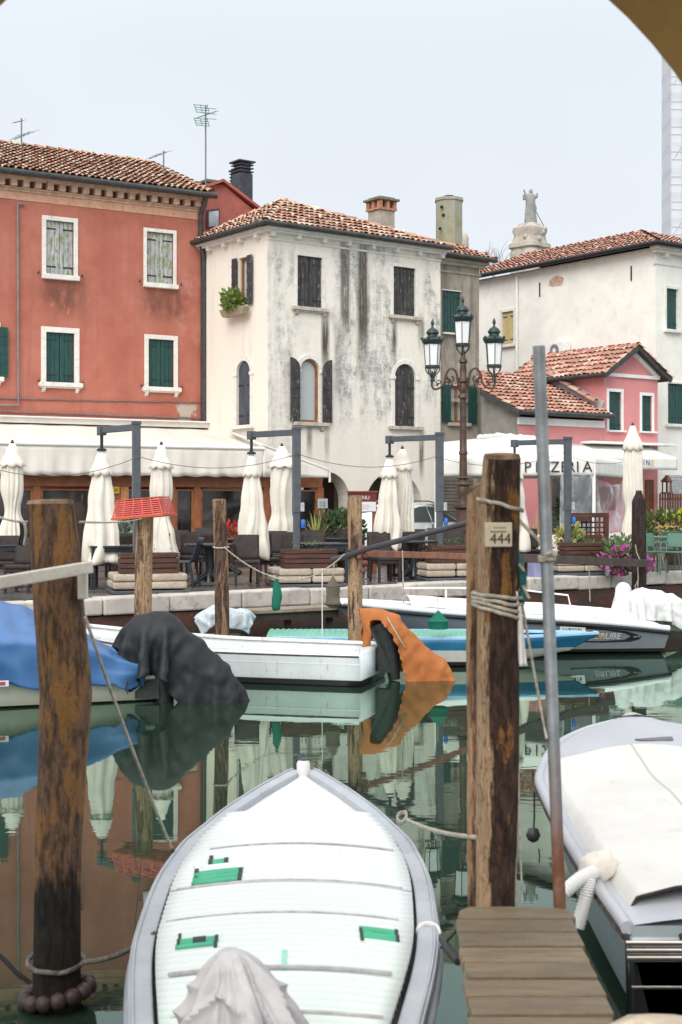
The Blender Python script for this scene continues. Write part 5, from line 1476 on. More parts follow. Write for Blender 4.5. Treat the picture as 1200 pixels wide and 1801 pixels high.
# ================================================================ CAR
def make_car():
    t = thing('parked_car', 'white hatchback car parked behind the terrace in front of the arcade', 'car', (0, 0, 0))
    Lc = 4.3
    M['car_paint'] = NT('car_paint').out((.74, .75, .76), .22, 0, .6, Coat_Weight=.6, Coat_Roughness=.05)
    M['car_glass'] = NT('car_glass').out((.07, .085, .085), .05, 0, .7)
    # stations: x from the rear, (sill half-width, belt half-width, belt z, top z, top half-width)
    st = [(0.0, .66, .70, .62, .66, .62), (.06, .76, .80, .80, .92, .66), (.25, .84, .86, .95, 1.22, .60), (.55, .86, .88, .97, 1.40, .585), (1.0, .87, .89, .97, 1.465, .60), (1.6, .87, .89, .96, 1.475, .61), (2.1, .87, .89, .95, 1.43, .60), (2.5, .87, .89, .94, 1.30, .61), (2.95, .86, .88, .93, 1.02, .66), (3.2, .86, .87, .91, .955, .68), (3.7, .84, .84, .83, .88, .62), (4.1, .76, .76, .68, .76, .5), (4.28, .62, .62, .52, .60, .4)]
    q = MB(); rings = []
    for x, sw, bw, bz, tz, tw in st:
        r = [(sw * .92, .24), (sw, .34), (bw * 1.005, .60), (bw, bz), (tw + (bw - tw) * .5, bz + (tz - bz) * .55), (tw, bz + (tz - bz) * .92), (tw * .55, tz)]
        rings.append([V((x, y, z)) for y, z in r] + [V((x, -y, z)) for y, z in reversed(r)])
    q.loft(rings, True, True, True); q.build('body', M['car_paint'], t, smooth=50, subsurf=1)
    def sidepatch(name, pts, m, out=.012, par=None):
        for sgn in (-1, 1):
            g = MB(); P_ = []
            for x, z in pts:
                for a, b in zip(st, st[1:]):
                    if a[0] <= x <= b[0]:
                        k = (x - a[0]) / (b[0] - a[0]); bw, bz, tz, tw = [a[i] + (b[i] - a[i]) * k for i in (2, 3, 4, 5)]
                        f = (z - bz) / max(.01, tz - bz); y = bw + (tw - bw) * f * .92 if f > 0 else bw
                        P_.append(V((x, sgn * (y + out), z)))
            g.prism(P_, V((0, -sgn * .03, 0))); g.build(name, m, par or t)
    sidepatch('side_window', [(.72, 1.02), (.85, 1.30), (1.25, 1.37), (1.50, 1.38), (1.50, 1.01)], M['car_glass'])
    sidepatch('side_window', [(1.56, 1.01), (1.56, 1.38), (1.95, 1.35), (2.25, 1.26), (2.70, 1.0)], M['car_glass'])
    g = MB(); g.prism([V((.16, -.56, 1.0)), V((.16, .56, 1.0)), V((.46, .5, 1.36)), V((.46, -.5, 1.36))], V((-.03, 0, .01))); g.build('rear_window', M['car_glass'], t)
    g = MB(); g.prism([V((2.98, -.62, 1.03)), V((2.98, .62, 1.03)), V((2.25, .55, 1.40)), V((2.25, -.55, 1.40))], V((.02, 0, .03))); g.build('windscreen', M['car_glass'], t)
    for sg in (-1, 1):
        g = MB(); g.box((.12, sg * .70, .88), (.22, .22, .17)); g.build('tail_light', simple('tail_red', (.35, .01, .012), .25) if 'tail_red' not in bpy.data.materials else bpy.data.materials['tail_red'], t, bevel=.03)
        g = MB(); g.box((2.62, sg * .98, 1.0), (.16, .2, .13)); g.build('wing_mirror', M['car_paint'], t, bevel=.03)
        for x in (1.28, 2.25):
            g = MB(); g.box((x, sg * .905, .86), (.2, .03, .03)); g.build('door_handle', M['car_paint'], t, bevel=.008)
        for x in (.82, 3.42):
            g = MB(); g.lathe([(.2, -.1), (.31, -.1), (.325, -.06), (.325, .06), (.31, .1), (.2, .1)], (0, 0, 0), 24); g.v = [V((v.x + x, sg * .80 + v.z, v.y + .325)) for v in g.v]; w = g.build('wheel', M['black'], t, smooth=50)
            g = MB(); g.lathe([(0, -.06), (.2, -.09), (.21, .09), (0, .05)], (0, 0, 0), 20); g.v = [V((v.x + x, sg * .81 + v.z, v.y + .325)) for v in g.v]; g.build('rim', M['steel'], w, smooth=40)
        g = MB(); g.tube([V((.55, sg * .55, 1.44)), V((1.0, sg * .57, 1.50)), V((1.8, sg * .57, 1.50)), V((2.2, sg * .55, 1.43))], .018, 6); g.build('roof_rail', M['steel'], t)
        g = MB(); g.prism([V((1.53, sg * .91, .4)), V((1.54, sg * .91, .4)), V((1.54, sg * .905, .95)), V((1.53, sg * .905, .95))], V((0, -sg * .03, 0))); g.build('door_gap', M['dark'], t)
    return t
car = make_car()
pc = PX(648, 33.4, ZQ); place(car, pc, R(50), sc=(.92, .95, 1.0))

# ================================================================ MENU BOARD
plM = Plane(PX(640, 30.0, ZQ), (.95, .3))
menu = thing('menu_board', 'wooden menu stand with dark red header and white sheets', 'menu board', PX(636, 30.0, ZQ), math.atan2(.3, .95))
a = plM.rect(612, 866, 662, 885); q = MB(); q.wallbox(plM, a[0], a[1], a[2] - .02, a[3], -.04, .03); q.build('header', simple('menu_red', (.17, .03, .032), .5), menu, bevel=.008)
M['lettering_white'] = simple('lettering_white', (.8, .78, .75), .6, .02, 5, 0)
text('MENU', 'lettering', .11, frameM(plM.at((a[0] + a[1]) / 2, (a[2] + a[3]) / 2, -.046), plM.u, V((0, 0, 1))), M['lettering_white'], menu)
q = MB(); q.wallbox(plM, a[0] - .02, a[1] + .02, a[3], a[3] + .03, -.07, .06); q.build('top_rail', M['timber'], menu)
for u in (a[0] + .04, a[1] - .04): q = MB(); q.wallbox(plM, u - .04, u + .04, ZQ, a[2], -.02, .04); q.build('post', M['timber'], menu)
b = plM.rect(615, 886, 656, 962); q = MB(); q.wallbox(plM, b[0], b[1], b[3] - .15, b[3], -.01, .025); q.build('back_panel', M['timber'], menu)
q = MB(); q.wallbox(plM, b[0] + .04, b[1] + .05, b[3] - .16, b[3] + .04, -.06, -.03); q.build('menu_sheet', simple('paper', (.74, .74, .73), .7, .04, 3, .05), menu)
q = MB()
for k in range(3): q.wallbox(plM, b[0] + .1, b[1] - .1 + .12 * math.sin(k * 3), b[3] - .03 - k * .04, b[3] - .02 - k * .04, -.064, -.06)
q.build('print', simple('print_grey', (.4, .4, .4), .8), menu)

# ================================================================ PLANTS
rp = random.Random(12)
def potted(name, label, cat, loc, pot=(.22, .3), fol=None, extra=None, mats=None, pm=None):
    t = thing(name, label, cat, loc)
    x, y, z = loc; q = MB(); q.lathe([(pot[0] * .75, z), (pot[0], z + pot[1] * .9), (pot[0] * 1.08, z + pot[1] * .92), (pot[0] * 1.08, z + pot[1]), (pot[0] * .9, z + pot[1]), (pot[0] * .88, z + pot[1] * .85), (0, z + pot[1] * .85)], (x, y, 0), 16); q.build('pot', pm or M['planter_wood'], t, smooth=40)
    for i, (c, rad, n, size, m) in enumerate(fol or []):
        q = MB(); leafblob(q, (x + c[0], y + c[1], z + c[2]), rad, n, size, rp); q.build('foliage', m, t)
    return t
l = PX(556, 30.5, ZQ); t = potted('yucca_plant', 'spiky yellow green yucca in a pot in front of the veranda corner', 'plant', l, (.26, .45))
q = MB(); blades(q, l + V((0, 0, .5)), 60, .95, .028, rp); q.build('foliage', M['leaf_yellow'], t)
l = PX(594, 31.2, ZQ); potted('bushy_shrub', 'dense grey green shrub in a planter left of the menu board', 'plant', l, (.34, .5), [((0, 0, .85), (.62, .5, .45), 900, .11, M['leaf_dark']), ((.1, -.2, .9), (.5, .4, .4), 500, .10, M['leaf'])])
l = PX(572, 32.0, ZQ); t = potted('grass_plant', 'reddish brown feathery plant behind the spiky yucca', 'plant', l, (.2, .4)); q = MB(); blades(q, l + V((0, 0, .4)), 90, 1.25, .012, rp, .5, .3); q.build('foliage', leafmat('leaf_red', (.09, .03, .02), (.16, .07, .05)), t)
l = PX(214, 27.2, ZQ); potted('conifer_shrub', 'small grey green conifer behind the first umbrella', 'plant', l, (.17, .45), [((0, 0, .78), (.2, .2, .4), 420, .09, leafmat('leaf_grey', (.10, .14, .10), (.2, .25, .19)))])
l = PX(404, 31.6, ZQ); potted('geranium', 'red flowering geranium on the veranda ledge', 'plant', l, (.2, .55), [((0, 0, .7), (.25, .2, .2), 160, .1, M['leaf']), ((0, -.05, .82), (.26, .2, .24), 190, .09, M['petal_red'])])
l = PX(690, 32.0, ZQ); potted('geranium', 'small pot of red flowers behind the third umbrella', 'plant', l, (.16, .4), [((0, 0, .5), (.2, .2, .16), 120, .1, M['leaf']), ((0, 0, .62), (.18, .18, .14), 90, .08, M['petal_red'])])
l = PX(1048, 29.2, ZQ); potted('rosemary_bush', 'feathery green bush in a dark trough left of the dark pointed post', 'plant', l, (.3, .32), [((.1, 0, .42), (.5, .3, .2), 480, .10, M['leaf']), ((.5, 0, .5), (.45, .3, .28), 450, .10, leafmat('leaf_soft', (.09, .14, .06), (.16, .22, .10)))])
l = PX(1090, 28.75, ZQ); potted('petunia_pot', 'magenta flowering petunias spilling from a pot at the quay edge', 'plant', l, (.2, .26), [((0, 0, .3), (.48, .25, .25), 330, .09, M['leaf']), ((.05, -.12, .3), (.55, .25, .27), 150, .085, M['petal_pink']), ((.42, -.05, .2), (.22, .2, .25), 60, .085, M['petal_pink'])])
l = PX(1000, 30.5, ZQ); potted('yellow_leaf_plant', 'yellowish leafy plant in front of the trellis', 'plant', l, (.2, .4), [((0, 0, .75), (.3, .25, .26), 150, .13, M['leaf_yellow']), ((.1, -.1, .6), (.28, .22, .2), 80, .12, M['leaf']), ((-.2, -.1, .55), (.25, .2, .2), 60, .1, simple('petal_peach', (.6, .3, .2), .6))])
l = PX(940, 31.5, ZQ); t = potted('palm_plant', 'arching narrow leaved plant behind the steel pipe', 'plant', l, (.22, .4)); q = MB(); blades(q, l + V((0, 0, .4)), 50, 1.1, .022, rp, .9, .7); q.build('foliage', M['leaf_yellow'], t)
l = PX(1000, 34.5, ZQ); potted('laurel_tree', 'tall thin green shrub seen through the plastic sheet', 'plant', l, (.2, .4), [((0, 0, 1.15), (.3, .3, .6), 420, .13, M['leaf'])])
l = PX(1195, 33.5, ZQ); t = potted('hedge_planter', 'leafy planter with yellow blossoms before the red slat fence', 'plant', l, (.35, .5), [((-.3, 0, .95), (.8, .3, .3), 700, .12, M['leaf']), ((-.1, -.1, 1.05), (.5, .2, .2), 90, .1, simple('petal_yellow', (.6, .5, .03), .6))])
# window box on the white house
wb0 = plWL.at((hl['u'][0] + hl['u'][1]) / 2 + .1, hl['u'][2] - .12, -.3)
t = thing('window_box', 'terracotta trough of green plants under the open dark shutters of the white house', 'flower box', wb0, angW)
q = MB(); um = (hl['u'][0] + hl['u'][1]) / 2 + .12
q.hexa([plWL.at(um + a, z, d) for z, k in ((wb0.z - .16, .82), (wb0.z + .05, 1.0)) for a, d in ((-.62 * k, -.12 - .02), (.62 * k, -.14), (.62 * k, -.14 - .22 * k), (-.62 * k, -.14 - .22 * k))]); q.build('trough', simple('trough', (.33, .27, .19), .8), t, bevel=.01)
q = MB(); leafblob(q, plWL.at(um, wb0.z + .2, -.26), (.3, .5, .22), 420, .13, rp); leafblob(q, plWL.at(um + .1, wb0.z + .32, -.26), (.25, .4, .25), 160, .14, rp); q.build('foliage', leafmat('leaf_fresh', (.10, .16, .03), (.2, .26, .07)), t)
# bare bush on the roofline behind
l = P(868, 458, 62.0); t = thing('bare_tree', 'leafless wispy treetop above the roofs left of the statue', 'tree', l - V((0, 0, 6)))
q = MB(); q.tube([l - V((0, 0, 6)), l + V((0, 0, .0))], [.12, .05], 6); q.build('trunk', simple('twig', (.3, .3, .31), .9), t)
q = MB()
for _ in range(26):
    a = rp.uniform(0, 6.28); p = l + V((rp.uniform(-.3, .5), 0, rp.uniform(-.6, .2))); e = p + V((math.cos(a) * .35 + .1, math.sin(a) * .3, rp.uniform(.35, .9))); q.tube([p, p.lerp(e, .5) + V((0, 0, .08)), e], [.014, .010, .005], 4)
q.build('crown', bpy.data.materials['twig'], t)

# ================================================================ PIZZERIA CANOPY
A_ = PX(768, 33.6, 0); B_ = PX(1045, 32.6, 0); C_ = PX(1103, 37.0, 0); D_ = PX(772, 38.0, 0)
piz = thing('pizzeria_canopy', 'large white pizzeria canopy with dark lettering on its valance and clear plastic sheets', 'canopy', (A_ + B_ + C_ + D_) / 4 + V((0, 0, ZQ)))
zt = H - (806 - HY) / F * 32.6; zb = H - (836 - HY) / F * 32.6
pk_ = P(884, 767, 35.4); pk1_ = P(771, 779, 35.6); cs = [V((p.x, p.y, zt)) for p in (A_, B_, C_, D_)]
q = MB()
for a, b, ta, tb in ((cs[0], cs[1], pk1_, pk_), (cs[1], cs[2], pk_, pk_), (cs[2], cs[3], pk_, pk1_), (cs[3], cs[0], pk1_, pk1_)):
    def fn(s, k, a=a, b=b):
        p = a.lerp(b, s).lerp(ta.lerp(tb, s), k); p.z += .09 * math.sin(math.pi * k) * (1 - .9 * math.sin(math.pi * s)); return p
    q.add(*sheetgrid(fn, 16, 10))
q.build('canopy_roof', M['canvas_white'], piz, smooth=60, solid=.02)
def val(a, b, name='valance', zb=zb, m=None, amp=.02):
    d = (b - a).normalized(); nn = V((d.y, -d.x, 0)); L = (b - a).length; g = MB()
    g.add(*sheetgrid(lambda s, k: a.lerp(b, s) + V((0, 0, (zb - zt) * k)) + nn * (.03 + amp * math.sin(s * L * 9) * k), int(L * 10) + 4, 5)); return g.build(name, m or M['canvas_white'], piz, smooth=60, solid=.012)
for a, b in zip(cs, cs[1:] + cs[:1]): val(a, b)
dA = (cs[1] - cs[0]).normalized(); nA = V((dA.y, -dA.x, 0))
M['lettering_navy'] = simple('lettering_navy', (.012, .02, .035), .6, .02, 5, 0)
def onAB(px):
    d = V(((px - 600) / F, 1, 0)); t = ((cs[0] - V((0, 0, 0))).cross(dA).z) / (d.cross(dA).z); return V((d.x * t, d.y * t, 0))
for ch, px in zip('PIZZERIA', (929, 945, 961, 977, 993, 1005, 1017, 1034)):
    p = onAB(px); text(ch, 'lettering', .36, frameM(V((p.x, p.y, (zt + zb) / 2 - .01)) + nA * .075, dA, V((0, 0, 1))), M['lettering_navy'], piz, sx=.95)
for p in cs[:3]:
    g = MB(); g.beam(V((p.x, p.y, ZQ)) - nA * -.02, V((p.x, p.y, zt)), .07, .07); g.build('pole', M['white_paint'], piz)
g = MB(); rr = random.Random(2)
for k in range(22):
    p = pk_ + V((-.55 + 1.3 * k / 21 * 1.0, rr.uniform(-.05, .05), .02 - .05 * abs(k - 8) / 8)); r = rr.uniform(.06, .10); g.lathe([(r * math.sin(math.pi * j / 5), p.z - r * .8 * math.cos(math.pi * j / 5)) for j in range(6)], (p.x, p.y, 0), 7)
g.build('rolled_cloth', M['canvas_white'], piz, smooth=70)
# clear plastic side sheet
def plastic():
    t = NT('clear_plastic'); n = t.noise(1.2, 5, .6, t.map((1.2, 1.2, 1.2), rot=(0, .5, 0))); 
    tr = t.n.new('ShaderNodeBsdfTransparent'); tr.inputs[0].default_value = (.93, .95, .97, 1); mixs = t.n.new('ShaderNodeMixShader')
    f = t.mr(n, .42, .66, .22, .80); t.l.new(f, mixs.inputs[0]); t.out((.62, .66, .70), .25, 0, .6); t.l.new(tr.outputs[0], mixs.inputs[1]); t.l.new(t.b.outputs[0], mixs.inputs[2])
    t.l.new(mixs.outputs[0], t.n['Material Output'].inputs[0]); return t.m
M['plastic'] = plastic()
a, b = onAB(985), cs[1].copy(); 
def pl_(s, k, a=V((a.x, a.y, 0)), b=V((cs[1].x, cs[1].y, 0))):
    p = a.lerp(b, s); zz = zb + .02 + (ZQ + .72 - zb) * k; return V((p.x, p.y, zz)) + nA * (.05 * math.sin(6 * k + 5 * (s - .5) ** 2 * 8) + .03 * math.sin(9 * s))
g = MB(); g.add(*sheetgrid(pl_, 24, 24)); g.build('plastic_sheet', M['plastic'], piz, smooth=80)
dB = (cs[2] - cs[1]).normalized(); nB = V((dB.y, -dB.x, 0))
def pl2(s, k):
    p = cs[1].lerp(cs[2], s); zz = zb + .02 + (ZQ + .72 - zb) * k; zz -= .35 * 4 * s * (1 - s) * (1 - k) * .6; return V((p.x, p.y, zz)) + nB * (.10 * math.sin(5 * k + 9 * (s - .5) ** 2 * 4) * math.sin(math.pi * s))
g = MB(); g.add(*sheetgrid(pl2, 30, 30)); g.build('plastic_sheet', M['plastic'], piz, smooth=80)
for i, (p0, p1) in enumerate(((onAB(920), cs[1]), (cs[1], cs[2]))):
    d = (p1 - V((p0.x, p0.y, p1.z))).normalized(); g = MB(); p0 = V((p0.x, p0.y, 0)); p1 = V((p1.x, p1.y, 0))
    g.add(*sheetgrid(lambda s, k: p0.lerp(p1, s) + V((0, 0, ZQ + .72 - .5 * k)) + V((d.y, -d.x, 0)) * (.02 + .015 * math.sin(s * 30)), 30, 3)); g.build('lower_panel', M['canvas_white'], piz, smooth=70, solid=.01)
# shopfront behind: door frame, window, wine coloured poster inside the pizzeria
sf = thing('pizzeria_shopfront', 'dark timber window and door frames of the pizzeria under the canopy', 'shopfront', plP.at(uA * .5, ZQ))
q = MB(); 
for px in (966, 1004, 1048): 
    u = plP.hit(px, 870)[0]; q = MB(); q.wallbox(plP, u - .06, u + .06, ZQ, ZQ + 2.4, -.06, .0); q.build('frame', M['timber'], sf)
q = MB(); q.wallbox(plP, plP.hit(966, 870)[0], plP.hit(1048, 870)[0], ZQ + .6, ZQ + 2.35, -.03, -.004); q.build('pane', M['veranda_glass'], sf)
r = plP.rect(1052, 862, 1082, 885); q = MB(); q.wallbox(plP, r[0], r[1], r[2] - .2, r[3] + .1, -.03, -.002); q.build('wall_sign', simple('wall_sign', (.25, .06, .07), .6), sf)
q = MB(); u = plP.hit(1141, 870)[0]; q.wallbox(plP, u - .16, u + .2, ZQ, ZQ + 2.15, -.04, -.002); q.build('door', simple('door_brown', (.14, .05, .02), .5), sf, bevel=.01)
# second awning at the right with a coloured mark
plS = plP.shift(-1.1)
sa = thing('side_awning', 'narrow white awning with a multicoloured printed mark at the right edge', 'awning', plS.at(1.5, ZQ + 2.5))
uS0, uS1 = plS.hit(1010, 800)[0], plS.hit(1190, 800)[0]; zs0, zs1 = plS.hit(1150, 826)[1], plS.hit(1150, 803)[1]; zsw = plP.hit(1100, 783)[1]
q = MB(); q.add(*sheetgrid(lambda s, k: plS.at(uS0 + (uS1 - uS0) * s, zs1 + (zsw - zs1) * k - .04 * math.sin(math.pi * k), 1.1 * k), 20, 4)); q.build('awning_roof', M['canvas_white'], sa, smooth=60, solid=.02)
q = MB(); q.add(*sheetgrid(lambda s, k: plS.at(uS0 + (uS1 - uS0) * s, zs1 + (zs0 - zs1) * k, -.02 - .012 * math.sin(s * 40) * k), 60, 4)); q.build('valance', M['canvas_white'], sa, smooth=60, solid=.012)
q = MB(); q.wallbox(plP, plP.hit(1020, 783)[0], plP.hit(1172, 783)[0], zsw, zsw + .07, -.5, .0); q.build('canopy_shelf', M['white_paint'], sa)
for ch, px, c in (('I', 1131, (.35, .02, .02)), ('N', 1138, (.03, .2, .5)), ('E', 1146, (.7, .5, .02))):
    u = plS.hit(px, 815)[0]; text(ch, 'lettering', .24, frameM(plS.at(u, (zs0 + zs1) / 2, -.045), plS.u, V((0, 0, 1))), simple('print_' + ch.lower(), c, .6, .02, 5, 0), sa)
# lantern on the wall, slat fence at the far right, roller shutter
plX = plB.shift(-1.0)
fn_ = thing('slat_fence', 'reddish brown vertical slat fence beside the pink wall', 'fence', plX.at(.6, ZQ))
r = plX.rect(1161, 868, 1215, 905)
for k in range(13):
    u = r[0] + (r[1] - r[0]) * k / 12; q = MB(); q.wallbox(plX, u - .03, u + .03, ZQ, r[3], -.02, .01); q.build('slat', simple('fence_red', (.16, .06, .035), .6) if 'fence_red' not in bpy.data.materials else bpy.data.materials['fence_red'], fn_)
q = MB(); q.wallbox(plX, r[0], r[1], r[3] - .2, r[3] - .14, .01, .04); q.wallbox(plX, r[0], r[1], ZQ + .3, ZQ + .36, .01, .04); q.build('rail', bpy.data.materials['fence_red'], fn_)
wl_ = thing('wooden_lantern', 'brown wooden lantern standing on the slat fence', 'lantern', plX.at(plX.hit(1173, 868)[0], r[3]))
u = plX.hit(1173, 868)[0]; z = r[3]
q = MB(); q.wallbox(plX, u - .13, u + .13, z, z + .04, -.13, .13); q.wallbox(plX, u - .11, u + .11, z + .34, z + .37, -.11, .11); q.build('frame', bpy.data.materials['fence_red'], wl_)
for a, b in ((-1, -1), (1, -1), (1, 1), (-1, 1)): q = MB(); q.wallbox(plX, u + a * .09 - .015, u + a * .09 + .015, z + .04, z + .34, b * .09 - .015, b * .09 + .015); q.build('post', bpy.data.materials['fence_red'], wl_)
q = MB(); q.loft([[plX.at(u + a * .14 * k, z + h, b * .14 * k) for a, b in ((-1, -1), (1, -1), (1, 1), (-1, 1))] for k, h in ((1, .37), (.3, .52), (.25, .56))], True, True, True); q.build('lantern_roof', bpy.data.materials['fence_red'], wl_)
q = MB(); k = 0; a = plB.hit(1176, 835); z = ZQ
q.wallbox(plB, a[0], a[0] + 1.6, ZQ, a[1], -.03, .02)
while z < a[1] - .06: q.wallbox(plB, a[0], a[0] + 1.6, z, z + .06, -.05, -.028); z += .09
q.build('roller_shutter', simple('shutter_pale', (.42, .43, .44), .5), big)

# ================================================================ TRELLIS
plT = Plane(PX(1040, 31.2, ZQ), (.97, .22))
tr = thing('trellis_screen', 'dark reddish wooden trellis screen with square lattice', 'trellis', PX(1036, 31.2, ZQ), math.atan2(.22, .97))
M['trellis'] = simple('trellis', (.085, .033, .022), .6, .25, 6, .2)
r = plT.rect(1000, 902, 1070, 985)
q = MB()
for u in (r[0] + .05, r[1] - .05): q = MB(); q.wallbox(plT, u - .05, u + .05, ZQ, r[3], -.04, .04); q.build('post', M['trellis'], tr, bevel=.006)
for z in (r[3] - .05, ZQ + .12): q = MB(); q.wallbox(plT, r[0], r[1], z - .05, z + .05, -.05, .05); q.build('rail', M['trellis'], tr, bevel=.006)
q = MB()
for k in range(1, 9): u = r[0] + (r[1] - r[0]) * k / 9; q.wallbox(plT, u - .017, u + .017, ZQ + .15, r[3] - .1, -.015, .0)
for k in range(1, 9): z = ZQ + .15 + (r[3] - ZQ - .25) * k / 9; q.wallbox(plT, r[0] + .1, r[1] - .1, z - .017, z + .017, .001, .016)
q.build('lattice', M['trellis'], tr)
for (px0, y0, px1, y1) in ((1000, 906, 1034, 917), (1017, 940, 1052, 958)):
    a = plT.rect(px0, y0, px1, y1); q = MB(); q.wallbox(plT, a[0], a[1], a[2], a[3], -.26, -.05); q.build('hanging_box', M['trellis'], tr, bevel=.01)

# ================================================================ FAIRY LIGHT CABLES, FLOATS, CRATE AT THE QUAY
M['cable'] = simple('cable_brown', (.16, .09, .08), .7)
posts = [V(((px - 600) / F * Y, Y, ZQ)) + V((-.17, 0, 0)) for px, Y, _, _ in U]
pth = [P(-20, 822, 22.5)] + [P(px, y, Y - .1) for px, y, Y in ((244, 803, 23.5), (523, 798, 25.3), (766, 803, 27.3), (990, 796, 29.3))] + [P(1130, 800, 33.0)]
cable = thing('string_light_cable', 'thin brown cable sagging from post to post of the umbrellas', 'cable', pth[1])
for a, b in zip(pth, pth[1:]):
    q = MB(); q.tube(catenary(a, b, .22), .006, 5); q.build('strand', M['cable'], cable)
lc = PX(948, 28.1, ZQ); t = thing('lavender_crate', 'lavender grey plastic tub on the quay edge left of the steel pipe', 'crate', lc, R(20))
ax = (V((math.cos(R(20)), math.sin(R(20)), 0)), V((-math.sin(R(20)), math.cos(R(20)), 0)), V((0, 0, 1)))
q = MB(); q.box(lc + V((0, 0, .17)), (.36, .3, .34), ax); q.build('tub', simple('lavender', (.26, .26, .42), .5, .1, 5, .1), t, bevel=.02)
q = MB(); q.box(lc + V((0, 0, .345)), (.40, .34, .03), ax); q.build('rim', bpy.data.materials['lavender'], t, bevel=.008)
l = PX(1070, 28.75, ZQ); t = thing('tin_can', 'small tin bucket on the quay by the petunias', 'bucket', l); q = MB(); q.lathe([(.06, l.z), (.075, l.z + .2), (.07, l.z + .2), (.055, l.z + .02), (0, l.z + .02)], (l.x, l.y, 0), 14); q.build('bucket', M['steel'], t, smooth=40)
# ================================================================ MOORING POLES
def pole_mat(name, bark, wood, amber, wetz, k=.5, wet=(.016, .014, .011), band=.25, sc=1.0, dirk=.6, amb=.55, side=None):
    t = NT(name); s = t.xyz(); z = s['Z']
    st = t.noise(1.6 * sc, 6, .7, t.map((3.6, 3.6, .45)), .15); st2 = t.noise(6 * sc, 7, .72, t.map((4, 4, 1.1))); bl = t.noise(2.2 * sc, 7, .72, t.map((3.0, 3.0, .75)), .15)
    fi = t.noise(18, 5, .75, t.map((3, 3, .25))); mo = t.noise(38, 5, .75, t.map((1.3, 1.3, .6)))
    c = t.mix(t.mr(st2, .38, .62), mul(bark, .5), mul(bark, 1.5))
    c = t.mix(t.ma('MULTIPLY', t.mr(bl, amb, amb + .07), t.mr(mo, .35, .6, .35, 1)), c, amber)
    wd = t.mr(st, k, k + .05)
    if side: wd = t.mr(t.ma('ADD', t.ma('ADD', s['X'], t.ma('MULTIPLY', t.ma('SUBTRACT', st, .5), side[1])), t.ma('MULTIPLY', t.ma('SUBTRACT', st2, .5), side[1] * .35)), side[0] - .006, side[0] + .006, 1, 0)
    c = t.mix(wd, c, t.mix(t.mr(fi, .35, .65), wood, mul(wood, .55)))
    c = t.mix(t.mr(mo, .52, .66, 0, dirk), c, mul(bark, .30))
    sp = t.voro(9 * sc, t.map((1, 1, .35)))
    c = t.mix(t.mr(sp.outputs['Distance'], .05, .12, .8, 0), c, mul(bark, .15))
    if wetz is not None:
        w = t.mr(t.ma('ADD', z, t.ma('MULTIPLY', t.ma('SUBTRACT', bl, .5), .7)), wetz - band, wetz + band * .4, 1, 0)
        c = t.mix(t.ma('MULTIPLY', w, .94), c, t.mix(t.mr(st2, .4, .65), wet, mul(wet, 2.2)))
    t.bump(t.ma('ADD', t.ma('ADD', st2, t.ma('MULTIPLY', wd, .5)), t.ma('ADD', fi, t.ma('MULTIPLY', mo, .6))), .9, .03)
    return t.out(c, .8, 0, .25)
def pole(name, label, pts, r, m, knots=0, flat=False, seed=1, top=None, group=None):
    """pts: world axis points bottom to top, r: radii"""
    rr = random.Random(seed); t = thing(name, label, 'mooring pole', (pts[0][0], pts[0][1], 0), 0, group)
    n = 22; rings = []
    M_ = 26
    ax = []
    for j in range(M_ + 1):
        f = j / M_ * (len(pts) - 1); i = min(int(f), len(pts) - 2); k = f - i; k = k * k * (3 - 2 * k)
        p = V(pts[i]).lerp(V(pts[i + 1]), f - i); rad = r[i] + (r[i + 1] - r[i]) * k
        ring = []
        for a in range(n):
            th = 2 * math.pi * a / n
            w = 1 + .07 * noise.noise(V((math.cos(th) * 1.6 + seed * 5, math.sin(th) * 1.6, p.z * 1.3))) + .035 * noise.noise(V((math.cos(th) * 4 + seed, math.sin(th) * 4, p.z * 2.5)))
            ring.append(V((p.x + rad * w * math.cos(th), p.y + rad * w * math.sin(th), p.z)))
        rings.append(ring)
    if top:   # cut of the head, tilted
        for v in rings[-1]: v.z += (v.x - pts[-1][0]) * top[0] + (v.y - pts[-1][1]) * top[1]
    q = MB(); q.loft(rings, True, True, False); q.build('trunk', m, t, smooth=60)
    q = MB(); q.poly(rings[-1]); c = sum(rings[-1], V()) / n
    q = MB(); rr2 = [[c + (v - c) * k + V((0, 0, h)) for v in rings[-1]] for k, h in ((1, 0), (.93, .018), (.5, .022), (.05, .018))]; q.loft(rr2, True, False, True)
    q.build('end_grain', M['end_grain'], t, smooth=40)
    return t
def eg():
    t = NT('end_grain'); n = t.noise(9, 6, .7); n2 = t.noise(30, 3)
    return t.out(t.mix(t.mr(n, .35, .65), (.30, .20, .12), (.07, .05, .035)), .9, 0, .2)
M['end_grain'] = eg()
YA = 7.04
def pz(px, py, Y): p = P(px, py, Y); return p
# near left
M['pole_left'] = pole_mat('pole_left', (.15, .088, .056), (.28, .18, .12), (.34, .165, .048), .66, .66, (.010, .009, .008), .10, 1.3, .42, .49)
pole('mooring_pole', 'thick brown mooring post in the left foreground carrying a white plank', [pz(103, 1800, YA) - V((0, 0, .6)), pz(100, 1790, YA), pz(100, 1520, YA), pz(108, 1400, YA), pz(116, 1225, YA), pz(104, 1090, YA), pz(96, 960, YA), pz(88, 886, YA)], [.118, .118, .115, .117, .128, .126, .122, .116], M['pole_left'], seed=3, top=(.02, .0))
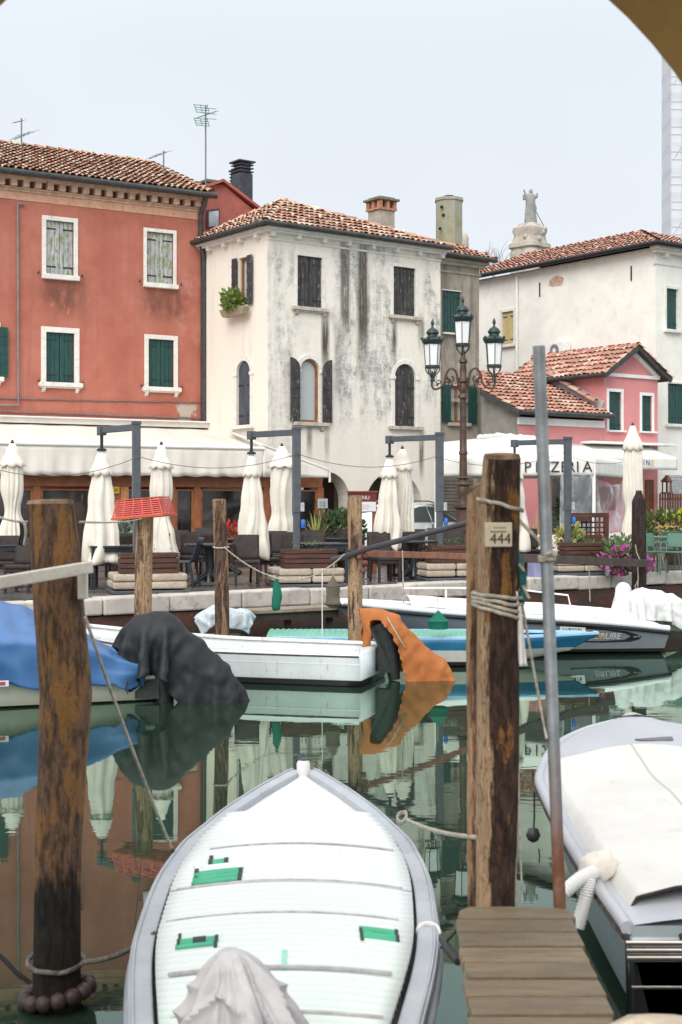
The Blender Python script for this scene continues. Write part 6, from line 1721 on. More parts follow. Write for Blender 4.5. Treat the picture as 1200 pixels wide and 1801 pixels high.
# numbered post and its companion
M['pole_444'] = pole_mat('pole_444', (.060, .033, .024), (.60, .40, .24), (.36, .17, .04), .42, .585, (.014, .011, .008), .16, 1.4, .6, .55, (-.034, .16))
YB = 6.02
pole('mooring_pole', 'tall dark mooring post carrying the number plate 444', [pz(870, 1800, YB) - V((0, 0, .9)), pz(872, 1600, YB), pz(876, 1300, YB), pz(876, 1100, YB), pz(876, 950, YB), pz(883, 806, YB)], [.085, .083, .088, .090, .088, .078], M['pole_444'], seed=5, top=(.0, .1))
M['pole_pale'] = pole_mat('pole_pale', (.16, .085, .05), (.58, .36, .20), (.46, .24, .09), .78, .40, (.010, .009, .007), .22, 1.0, .45, .6)
YB2 = 6.3
pole('mooring_pole', 'pale peeled mooring post standing right behind the numbered post', [pz(846, 1800, YB2) - V((0, 0, .9)), pz(846, 1600, YB2), pz(846, 1300, YB2), pz(845, 1100, YB2), pz(843, 950, YB2), pz(842, 858, YB2)], [.058, .058, .060, .062, .058, .052], M['pole_pale'], seed=7, top=(.6, 0))
# crate post, barked post, float post, dark pointed post
M['pole_crate'] = pole_mat('pole_crate', (.15, .085, .05), (.55, .36, .20), (.42, .24, .11), .05, .41, dirk=.9)
YC = 19.2
pole('mooring_pole', 'pale peeled mooring post with a red crate turned over its top', [pz(252, 1209, YC) - V((0, 0, .8)), pz(252, 1209, YC), pz(252, 1050, YC), pz(255, 910, YC)], [.125, .125, .118, .115], M['pole_crate'], seed=9)
M['pole_bark'] = pole_mat('pole_bark', (.10, .06, .045), (.46, .28, .15), (.34, .19, .09), .15, .48, dirk=.9)
YD = 21.5
pole('mooring_pole', 'mooring post with flaking bark left of the white skiff stern', [pz(391, 1170, YD) - V((0, 0, .8)), pz(391, 1170, YD), pz(390, 1000, YD), pz(386, 880, YD)], [.112, .112, .108, .105], M['pole_bark'], seed=11, top=(.0, 0))
YE = 20.8
M['pole_float'] = pole_mat('pole_float', (.09, .055, .045), (.52, .34, .20), (.38, .21, .10), .1, .41, dirk=.9)
pole('mooring_pole', 'barked mooring post with a string of red floats behind the orange cover', [pz(625, 1180, YE) - V((0, 0, .8)), pz(625, 1180, YE), pz(625, 1000, YE), pz(625, 874, YE)], [.108, .108, .105, .102], M['pole_float'], seed=13)
M['pole_dark'] = pole_mat('pole_dark', (.04, .027, .024), (.09, .06, .05), (.06, .04, .03), None, .62)
YF = 28.3
pole('mooring_pole', 'dark weathered mooring post with a pointed top at the far quay', [pz(1124, 1100, YF) - V((0, 0, 1)), pz(1124, 1100, YF), pz(1124, 980, YF), pz(1124, 884, YF), pz(1124, 864, YF)], [.14, .14, .145, .14, .06], M['pole_dark'], seed=15)

# number plate
plN = Plane(P(880, 940, YB - .098), (1, .16))
npl = thing('number_plate', 'cream enamel plate with the number 444 fixed to the tall dark mooring post', 'sign', P(878, 965, YB - .1))
r = plN.rect(853, 919, 901, 962); r = (r[0], r[1], r[2], r[3]); q = MB(); q.wallbox(plN, r[0], r[1], r[2], r[3], -.004, .004); q.build('plate', simple('plate_cream', (.56, .50, .37), .45, .08, 8, .05, dirt=(.3, .22, .12), dirt_amt=.4), npl, bevel=.004)
ink = simple('plate_ink', (.05, .035, .03), .6)
text('444', 'lettering', .062, frameM(plN.at(*plN.hit(880, 948), -.0055), plN.u, V((0, 0, 1))), ink, npl, ext=.0008, sx=.98)
q = MB(); rr = random.Random(1)
for (y, n_, x0, x1) in ((935, 14, 862, 891), (928, 7, 868, 890)):
    for k in range(n_):
        a = plN.hit(x0 + (x1 - x0) * (k + .5) / n_, y); q.wallbox(plN, a[0] - .0022, a[0] + .0022, a[1] - rr.uniform(.002, .004), a[1] + rr.uniform(.002, .004), -.0052, -.003)
q.build('small_print', simple('plate_ink_pale', (.2, .15, .1), .6), npl)

# galvanised pipe
M['pipe'] = None
def pipe_mat():
    t = NT('galvanised_pipe'); z = t.xyz()['Z']; n = t.noise(6, 6, .7); n2 = t.noise(3, 5, .7, t.map((3, 3, .6)))
    c = t.mix(t.mr(n, .35, .65), (.40, .43, .45), (.26, .28, .30))
    rust = t.mr(t.ma('ADD', z, t.ma('MULTIPLY', t.ma('SUBTRACT', n2, .5), .8)), 1.05, 1.75, 1, 0)
    c = t.mix(rust, c, t.mix(t.mr(n, .4, .6), (.15, .055, .025), (.22, .12, .08)))
    t.bump(n, .2, .004); return t.out(c, .55, t.mr(rust, 0, 1, .55, 0), .5)
M['pipe'] = pipe_mat()
YP = 5.95
q = MB(); pa, pb = P(985, 1600, YP), P(948, 609, YP); dr = (pa - pb).normalized()
q.tube([pb, pb.lerp(pa, .5), pa, pa + dr * .9], .0262, 18); q.lathe([], n=3) if False else None
tag(q.build('steel_pipe', M['pipe'], smooth=60), 'leaning galvanised steel pipe with a rusty foot at the jetty end', 'pipe')

# ================================================================ CLOTH DRAPING (mass-spring, computed once at build time)
def drape(center, ux, uy, nx, ny, h, caps, steps=260, floor=None, fr=.5, seed=0, pins=None, grav=.010, z0=None):
    rng = np.random.default_rng(seed)
    ux = np.array(ux, float); uy = np.array(uy, float); c = np.array(center, float)
    I, J = np.meshgrid(np.arange(nx), np.arange(ny), indexing='ij')
    X = c + (I[..., None] - (nx - 1) / 2) * h * ux + (J[..., None] - (ny - 1) / 2) * h * uy
    X += rng.normal(0, h * .06, X.shape); V_ = np.zeros_like(X)
    A = [np.array(a[:3], float) for a in caps]; B = [np.array(a[3:6], float) for a in caps]; RA = [a[6] for a in caps]; RB = [a[7] for a in caps]
    def con(P_, a, b, L, k):
        d = P_[b] - P_[a]; l = np.linalg.norm(d, axis=-1, keepdims=True) + 1e-9; s = .5 * k * (1 - L / l) * d
        P_[a] += s; P_[b] -= s
    sl = np.s_
    sets = []
    for par in (0, 1):
        sets.append((sl[par:nx - 1:2, :], sl[par + 1:nx:2, :], h, 1.0)); sets.append((sl[:, par:ny - 1:2], sl[:, par + 1:ny:2], h, 1.0))
    d2 = h * math.sqrt(2)
    for par in (0, 1):
        sets.append((sl[par:nx - 1:2, :-1], sl[par + 1:nx:2, 1:], d2, .35)); sets.append((sl[par:nx - 1:2, 1:], sl[par + 1:nx:2, :-1], d2, .35))
    for o in (0, 1, 2, 3):
        if nx - 2 > o: sets.append((sl[o:nx - 2:4, :], sl[o + 2:nx:4, :], 2 * h, .10))
        if ny - 2 > o: sets.append((sl[:, o:ny - 2:4], sl[:, o + 2:ny:4], 2 * h, .10))
    fix = []
    for a, b, L, k in sets:
        m0, m1 = X[a].shape, X[b].shape
        if m0 != m1:
            na, nb = min(m0[0], m1[0]), min(m0[1], m1[1]); 
            fix.append((a, b, L, k, na, nb))
        else: fix.append((a, b, L, k, None, None))
    for it in range(steps):
        V_[..., 2] -= grav * .12
        V_ *= .965
        Pn = X + V_
        for _ in range(7):
            for a, b, L, k, na, nb in fix:
                pa, pb = Pn[a], Pn[b]
                if na is not None: pa, pb = pa[:na, :nb], pb[:na, :nb]
                d = pb - pa; l = np.linalg.norm(d, axis=-1, keepdims=True) + 1e-9; s_ = .5 * k * (1 - L / l) * d
                if 'd' and k < .2: s_ = np.where(l < L, s_, 0)
                pa += s_; pb -= s_
            for a, b, ra, rb in zip(A, B, RA, RB):
                ab = b - a; t = np.clip(((Pn - a) @ ab) / (ab @ ab + 1e-12), 0, 1)[..., None]; cl = a + t * ab; d = Pn - cl; l = np.linalg.norm(d, axis=-1, keepdims=True) + 1e-9; r = ra + (rb - ra) * t
                hit = l < r
                push = np.where(hit, d / l * (r - l), 0); Pn += push
                if fr: Pn = np.where(hit, Pn - (Pn - X) * fr * .35, Pn)
            if floor is not None:
                u = Pn[..., 2] < floor; Pn[..., 2] = np.where(u, floor, Pn[..., 2]); Pn[..., :2] = np.where(u[..., None], X[..., :2] + (Pn[..., :2] - X[..., :2]) * .4, Pn[..., :2])
            if pins is not None:
                for (i, j), p in pins.items(): Pn[i, j] = p
        V_ = Pn - X; X = Pn
    return X
def cloth_obj(X, name, m, parent, th=.012, sub=1, amp=.022, fq=3.2, cut=None):
    nx, ny, _ = X.shape; q = MB()
    g = np.cross(np.gradient(X, axis=0), np.gradient(X, axis=1)); g /= np.linalg.norm(g, axis=-1, keepdims=True) + 1e-9
    def rg(a, b, c): return max(0.0, 1 - 4.5 * abs(noise.noise(V((a, b, c))))) ** 1.6
    W = np.array([[rg(i * .045 * fq + j * .012 * fq, j * .022 * fq - i * .008 * fq, 3) + .7 * rg(i * .035 * fq - j * .05 * fq, (j + i) * .03 * fq, 9) + .5 * noise.noise(V((i * .11 * fq, j * .11 * fq, 14))) for j in range(ny)] for i in range(nx)])
    X = X + g * (W[..., None] - .4) * amp
    q.add([V(X[i, j]) for i in range(nx) for j in range(ny)], [(i * ny + j, (i + 1) * ny + j, (i + 1) * ny + j + 1, i * ny + j + 1) for i in range(nx - 1) for j in range(ny - 1) if cut is None or not cut(V((X[i, j] + X[i + 1, j + 1]) / 2))])
    o = q.build(name, m, parent, smooth=180, solid=th, subsurf=sub); return o

# ================================================================ BOAT HULLS
def curve(pts):
    n = len(pts); sl = []
    for i in range(n):
        if i == 0: m = (pts[1][1] - pts[0][1]) / (pts[1][0] - pts[0][0])
        elif i == n - 1: m = (pts[-1][1] - pts[-2][1]) / (pts[-1][0] - pts[-2][0])
        else:
            d0 = (pts[i][1] - pts[i - 1][1]) / (pts[i][0] - pts[i - 1][0]); d1 = (pts[i + 1][1] - pts[i][1]) / (pts[i + 1][0] - pts[i][0])
            m = 0 if d0 * d1 <= 0 else 2 * d0 * d1 / (d0 + d1)
        sl.append(m)
    def f(x):
        if x <= pts[0][0]: return pts[0][1]
        for i in range(n - 1):
            (a, ya), (b, yb) = pts[i], pts[i + 1]
            if x <= b:
                h = b - a; t = (x - a) / h
                return ya * (2 * t ** 3 - 3 * t * t + 1) + h * sl[i] * (t ** 3 - 2 * t * t + t) + yb * (3 * t * t - 2 * t ** 3) + h * sl[i + 1] * (t ** 3 - t * t)
        return pts[-1][1]
    return f
class Hull:
    """local frame: x from the stern to the bow, y to port, z up from the water"""
    def __init__(s, L, hb, zs, cb, zc, zk, rake=0.0, n=26, rakes=0.0):
        s.L, s.hb, s.zs, s.cb, s.zc, s.zk, s.rake, s.n, s.rakes = L, curve(hb), curve(zs), curve(cb), curve(zc), curve(zk), rake, n, rakes
    def X(s, x, z):   # raked stem and transom
        f = x / s.L; top = s.zs(x)
        k = (top - z)
        return x - s.rake * k * max(0, (f - .5) * 2) ** 1.5 + s.rakes * k * max(0, (.3 - f) / .3)
    def pt(s, x, side, t):
        """t: 0 gunwale, 1 chine, 2 keel"""
        hb, zs, zc, zk = s.hb(x), s.zs(x), s.zc(x), s.zk(x); cb = min(hb, s.cb(x))
        if t <= 1: y = hb + (cb - hb) * t ** 1.15; z = zs + (zc - zs) * t
        else: y = cb * (2 - t); z = zc + (zk - zc) * (1 - (2 - t) ** 1.3)
        return V((s.X(x, z), side * y, z))
    def ring(s, x, ts=(0, .2, .4, .6, .8, 1, 1.35, 1.7, 2)):
        a = [s.pt(x, 1, t) for t in ts]; b = [s.pt(x, -1, t) for t in reversed(ts[:-1])]
        return a + b
    def shell(s, mb, ts=(0, .2, .4, .6, .8, 1, 1.35, 1.7, 2)):
        xs = [s.L * (1 - (1 - k / s.n) ** 1.4) for k in range(s.n + 1)]
        rings = [s.ring(x, ts) for x in xs]; mb.loft(rings, False); mb.poly(list(reversed(rings[0]))); return mb
    def edge(s, side, n=40, off=0.0, dz=0.0, x0=0.0, x1=None, t=0):
        x1 = s.L if x1 is None else x1; out = []
        for k in range(n + 1):
            x = x0 + (x1 - x0) * k / n; p = s.pt(x, side, t); out.append(V((p.x, p.y + side * off, p.z + dz)))
        return out
    def deck(s, mb, x0, x1, inset=.0, dz=0.0, crown=0.0, nx=20, ny=8):
        vs, fs = sheetgrid(lambda a, b: V(((x0 + (x1 - x0) * a), (2 * b - 1) * max(.0, s.hb(x0 + (x1 - x0) * a) - inset), s.zs(x0 + (x1 - x0) * a) + dz + crown * (1 - (2 * b - 1) ** 2))), nx, ny); mb.add(vs, fs); return mb
def rail_band(mb, pts, w, h, side, inward=True):
    """flat gunwale cap following pts; width w towards the centre line, height h"""
    rings = []
    for i, p in enumerate(pts):
        t = (pts[min(i + 1, len(pts) - 1)] - pts[max(i - 1, 0)]); t.z = 0; t.normalize(); nrm = V((t.y, -t.x, 0)) * side   # towards centre for +x travel
        a, b = p - nrm * .015, p + nrm * w
        if side * b.y < 0: b.y = 0
        rings.append([V((a.x, a.y, p.z - h)), V((a.x, a.y, p.z + .01)), V((b.x, b.y, p.z + .01)), V((b.x, b.y, p.z - h))])
    return mb.loft(rings, True, True, True)
M['rub_dark'] = simple('rub_dark', (.06, .035, .028), .7, .3, 8, .2, dirt=(.4, .35, .3), dirt_amt=.5)
M['antifoul'] = simple('antifoul', (.012, .012, .014), .6, .3, 6, .2)
def hullpaint(name, base, dirt, z0=.0, band=None, rust=.0):
    t = NT(name); z = t.xyz()['Z']; n = t.noise(2.0, 6, .65); dr = t.noise(2.5, 6, .7, t.map((5, 5, .5)))
    c = t.mix(t.mr(n, .3, .7), mul(base, .94), mul(base, 1.05))
    c = t.mix(t.ma('MULTIPLY', t.mr(dr, .5, .72), .35), c, dirt)
    if rust: c = t.mix(t.ma('MULTIPLY', t.mr(t.noise(3.0, 5, .7, t.map((6, 6, .35))), .60, .70), rust), c, (.38, .17, .06))
    c = t.mix(t.ma('MULTIPLY', t.mr(z, .02, .16, 1, 0), .35), c, (.25, .25, .18))
    if band is not None: c = t.mix(t.mr(z, band - .004, band + .004, 1, 0, False), c, (.014, .014, .015))
    t.bump(n, .06, .01); return t.out(c, .35, 0, .5)
def engine(parent_label, t, base, d, tilt, L=1.0, m=None):
    pass

# ---------------------------------------------------------------- white open skiff
sk = thing('open_skiff', 'white open wooden skiff with rust streaks and an orange covered outboard', 'boat', (0, 0, 0))
M['skiff_white'] = hullpaint('skiff_white', (.66, .70, .71), (.42, .42, .38), band=.085, rust=.55)
M['skiff_in'] = hullpaint('skiff_in', (.74, .75, .72), (.45, .42, .36), rust=.65)
hk = Hull(4.7, [(0, .68), (1.2, .74), (2.6, .76), (3.8, .60), (4.7, .12)], [(0, .46), (2, .47), (3.6, .54), (4.7, .68)], [(0, .63), (2.5, .66), (3.8, .45), (4.7, .04)], [(0, .02), (3.5, .03), (4.7, .2)], [(0, -.05), (3.5, -.04), (4.7, .18)], .5)
q = MB(); hk.shell(q); q.build('hull', M['skiff_white'], sk, smooth=35, solid=.035)
for s in (1, -1):
    q = MB(); rail_band(q, hk.edge(s, dz=.01), .07, .03, s); q.build('gunwale', M['skiff_in'], sk, bevel=.006)
    q = MB(); e = hk.edge(s, off=.012, t=.12); q.tube(e, .016, 5); q.build('rubbing_strake', M['rub_dark'], sk)
    q = MB(); e = hk.edge(s, off=.010, t=.36); q.tube(e, .012, 5); q.build('rubbing_strake', M['skiff_white'], sk)
q = MB(); q.add(*sheetgrid(lambda a, b: V((.06 + 4.2 * a, (2 * b - 1) * (hk.cb(.06 + 4.2 * a) - .01), .12)), 12, 4)); q.build('floor', M['skiff_in'], sk)
for x in (.55, 2.3): q = MB(); w_ = hk.hb(x) - .05; q.ab((x - .14, -w_, .32), (x + .14, w_, .36)); q.build('thwart', M['skiff_in'], sk, bevel=.01)
q = MB(); q.ab((3.3, -.5, .44), (4.3, .5, .47)); q.build('foredeck', M['skiff_in'], sk)
q = MB(); q.lathe([(.035, .0), (.045, .04), (.02, .08), (.02, .12), (.05, .14)], (3.25, -.1, .5), 8); q.build('bollard', simple('orange_fitting', (.45, .12, .02), .5), sk)
place(sk, (.435, 19.63, 0), math.atan2(.283, -.959))
# outboard of the skiff, tilted, under an orange cover (engine in world space, then hung on the boat)
skM = Matrix.Translation(V((.435, 19.63, 0))) @ Matrix.Rotation(math.atan2(.283, -.959), 4, 'Z'); WM[sk.name] = skM
YO = 19.75
def cap(px0, py0, Y0, px1, py1, Y1, r0, r1): a, b = P(px0, py0, Y0), P(px1, py1, Y1); return (*a, *b, r0, r1)
caps = [cap(660, 1096, YO, 684, 1102, YO, .21, .20), cap(684, 1104, YO, 735, 1155, YO + .05, .20, .15), cap(735, 1152, YO + .05, 770, 1172, YO + .05, .15, .13)]
en = MB(); en.tube([P(668, 1095, YO), P(682, 1130, YO), P(690, 1165, YO - .02), P(694, 1195, YO - .02)], [.18, .15, .10, .08], 10); en.tube([P(684, 1106, YO), P(735, 1157, YO), P(768, 1178, YO)], [.14, .10, .04], 10)
en.box(P(676, 1150, YO), (.16, .2, .5)); eng = en.build('outboard_motor', M['black_iron'], sk, smooth=50)
d = (P(770, 1175, YO) - P(660, 1090, YO)); d.z = 0; d.normalize(); sdir = V((-d.y, d.x, 0))
M['orange_cover'] = None
def tarp(name, a, b, dirt, amt=.4, rough=.85):
    t = NT(name); n = t.noise(2.2, 6, .7); n2 = t.noise(9, 6, .7); f = t.noise(150, 2)
    c = t.mix(t.mr(n, .3, .7), a, b); c = t.mix(t.mr(n2, .55, .75, 0, amt), c, dirt); t.bump(t.ma('ADD', f, t.ma('MULTIPLY', n2, 2)), .2, .006); return t.out(c, rough, 0, .4)
M['orange_cover'] = tarp('orange_tarp', (.34, .105, .029), (.44, .15, .042), (.20, .065, .022), .6)
cc = P(712, 1035, YO)
X = drape(cc + d * .0, d, sdir, 42, 28, .042, caps, 240, None, .5, 4)
CUT = [(v.x, v.z) for v in (P(652, 1094, YO - .2), P(668, 1090, YO - .2), P(690, 1118, YO - .2), P(704, 1152, YO - .2), P(716, 1215, YO - .2), P(672, 1215, YO - .2), P(655, 1150, YO - .2))]
oc = cloth_obj(X, 'motor_cover', M['orange_cover'], eng, amp=.024, fq=3.6, cut=lambda p: p.y < YO and inpoly(p.x, p.z, CUT))
q = MB(); ct = P(697, 1112, YO); q.tube([ct + V((.0, 0, 0)) + (d * -.10 + V((0, 0, .17))) * math.cos(a) * 1.5 + sdir * .29 * math.sin(a) for a in [2 * math.pi * k / 24 for k in range(25)]], .009, 5); q.build('tie_rope', M['rope'], eng)

# ---------------------------------------------------------------- blue covered boat
bb = thing('covered_boat', 'cream motorboat under a blue canvas cover with a black covered outboard', 'boat', (0, 0, 0))
rzB = math.atan2(-.34, -.94); stB = V((-2.50, 18.4, 0))
hB = Hull(5.2, [(0, .78), (1, .86), (3, .88), (4.3, .6), (5.2, .08)], [(0, .33), (2, .38), (4, .48), (5.2, .58)], [(0, .68), (3, .74), (4.4, .4), (5.2, .03)], [(0, .02), (3.5, .04), (5.2, .25)], [(0, -.1), (4, -.08), (5.2, .2)], .5)
M['cream_hull'] = hullpaint('cream_hull', (.60, .575, .50), (.42, .38, .3))
q = MB(); hB.shell(q); q.build('hull', M['cream_hull'], bb, smooth=40)
q = MB(); hB.deck(q, 0, 5.2, .0, -.002, .03); q.build('deck', M['gel_white'], bb, smooth=60)
for s in (1, -1): q = MB(); q.tube(hB.edge(s, off=.01, dz=-.02), .028, 7); q.build('gunwale', M['gel_white'], bb, smooth=60)
# cushion shaped stern corner moulding
for s in (1, -1):
    q = MB(); q.loft([[V((x, s * (.56 + .16 * math.cos(a)), .27 + h * max(0, math.sin(a)) * .9)) for a in [2 * math.pi * k / 14 for k in range(14)]] for x, h in ((.02, .05), (.08, .16), (.25, .22), (.5, .24), (.7, .2))], True, True, True); q.build('stern_moulding', M['gel_white'], bb, smooth=60, subsurf=1)
def canvas_blue():
    t = NT('blue_canvas'); n = t.noise(1.4, 5, .6); n2 = t.noise(7, 6, .65); f = t.noise(160, 2)
    c = t.mix(t.mr(n, .3, .7), (.035, .115, .285), (.060, .165, .37)); c = t.mix(t.mr(n2, .6, .8, 0, .3), c, (.13, .25, .45)); t.bump(t.ma('ADD', f, t.ma('MULTIPLY', n2, 3)), .25, .008); return t.out(c, .42, 0, .6)
M['blue_canvas'] = canvas_blue()
ridge_z = curve([(0.22, .48), (.8, .78), (1.5, 1.12), (2.2, 1.30), (3.0, 1.36), (4.3, 1.1), (5.25, .62)])
fold_z = curve([(0.22, .44), (.7, .62), (1.4, .80), (3.2, .84), (4.4, .72), (5.25, .58)])
q = MB()
def cov(a, b):
    x = .22 + 5.0 * a; v = 2 * b - 1; sg = 1 if v >= 0 else -1; v = abs(v); hb = hB.hb(x)
    hem = hB.zs(x) - .10 + .05 * math.sin(x * 7) - (.05 if x < .6 else 0)
    if v < .52: k = v / .52; y = (hb + .10) * k; z = ridge_z(x) + (fold_z(x) - ridge_z(x)) * (k ** 1.15) - .05 * math.sin(math.pi * k) * (.6 + .4 * math.sin(x * 6.2))
    else: k = (v - .52) / .48; y = hb + .10 - .045 * k + .026 * math.sin(x * 13 + 1.5 * math.sin(x * 3)) * k; z = fold_z(x) + (hem - fold_z(x)) * k
    nz = noise.noise(V((x * 2.2, v * 3 * sg, 3))) * .04 + noise.noise(V((x * 6, v * 4 * sg, 7))) * .024 + .016 * math.sin(9 * v + 7 * x) * v + .03 * max(0, 1 - 3 * abs(noise.noise(V((x * 1.7 + v * 2, v * 1.3 - x * .8, 21)))))
    return V((x, sg * (y + nz * .8), z + nz))
q.add(*sheetgrid(cov, 90, 60)); q.build('boat_cover', M['blue_canvas'], bb, smooth=180, solid=.008)
q = MB()
for k in range(5):
    x = .45 + k * .9; p = hB.pt(x, 1, 0); q.tube([V((x, p.y + .10, p.z - .06)), V((x + .02, p.y + .08, p.z - .16)), V((x - .02, p.y + .03, p.z - .22))], .006, 5)
q.build('lashing', M['rope_dark'], bb)
WM[bb.name] = Matrix.Identity(4)
q = MB(); x = 2.0; q.box((x, hB.hb(x) + .085, .33), (.24, .012, .07)); q.build('cloth_label', simple('cloth_label', (.62, .60, .62), .6), bb)
q = MB(); q.box((x - .03, hB.hb(x) + .092, .33), (.10, .006, .04)); q.build('cloth_label_print', simple('label_red', (.4, .05, .06), .6), bb)
place(bb, stB, rzB); WM[bb.name] = Matrix.Translation(stB) @ Matrix.Rotation(rzB, 4, 'Z')
YK = 17.75
caps = [cap(258, 1118, YK, 285, 1112, YK, .27, .26), cap(285, 1115, YK, 330, 1150, YK, .26, .23), cap(330, 1150, YK, 378, 1192, YK, .24, .23), cap(378, 1192, YK, 396, 1230, YK, .22, .20)]
en = MB(); en.tube([P(270, 1125, YK), P(280, 1170, YK), P(287, 1205, YK), P(290, 1250, YK)], [.22, .19, .14, .11], 10); en.tube([P(285, 1115, YK), P(340, 1160, YK), P(395, 1215, YK), P(410, 1245, YK)], [.22, .17, .11, .07], 10); en.box(P(262, 1205, YK), (.3, .3, .3)); en.tube([P(240, 1195, YK - .15), P(262, 1185, YK - .1)], .03, 8)
eng2 = en.build('outboard_motor', M['black_iron'], bb, smooth=50)
M['black_cover'] = tarp('black_tarp', (.009, .0095, .012), (.016, .017, .021), (.022, .022, .026), .4, .6)
d = (P(400, 1200, YK) - P(260, 1120, YK)); d.z = 0; d.normalize(); sdir = V((-d.y, d.x, 0))
X = drape(P(318, 1030, YK), d, sdir, 50, 38, .046, caps, 260, None, .55, 6)
cloth_obj(X, 'motor_cover', M['black_cover'], eng2, amp=.026, fq=3.4)

# ---------------------------------------------------------------- blue striped boat with a green corrugated roof
tb_ = thing('striped_boat', 'white rowing boat with a blue top strake under green corrugated sheets', 'boat', (0, 0, 0))
hT = Hull(4.95, [(0, .6), (1, .7), (2.8, .68), (4.0, .42), (4.95, .06)], [(0, .42), (2, .43), (4, .45), (4.95, .47)], [(0, .5), (2.8, .55), (4, .22), (4.95, .02)], [(0, .02), (3.4, .03), (4.95, .22)], [(0, -.06), (3, -.05), (4.1, .05), (4.95, .22)], 1.7)
def teal_mat():
    t = NT('strake_paint'); z = t.xyz()['Z']; n = t.noise(3, 5, .6); dr = t.noise(2.5, 6, .7, t.map((5, 5, .6)))
    c = t.mix(t.mr(z, .248, .256), t.mix(t.mr(dr, .5, .7, 0, .4), (.60, .58, .53), (.45, .42, .36)), t.mix(t.mr(n, .3, .7), (.018, .14, .28), (.028, .185, .35)))
    c = t.mix(t.mr(z, .07, .085, 1, 0), c, (.016, .016, .016)); return t.out(c, .4, 0, .5)
q = MB(); hT.shell(q); q.build('hull', teal_mat(), tb_, smooth=40, solid=.03)
M['pale_blue'] = simple('pale_blue', (.30, .52, .72), .45, .1, 4, .1, dirt=(.6, .65, .7), dirt_amt=.3)
for s in (1, -1): q = MB(); rail_band(q, hT.edge(s, dz=.012), .09, .03, s); q.build('gunwale', M['pale_blue'], tb_, bevel=.005)
q = MB(); hT.deck(q, 2.7, 4.9, .06, -.06, .02); q.build('foredeck', M['pale_blue'], tb_, smooth=60)
q = MB(); q.lathe([(.05, -.01), (.06, .02), (.02, .05)], (4.82, 0, .47), 8); q.build('bow_fitting', M['rub_dark'], tb_)
q = MB(); q.box((4.9, 0, .42), (.3, .05, .06)); q.build('stem_head', simple('stem_wood', (.20, .14, .08), .7, .3, 8, .3), tb_, bevel=.01)
def corr_mat(name, a, b, dirt):
    t = NT(name); n = t.noise(1.6, 5, .6); n2 = t.noise(8, 6, .7); c = t.mix(t.mr(n, .3, .7), a, b); c = t.mix(t.mr(n2, .55, .75, 0, .4), c, dirt); return t.out(c, .5, 0, .4)
q = MB(); 
q.add(*sheetgrid(lambda a, b: V((-.1 + 3.1 * a, (2 * b - 1) * .62, .41 + .08 * (1 - (2 * b - 1) ** 2) + .011 * math.cos((-.1 + 3.1 * a) * 2 * math.pi / .09))), 280, 8)); q.build('corrugated_cover', corr_mat('corr_green', (.13, .38, .28), (.20, .46, .35), (.4, .55, .47)), tb_, smooth=80, solid=.004)
place(tb_, V((-1.0, 22.05, 0)), R(-3)); WM[tb_.name] = Matrix.Translation(V((-1.0, 22.05, 0))) @ Matrix.Rotation(R(-3), 4, 'Z')

# ---------------------------------------------------------------- grey motorboat, bow to the left
gm = thing('grey_motorboat', 'grey hulled motorboat with white deck and a white wrapped outboard', 'boat', (0, 0, 0))
sternG = V((5.25, 24.0, 0)); bowG = V((-.12, 23.35, 0)); dG = (bowG - sternG); LG = dG.length; rzG = math.atan2(dG.y, dG.x)
hG = Hull(LG, [(0, .86), (1, .92), (3, .9), (4.4, .6), (LG, .06)], [(0, .36), (1, .47), (2.5, .58), (4, .68), (LG, .80)], [(0, .78), (3, .74), (4.4, .4), (LG, .02)], [(0, .03), (3.5, .08), (LG, .45)], [(0, -.15), (3.5, -.12), (4.6, .1), (LG, .45)], 1.1, rakes=.25)
M['grey_hull'] = hullpaint('grey_hull', (.175, .19, .215), (.12, .13, .14), band=.09)
q = MB(); hG.shell(q); q.build('hull', M['grey_hull'], gm, smooth=40)
q = MB(); hG.deck(q, 0, LG, .0, .0, .10, 30, 12); q.build('deck', M['gel_white'], gm, smooth=60)
for s in (1, -1):
    q = MB(); q.tube(hG.edge(s, off=.015, dz=-.015), .03, 7); q.build('rubbing_strake', M['antifoul'], gm, smooth=60)
    q = MB(); q.tube(hG.edge(s, off=-.03, dz=.05, x1=LG * .97), .05, 8); q.build('gunwale', M['gel_white'], gm, smooth=60)
q = MB(); hG.deck(q, .5, 4.2, .16, .10, .14, 24, 12); q.v = [V((v.x, v.y, v.z + .02 * noise.noise(V((v.x * 3, v.y * 3, 1))))) for v in q.v]; q.build('cockpit_cover', M['canvas_white'], gm, smooth=80)
q = MB(); q.tube([V((1.2, -.7, .62)), V((1.25, -.72, .86)), V((2.0, -.75, .95)), V((3.2, -.72, 1.0)), V((4.2, -.45, 1.02))], .016, 6); q.tube([V((2.2, -.78, .6)), V((2.15, -.75, .95))], .014, 6); q.tube([V((3.4, -.66, .66)), V((3.4, -.68, 1.0))], .014, 6); q.build('hand_rail', M['white_paint'], gm, smooth=60)
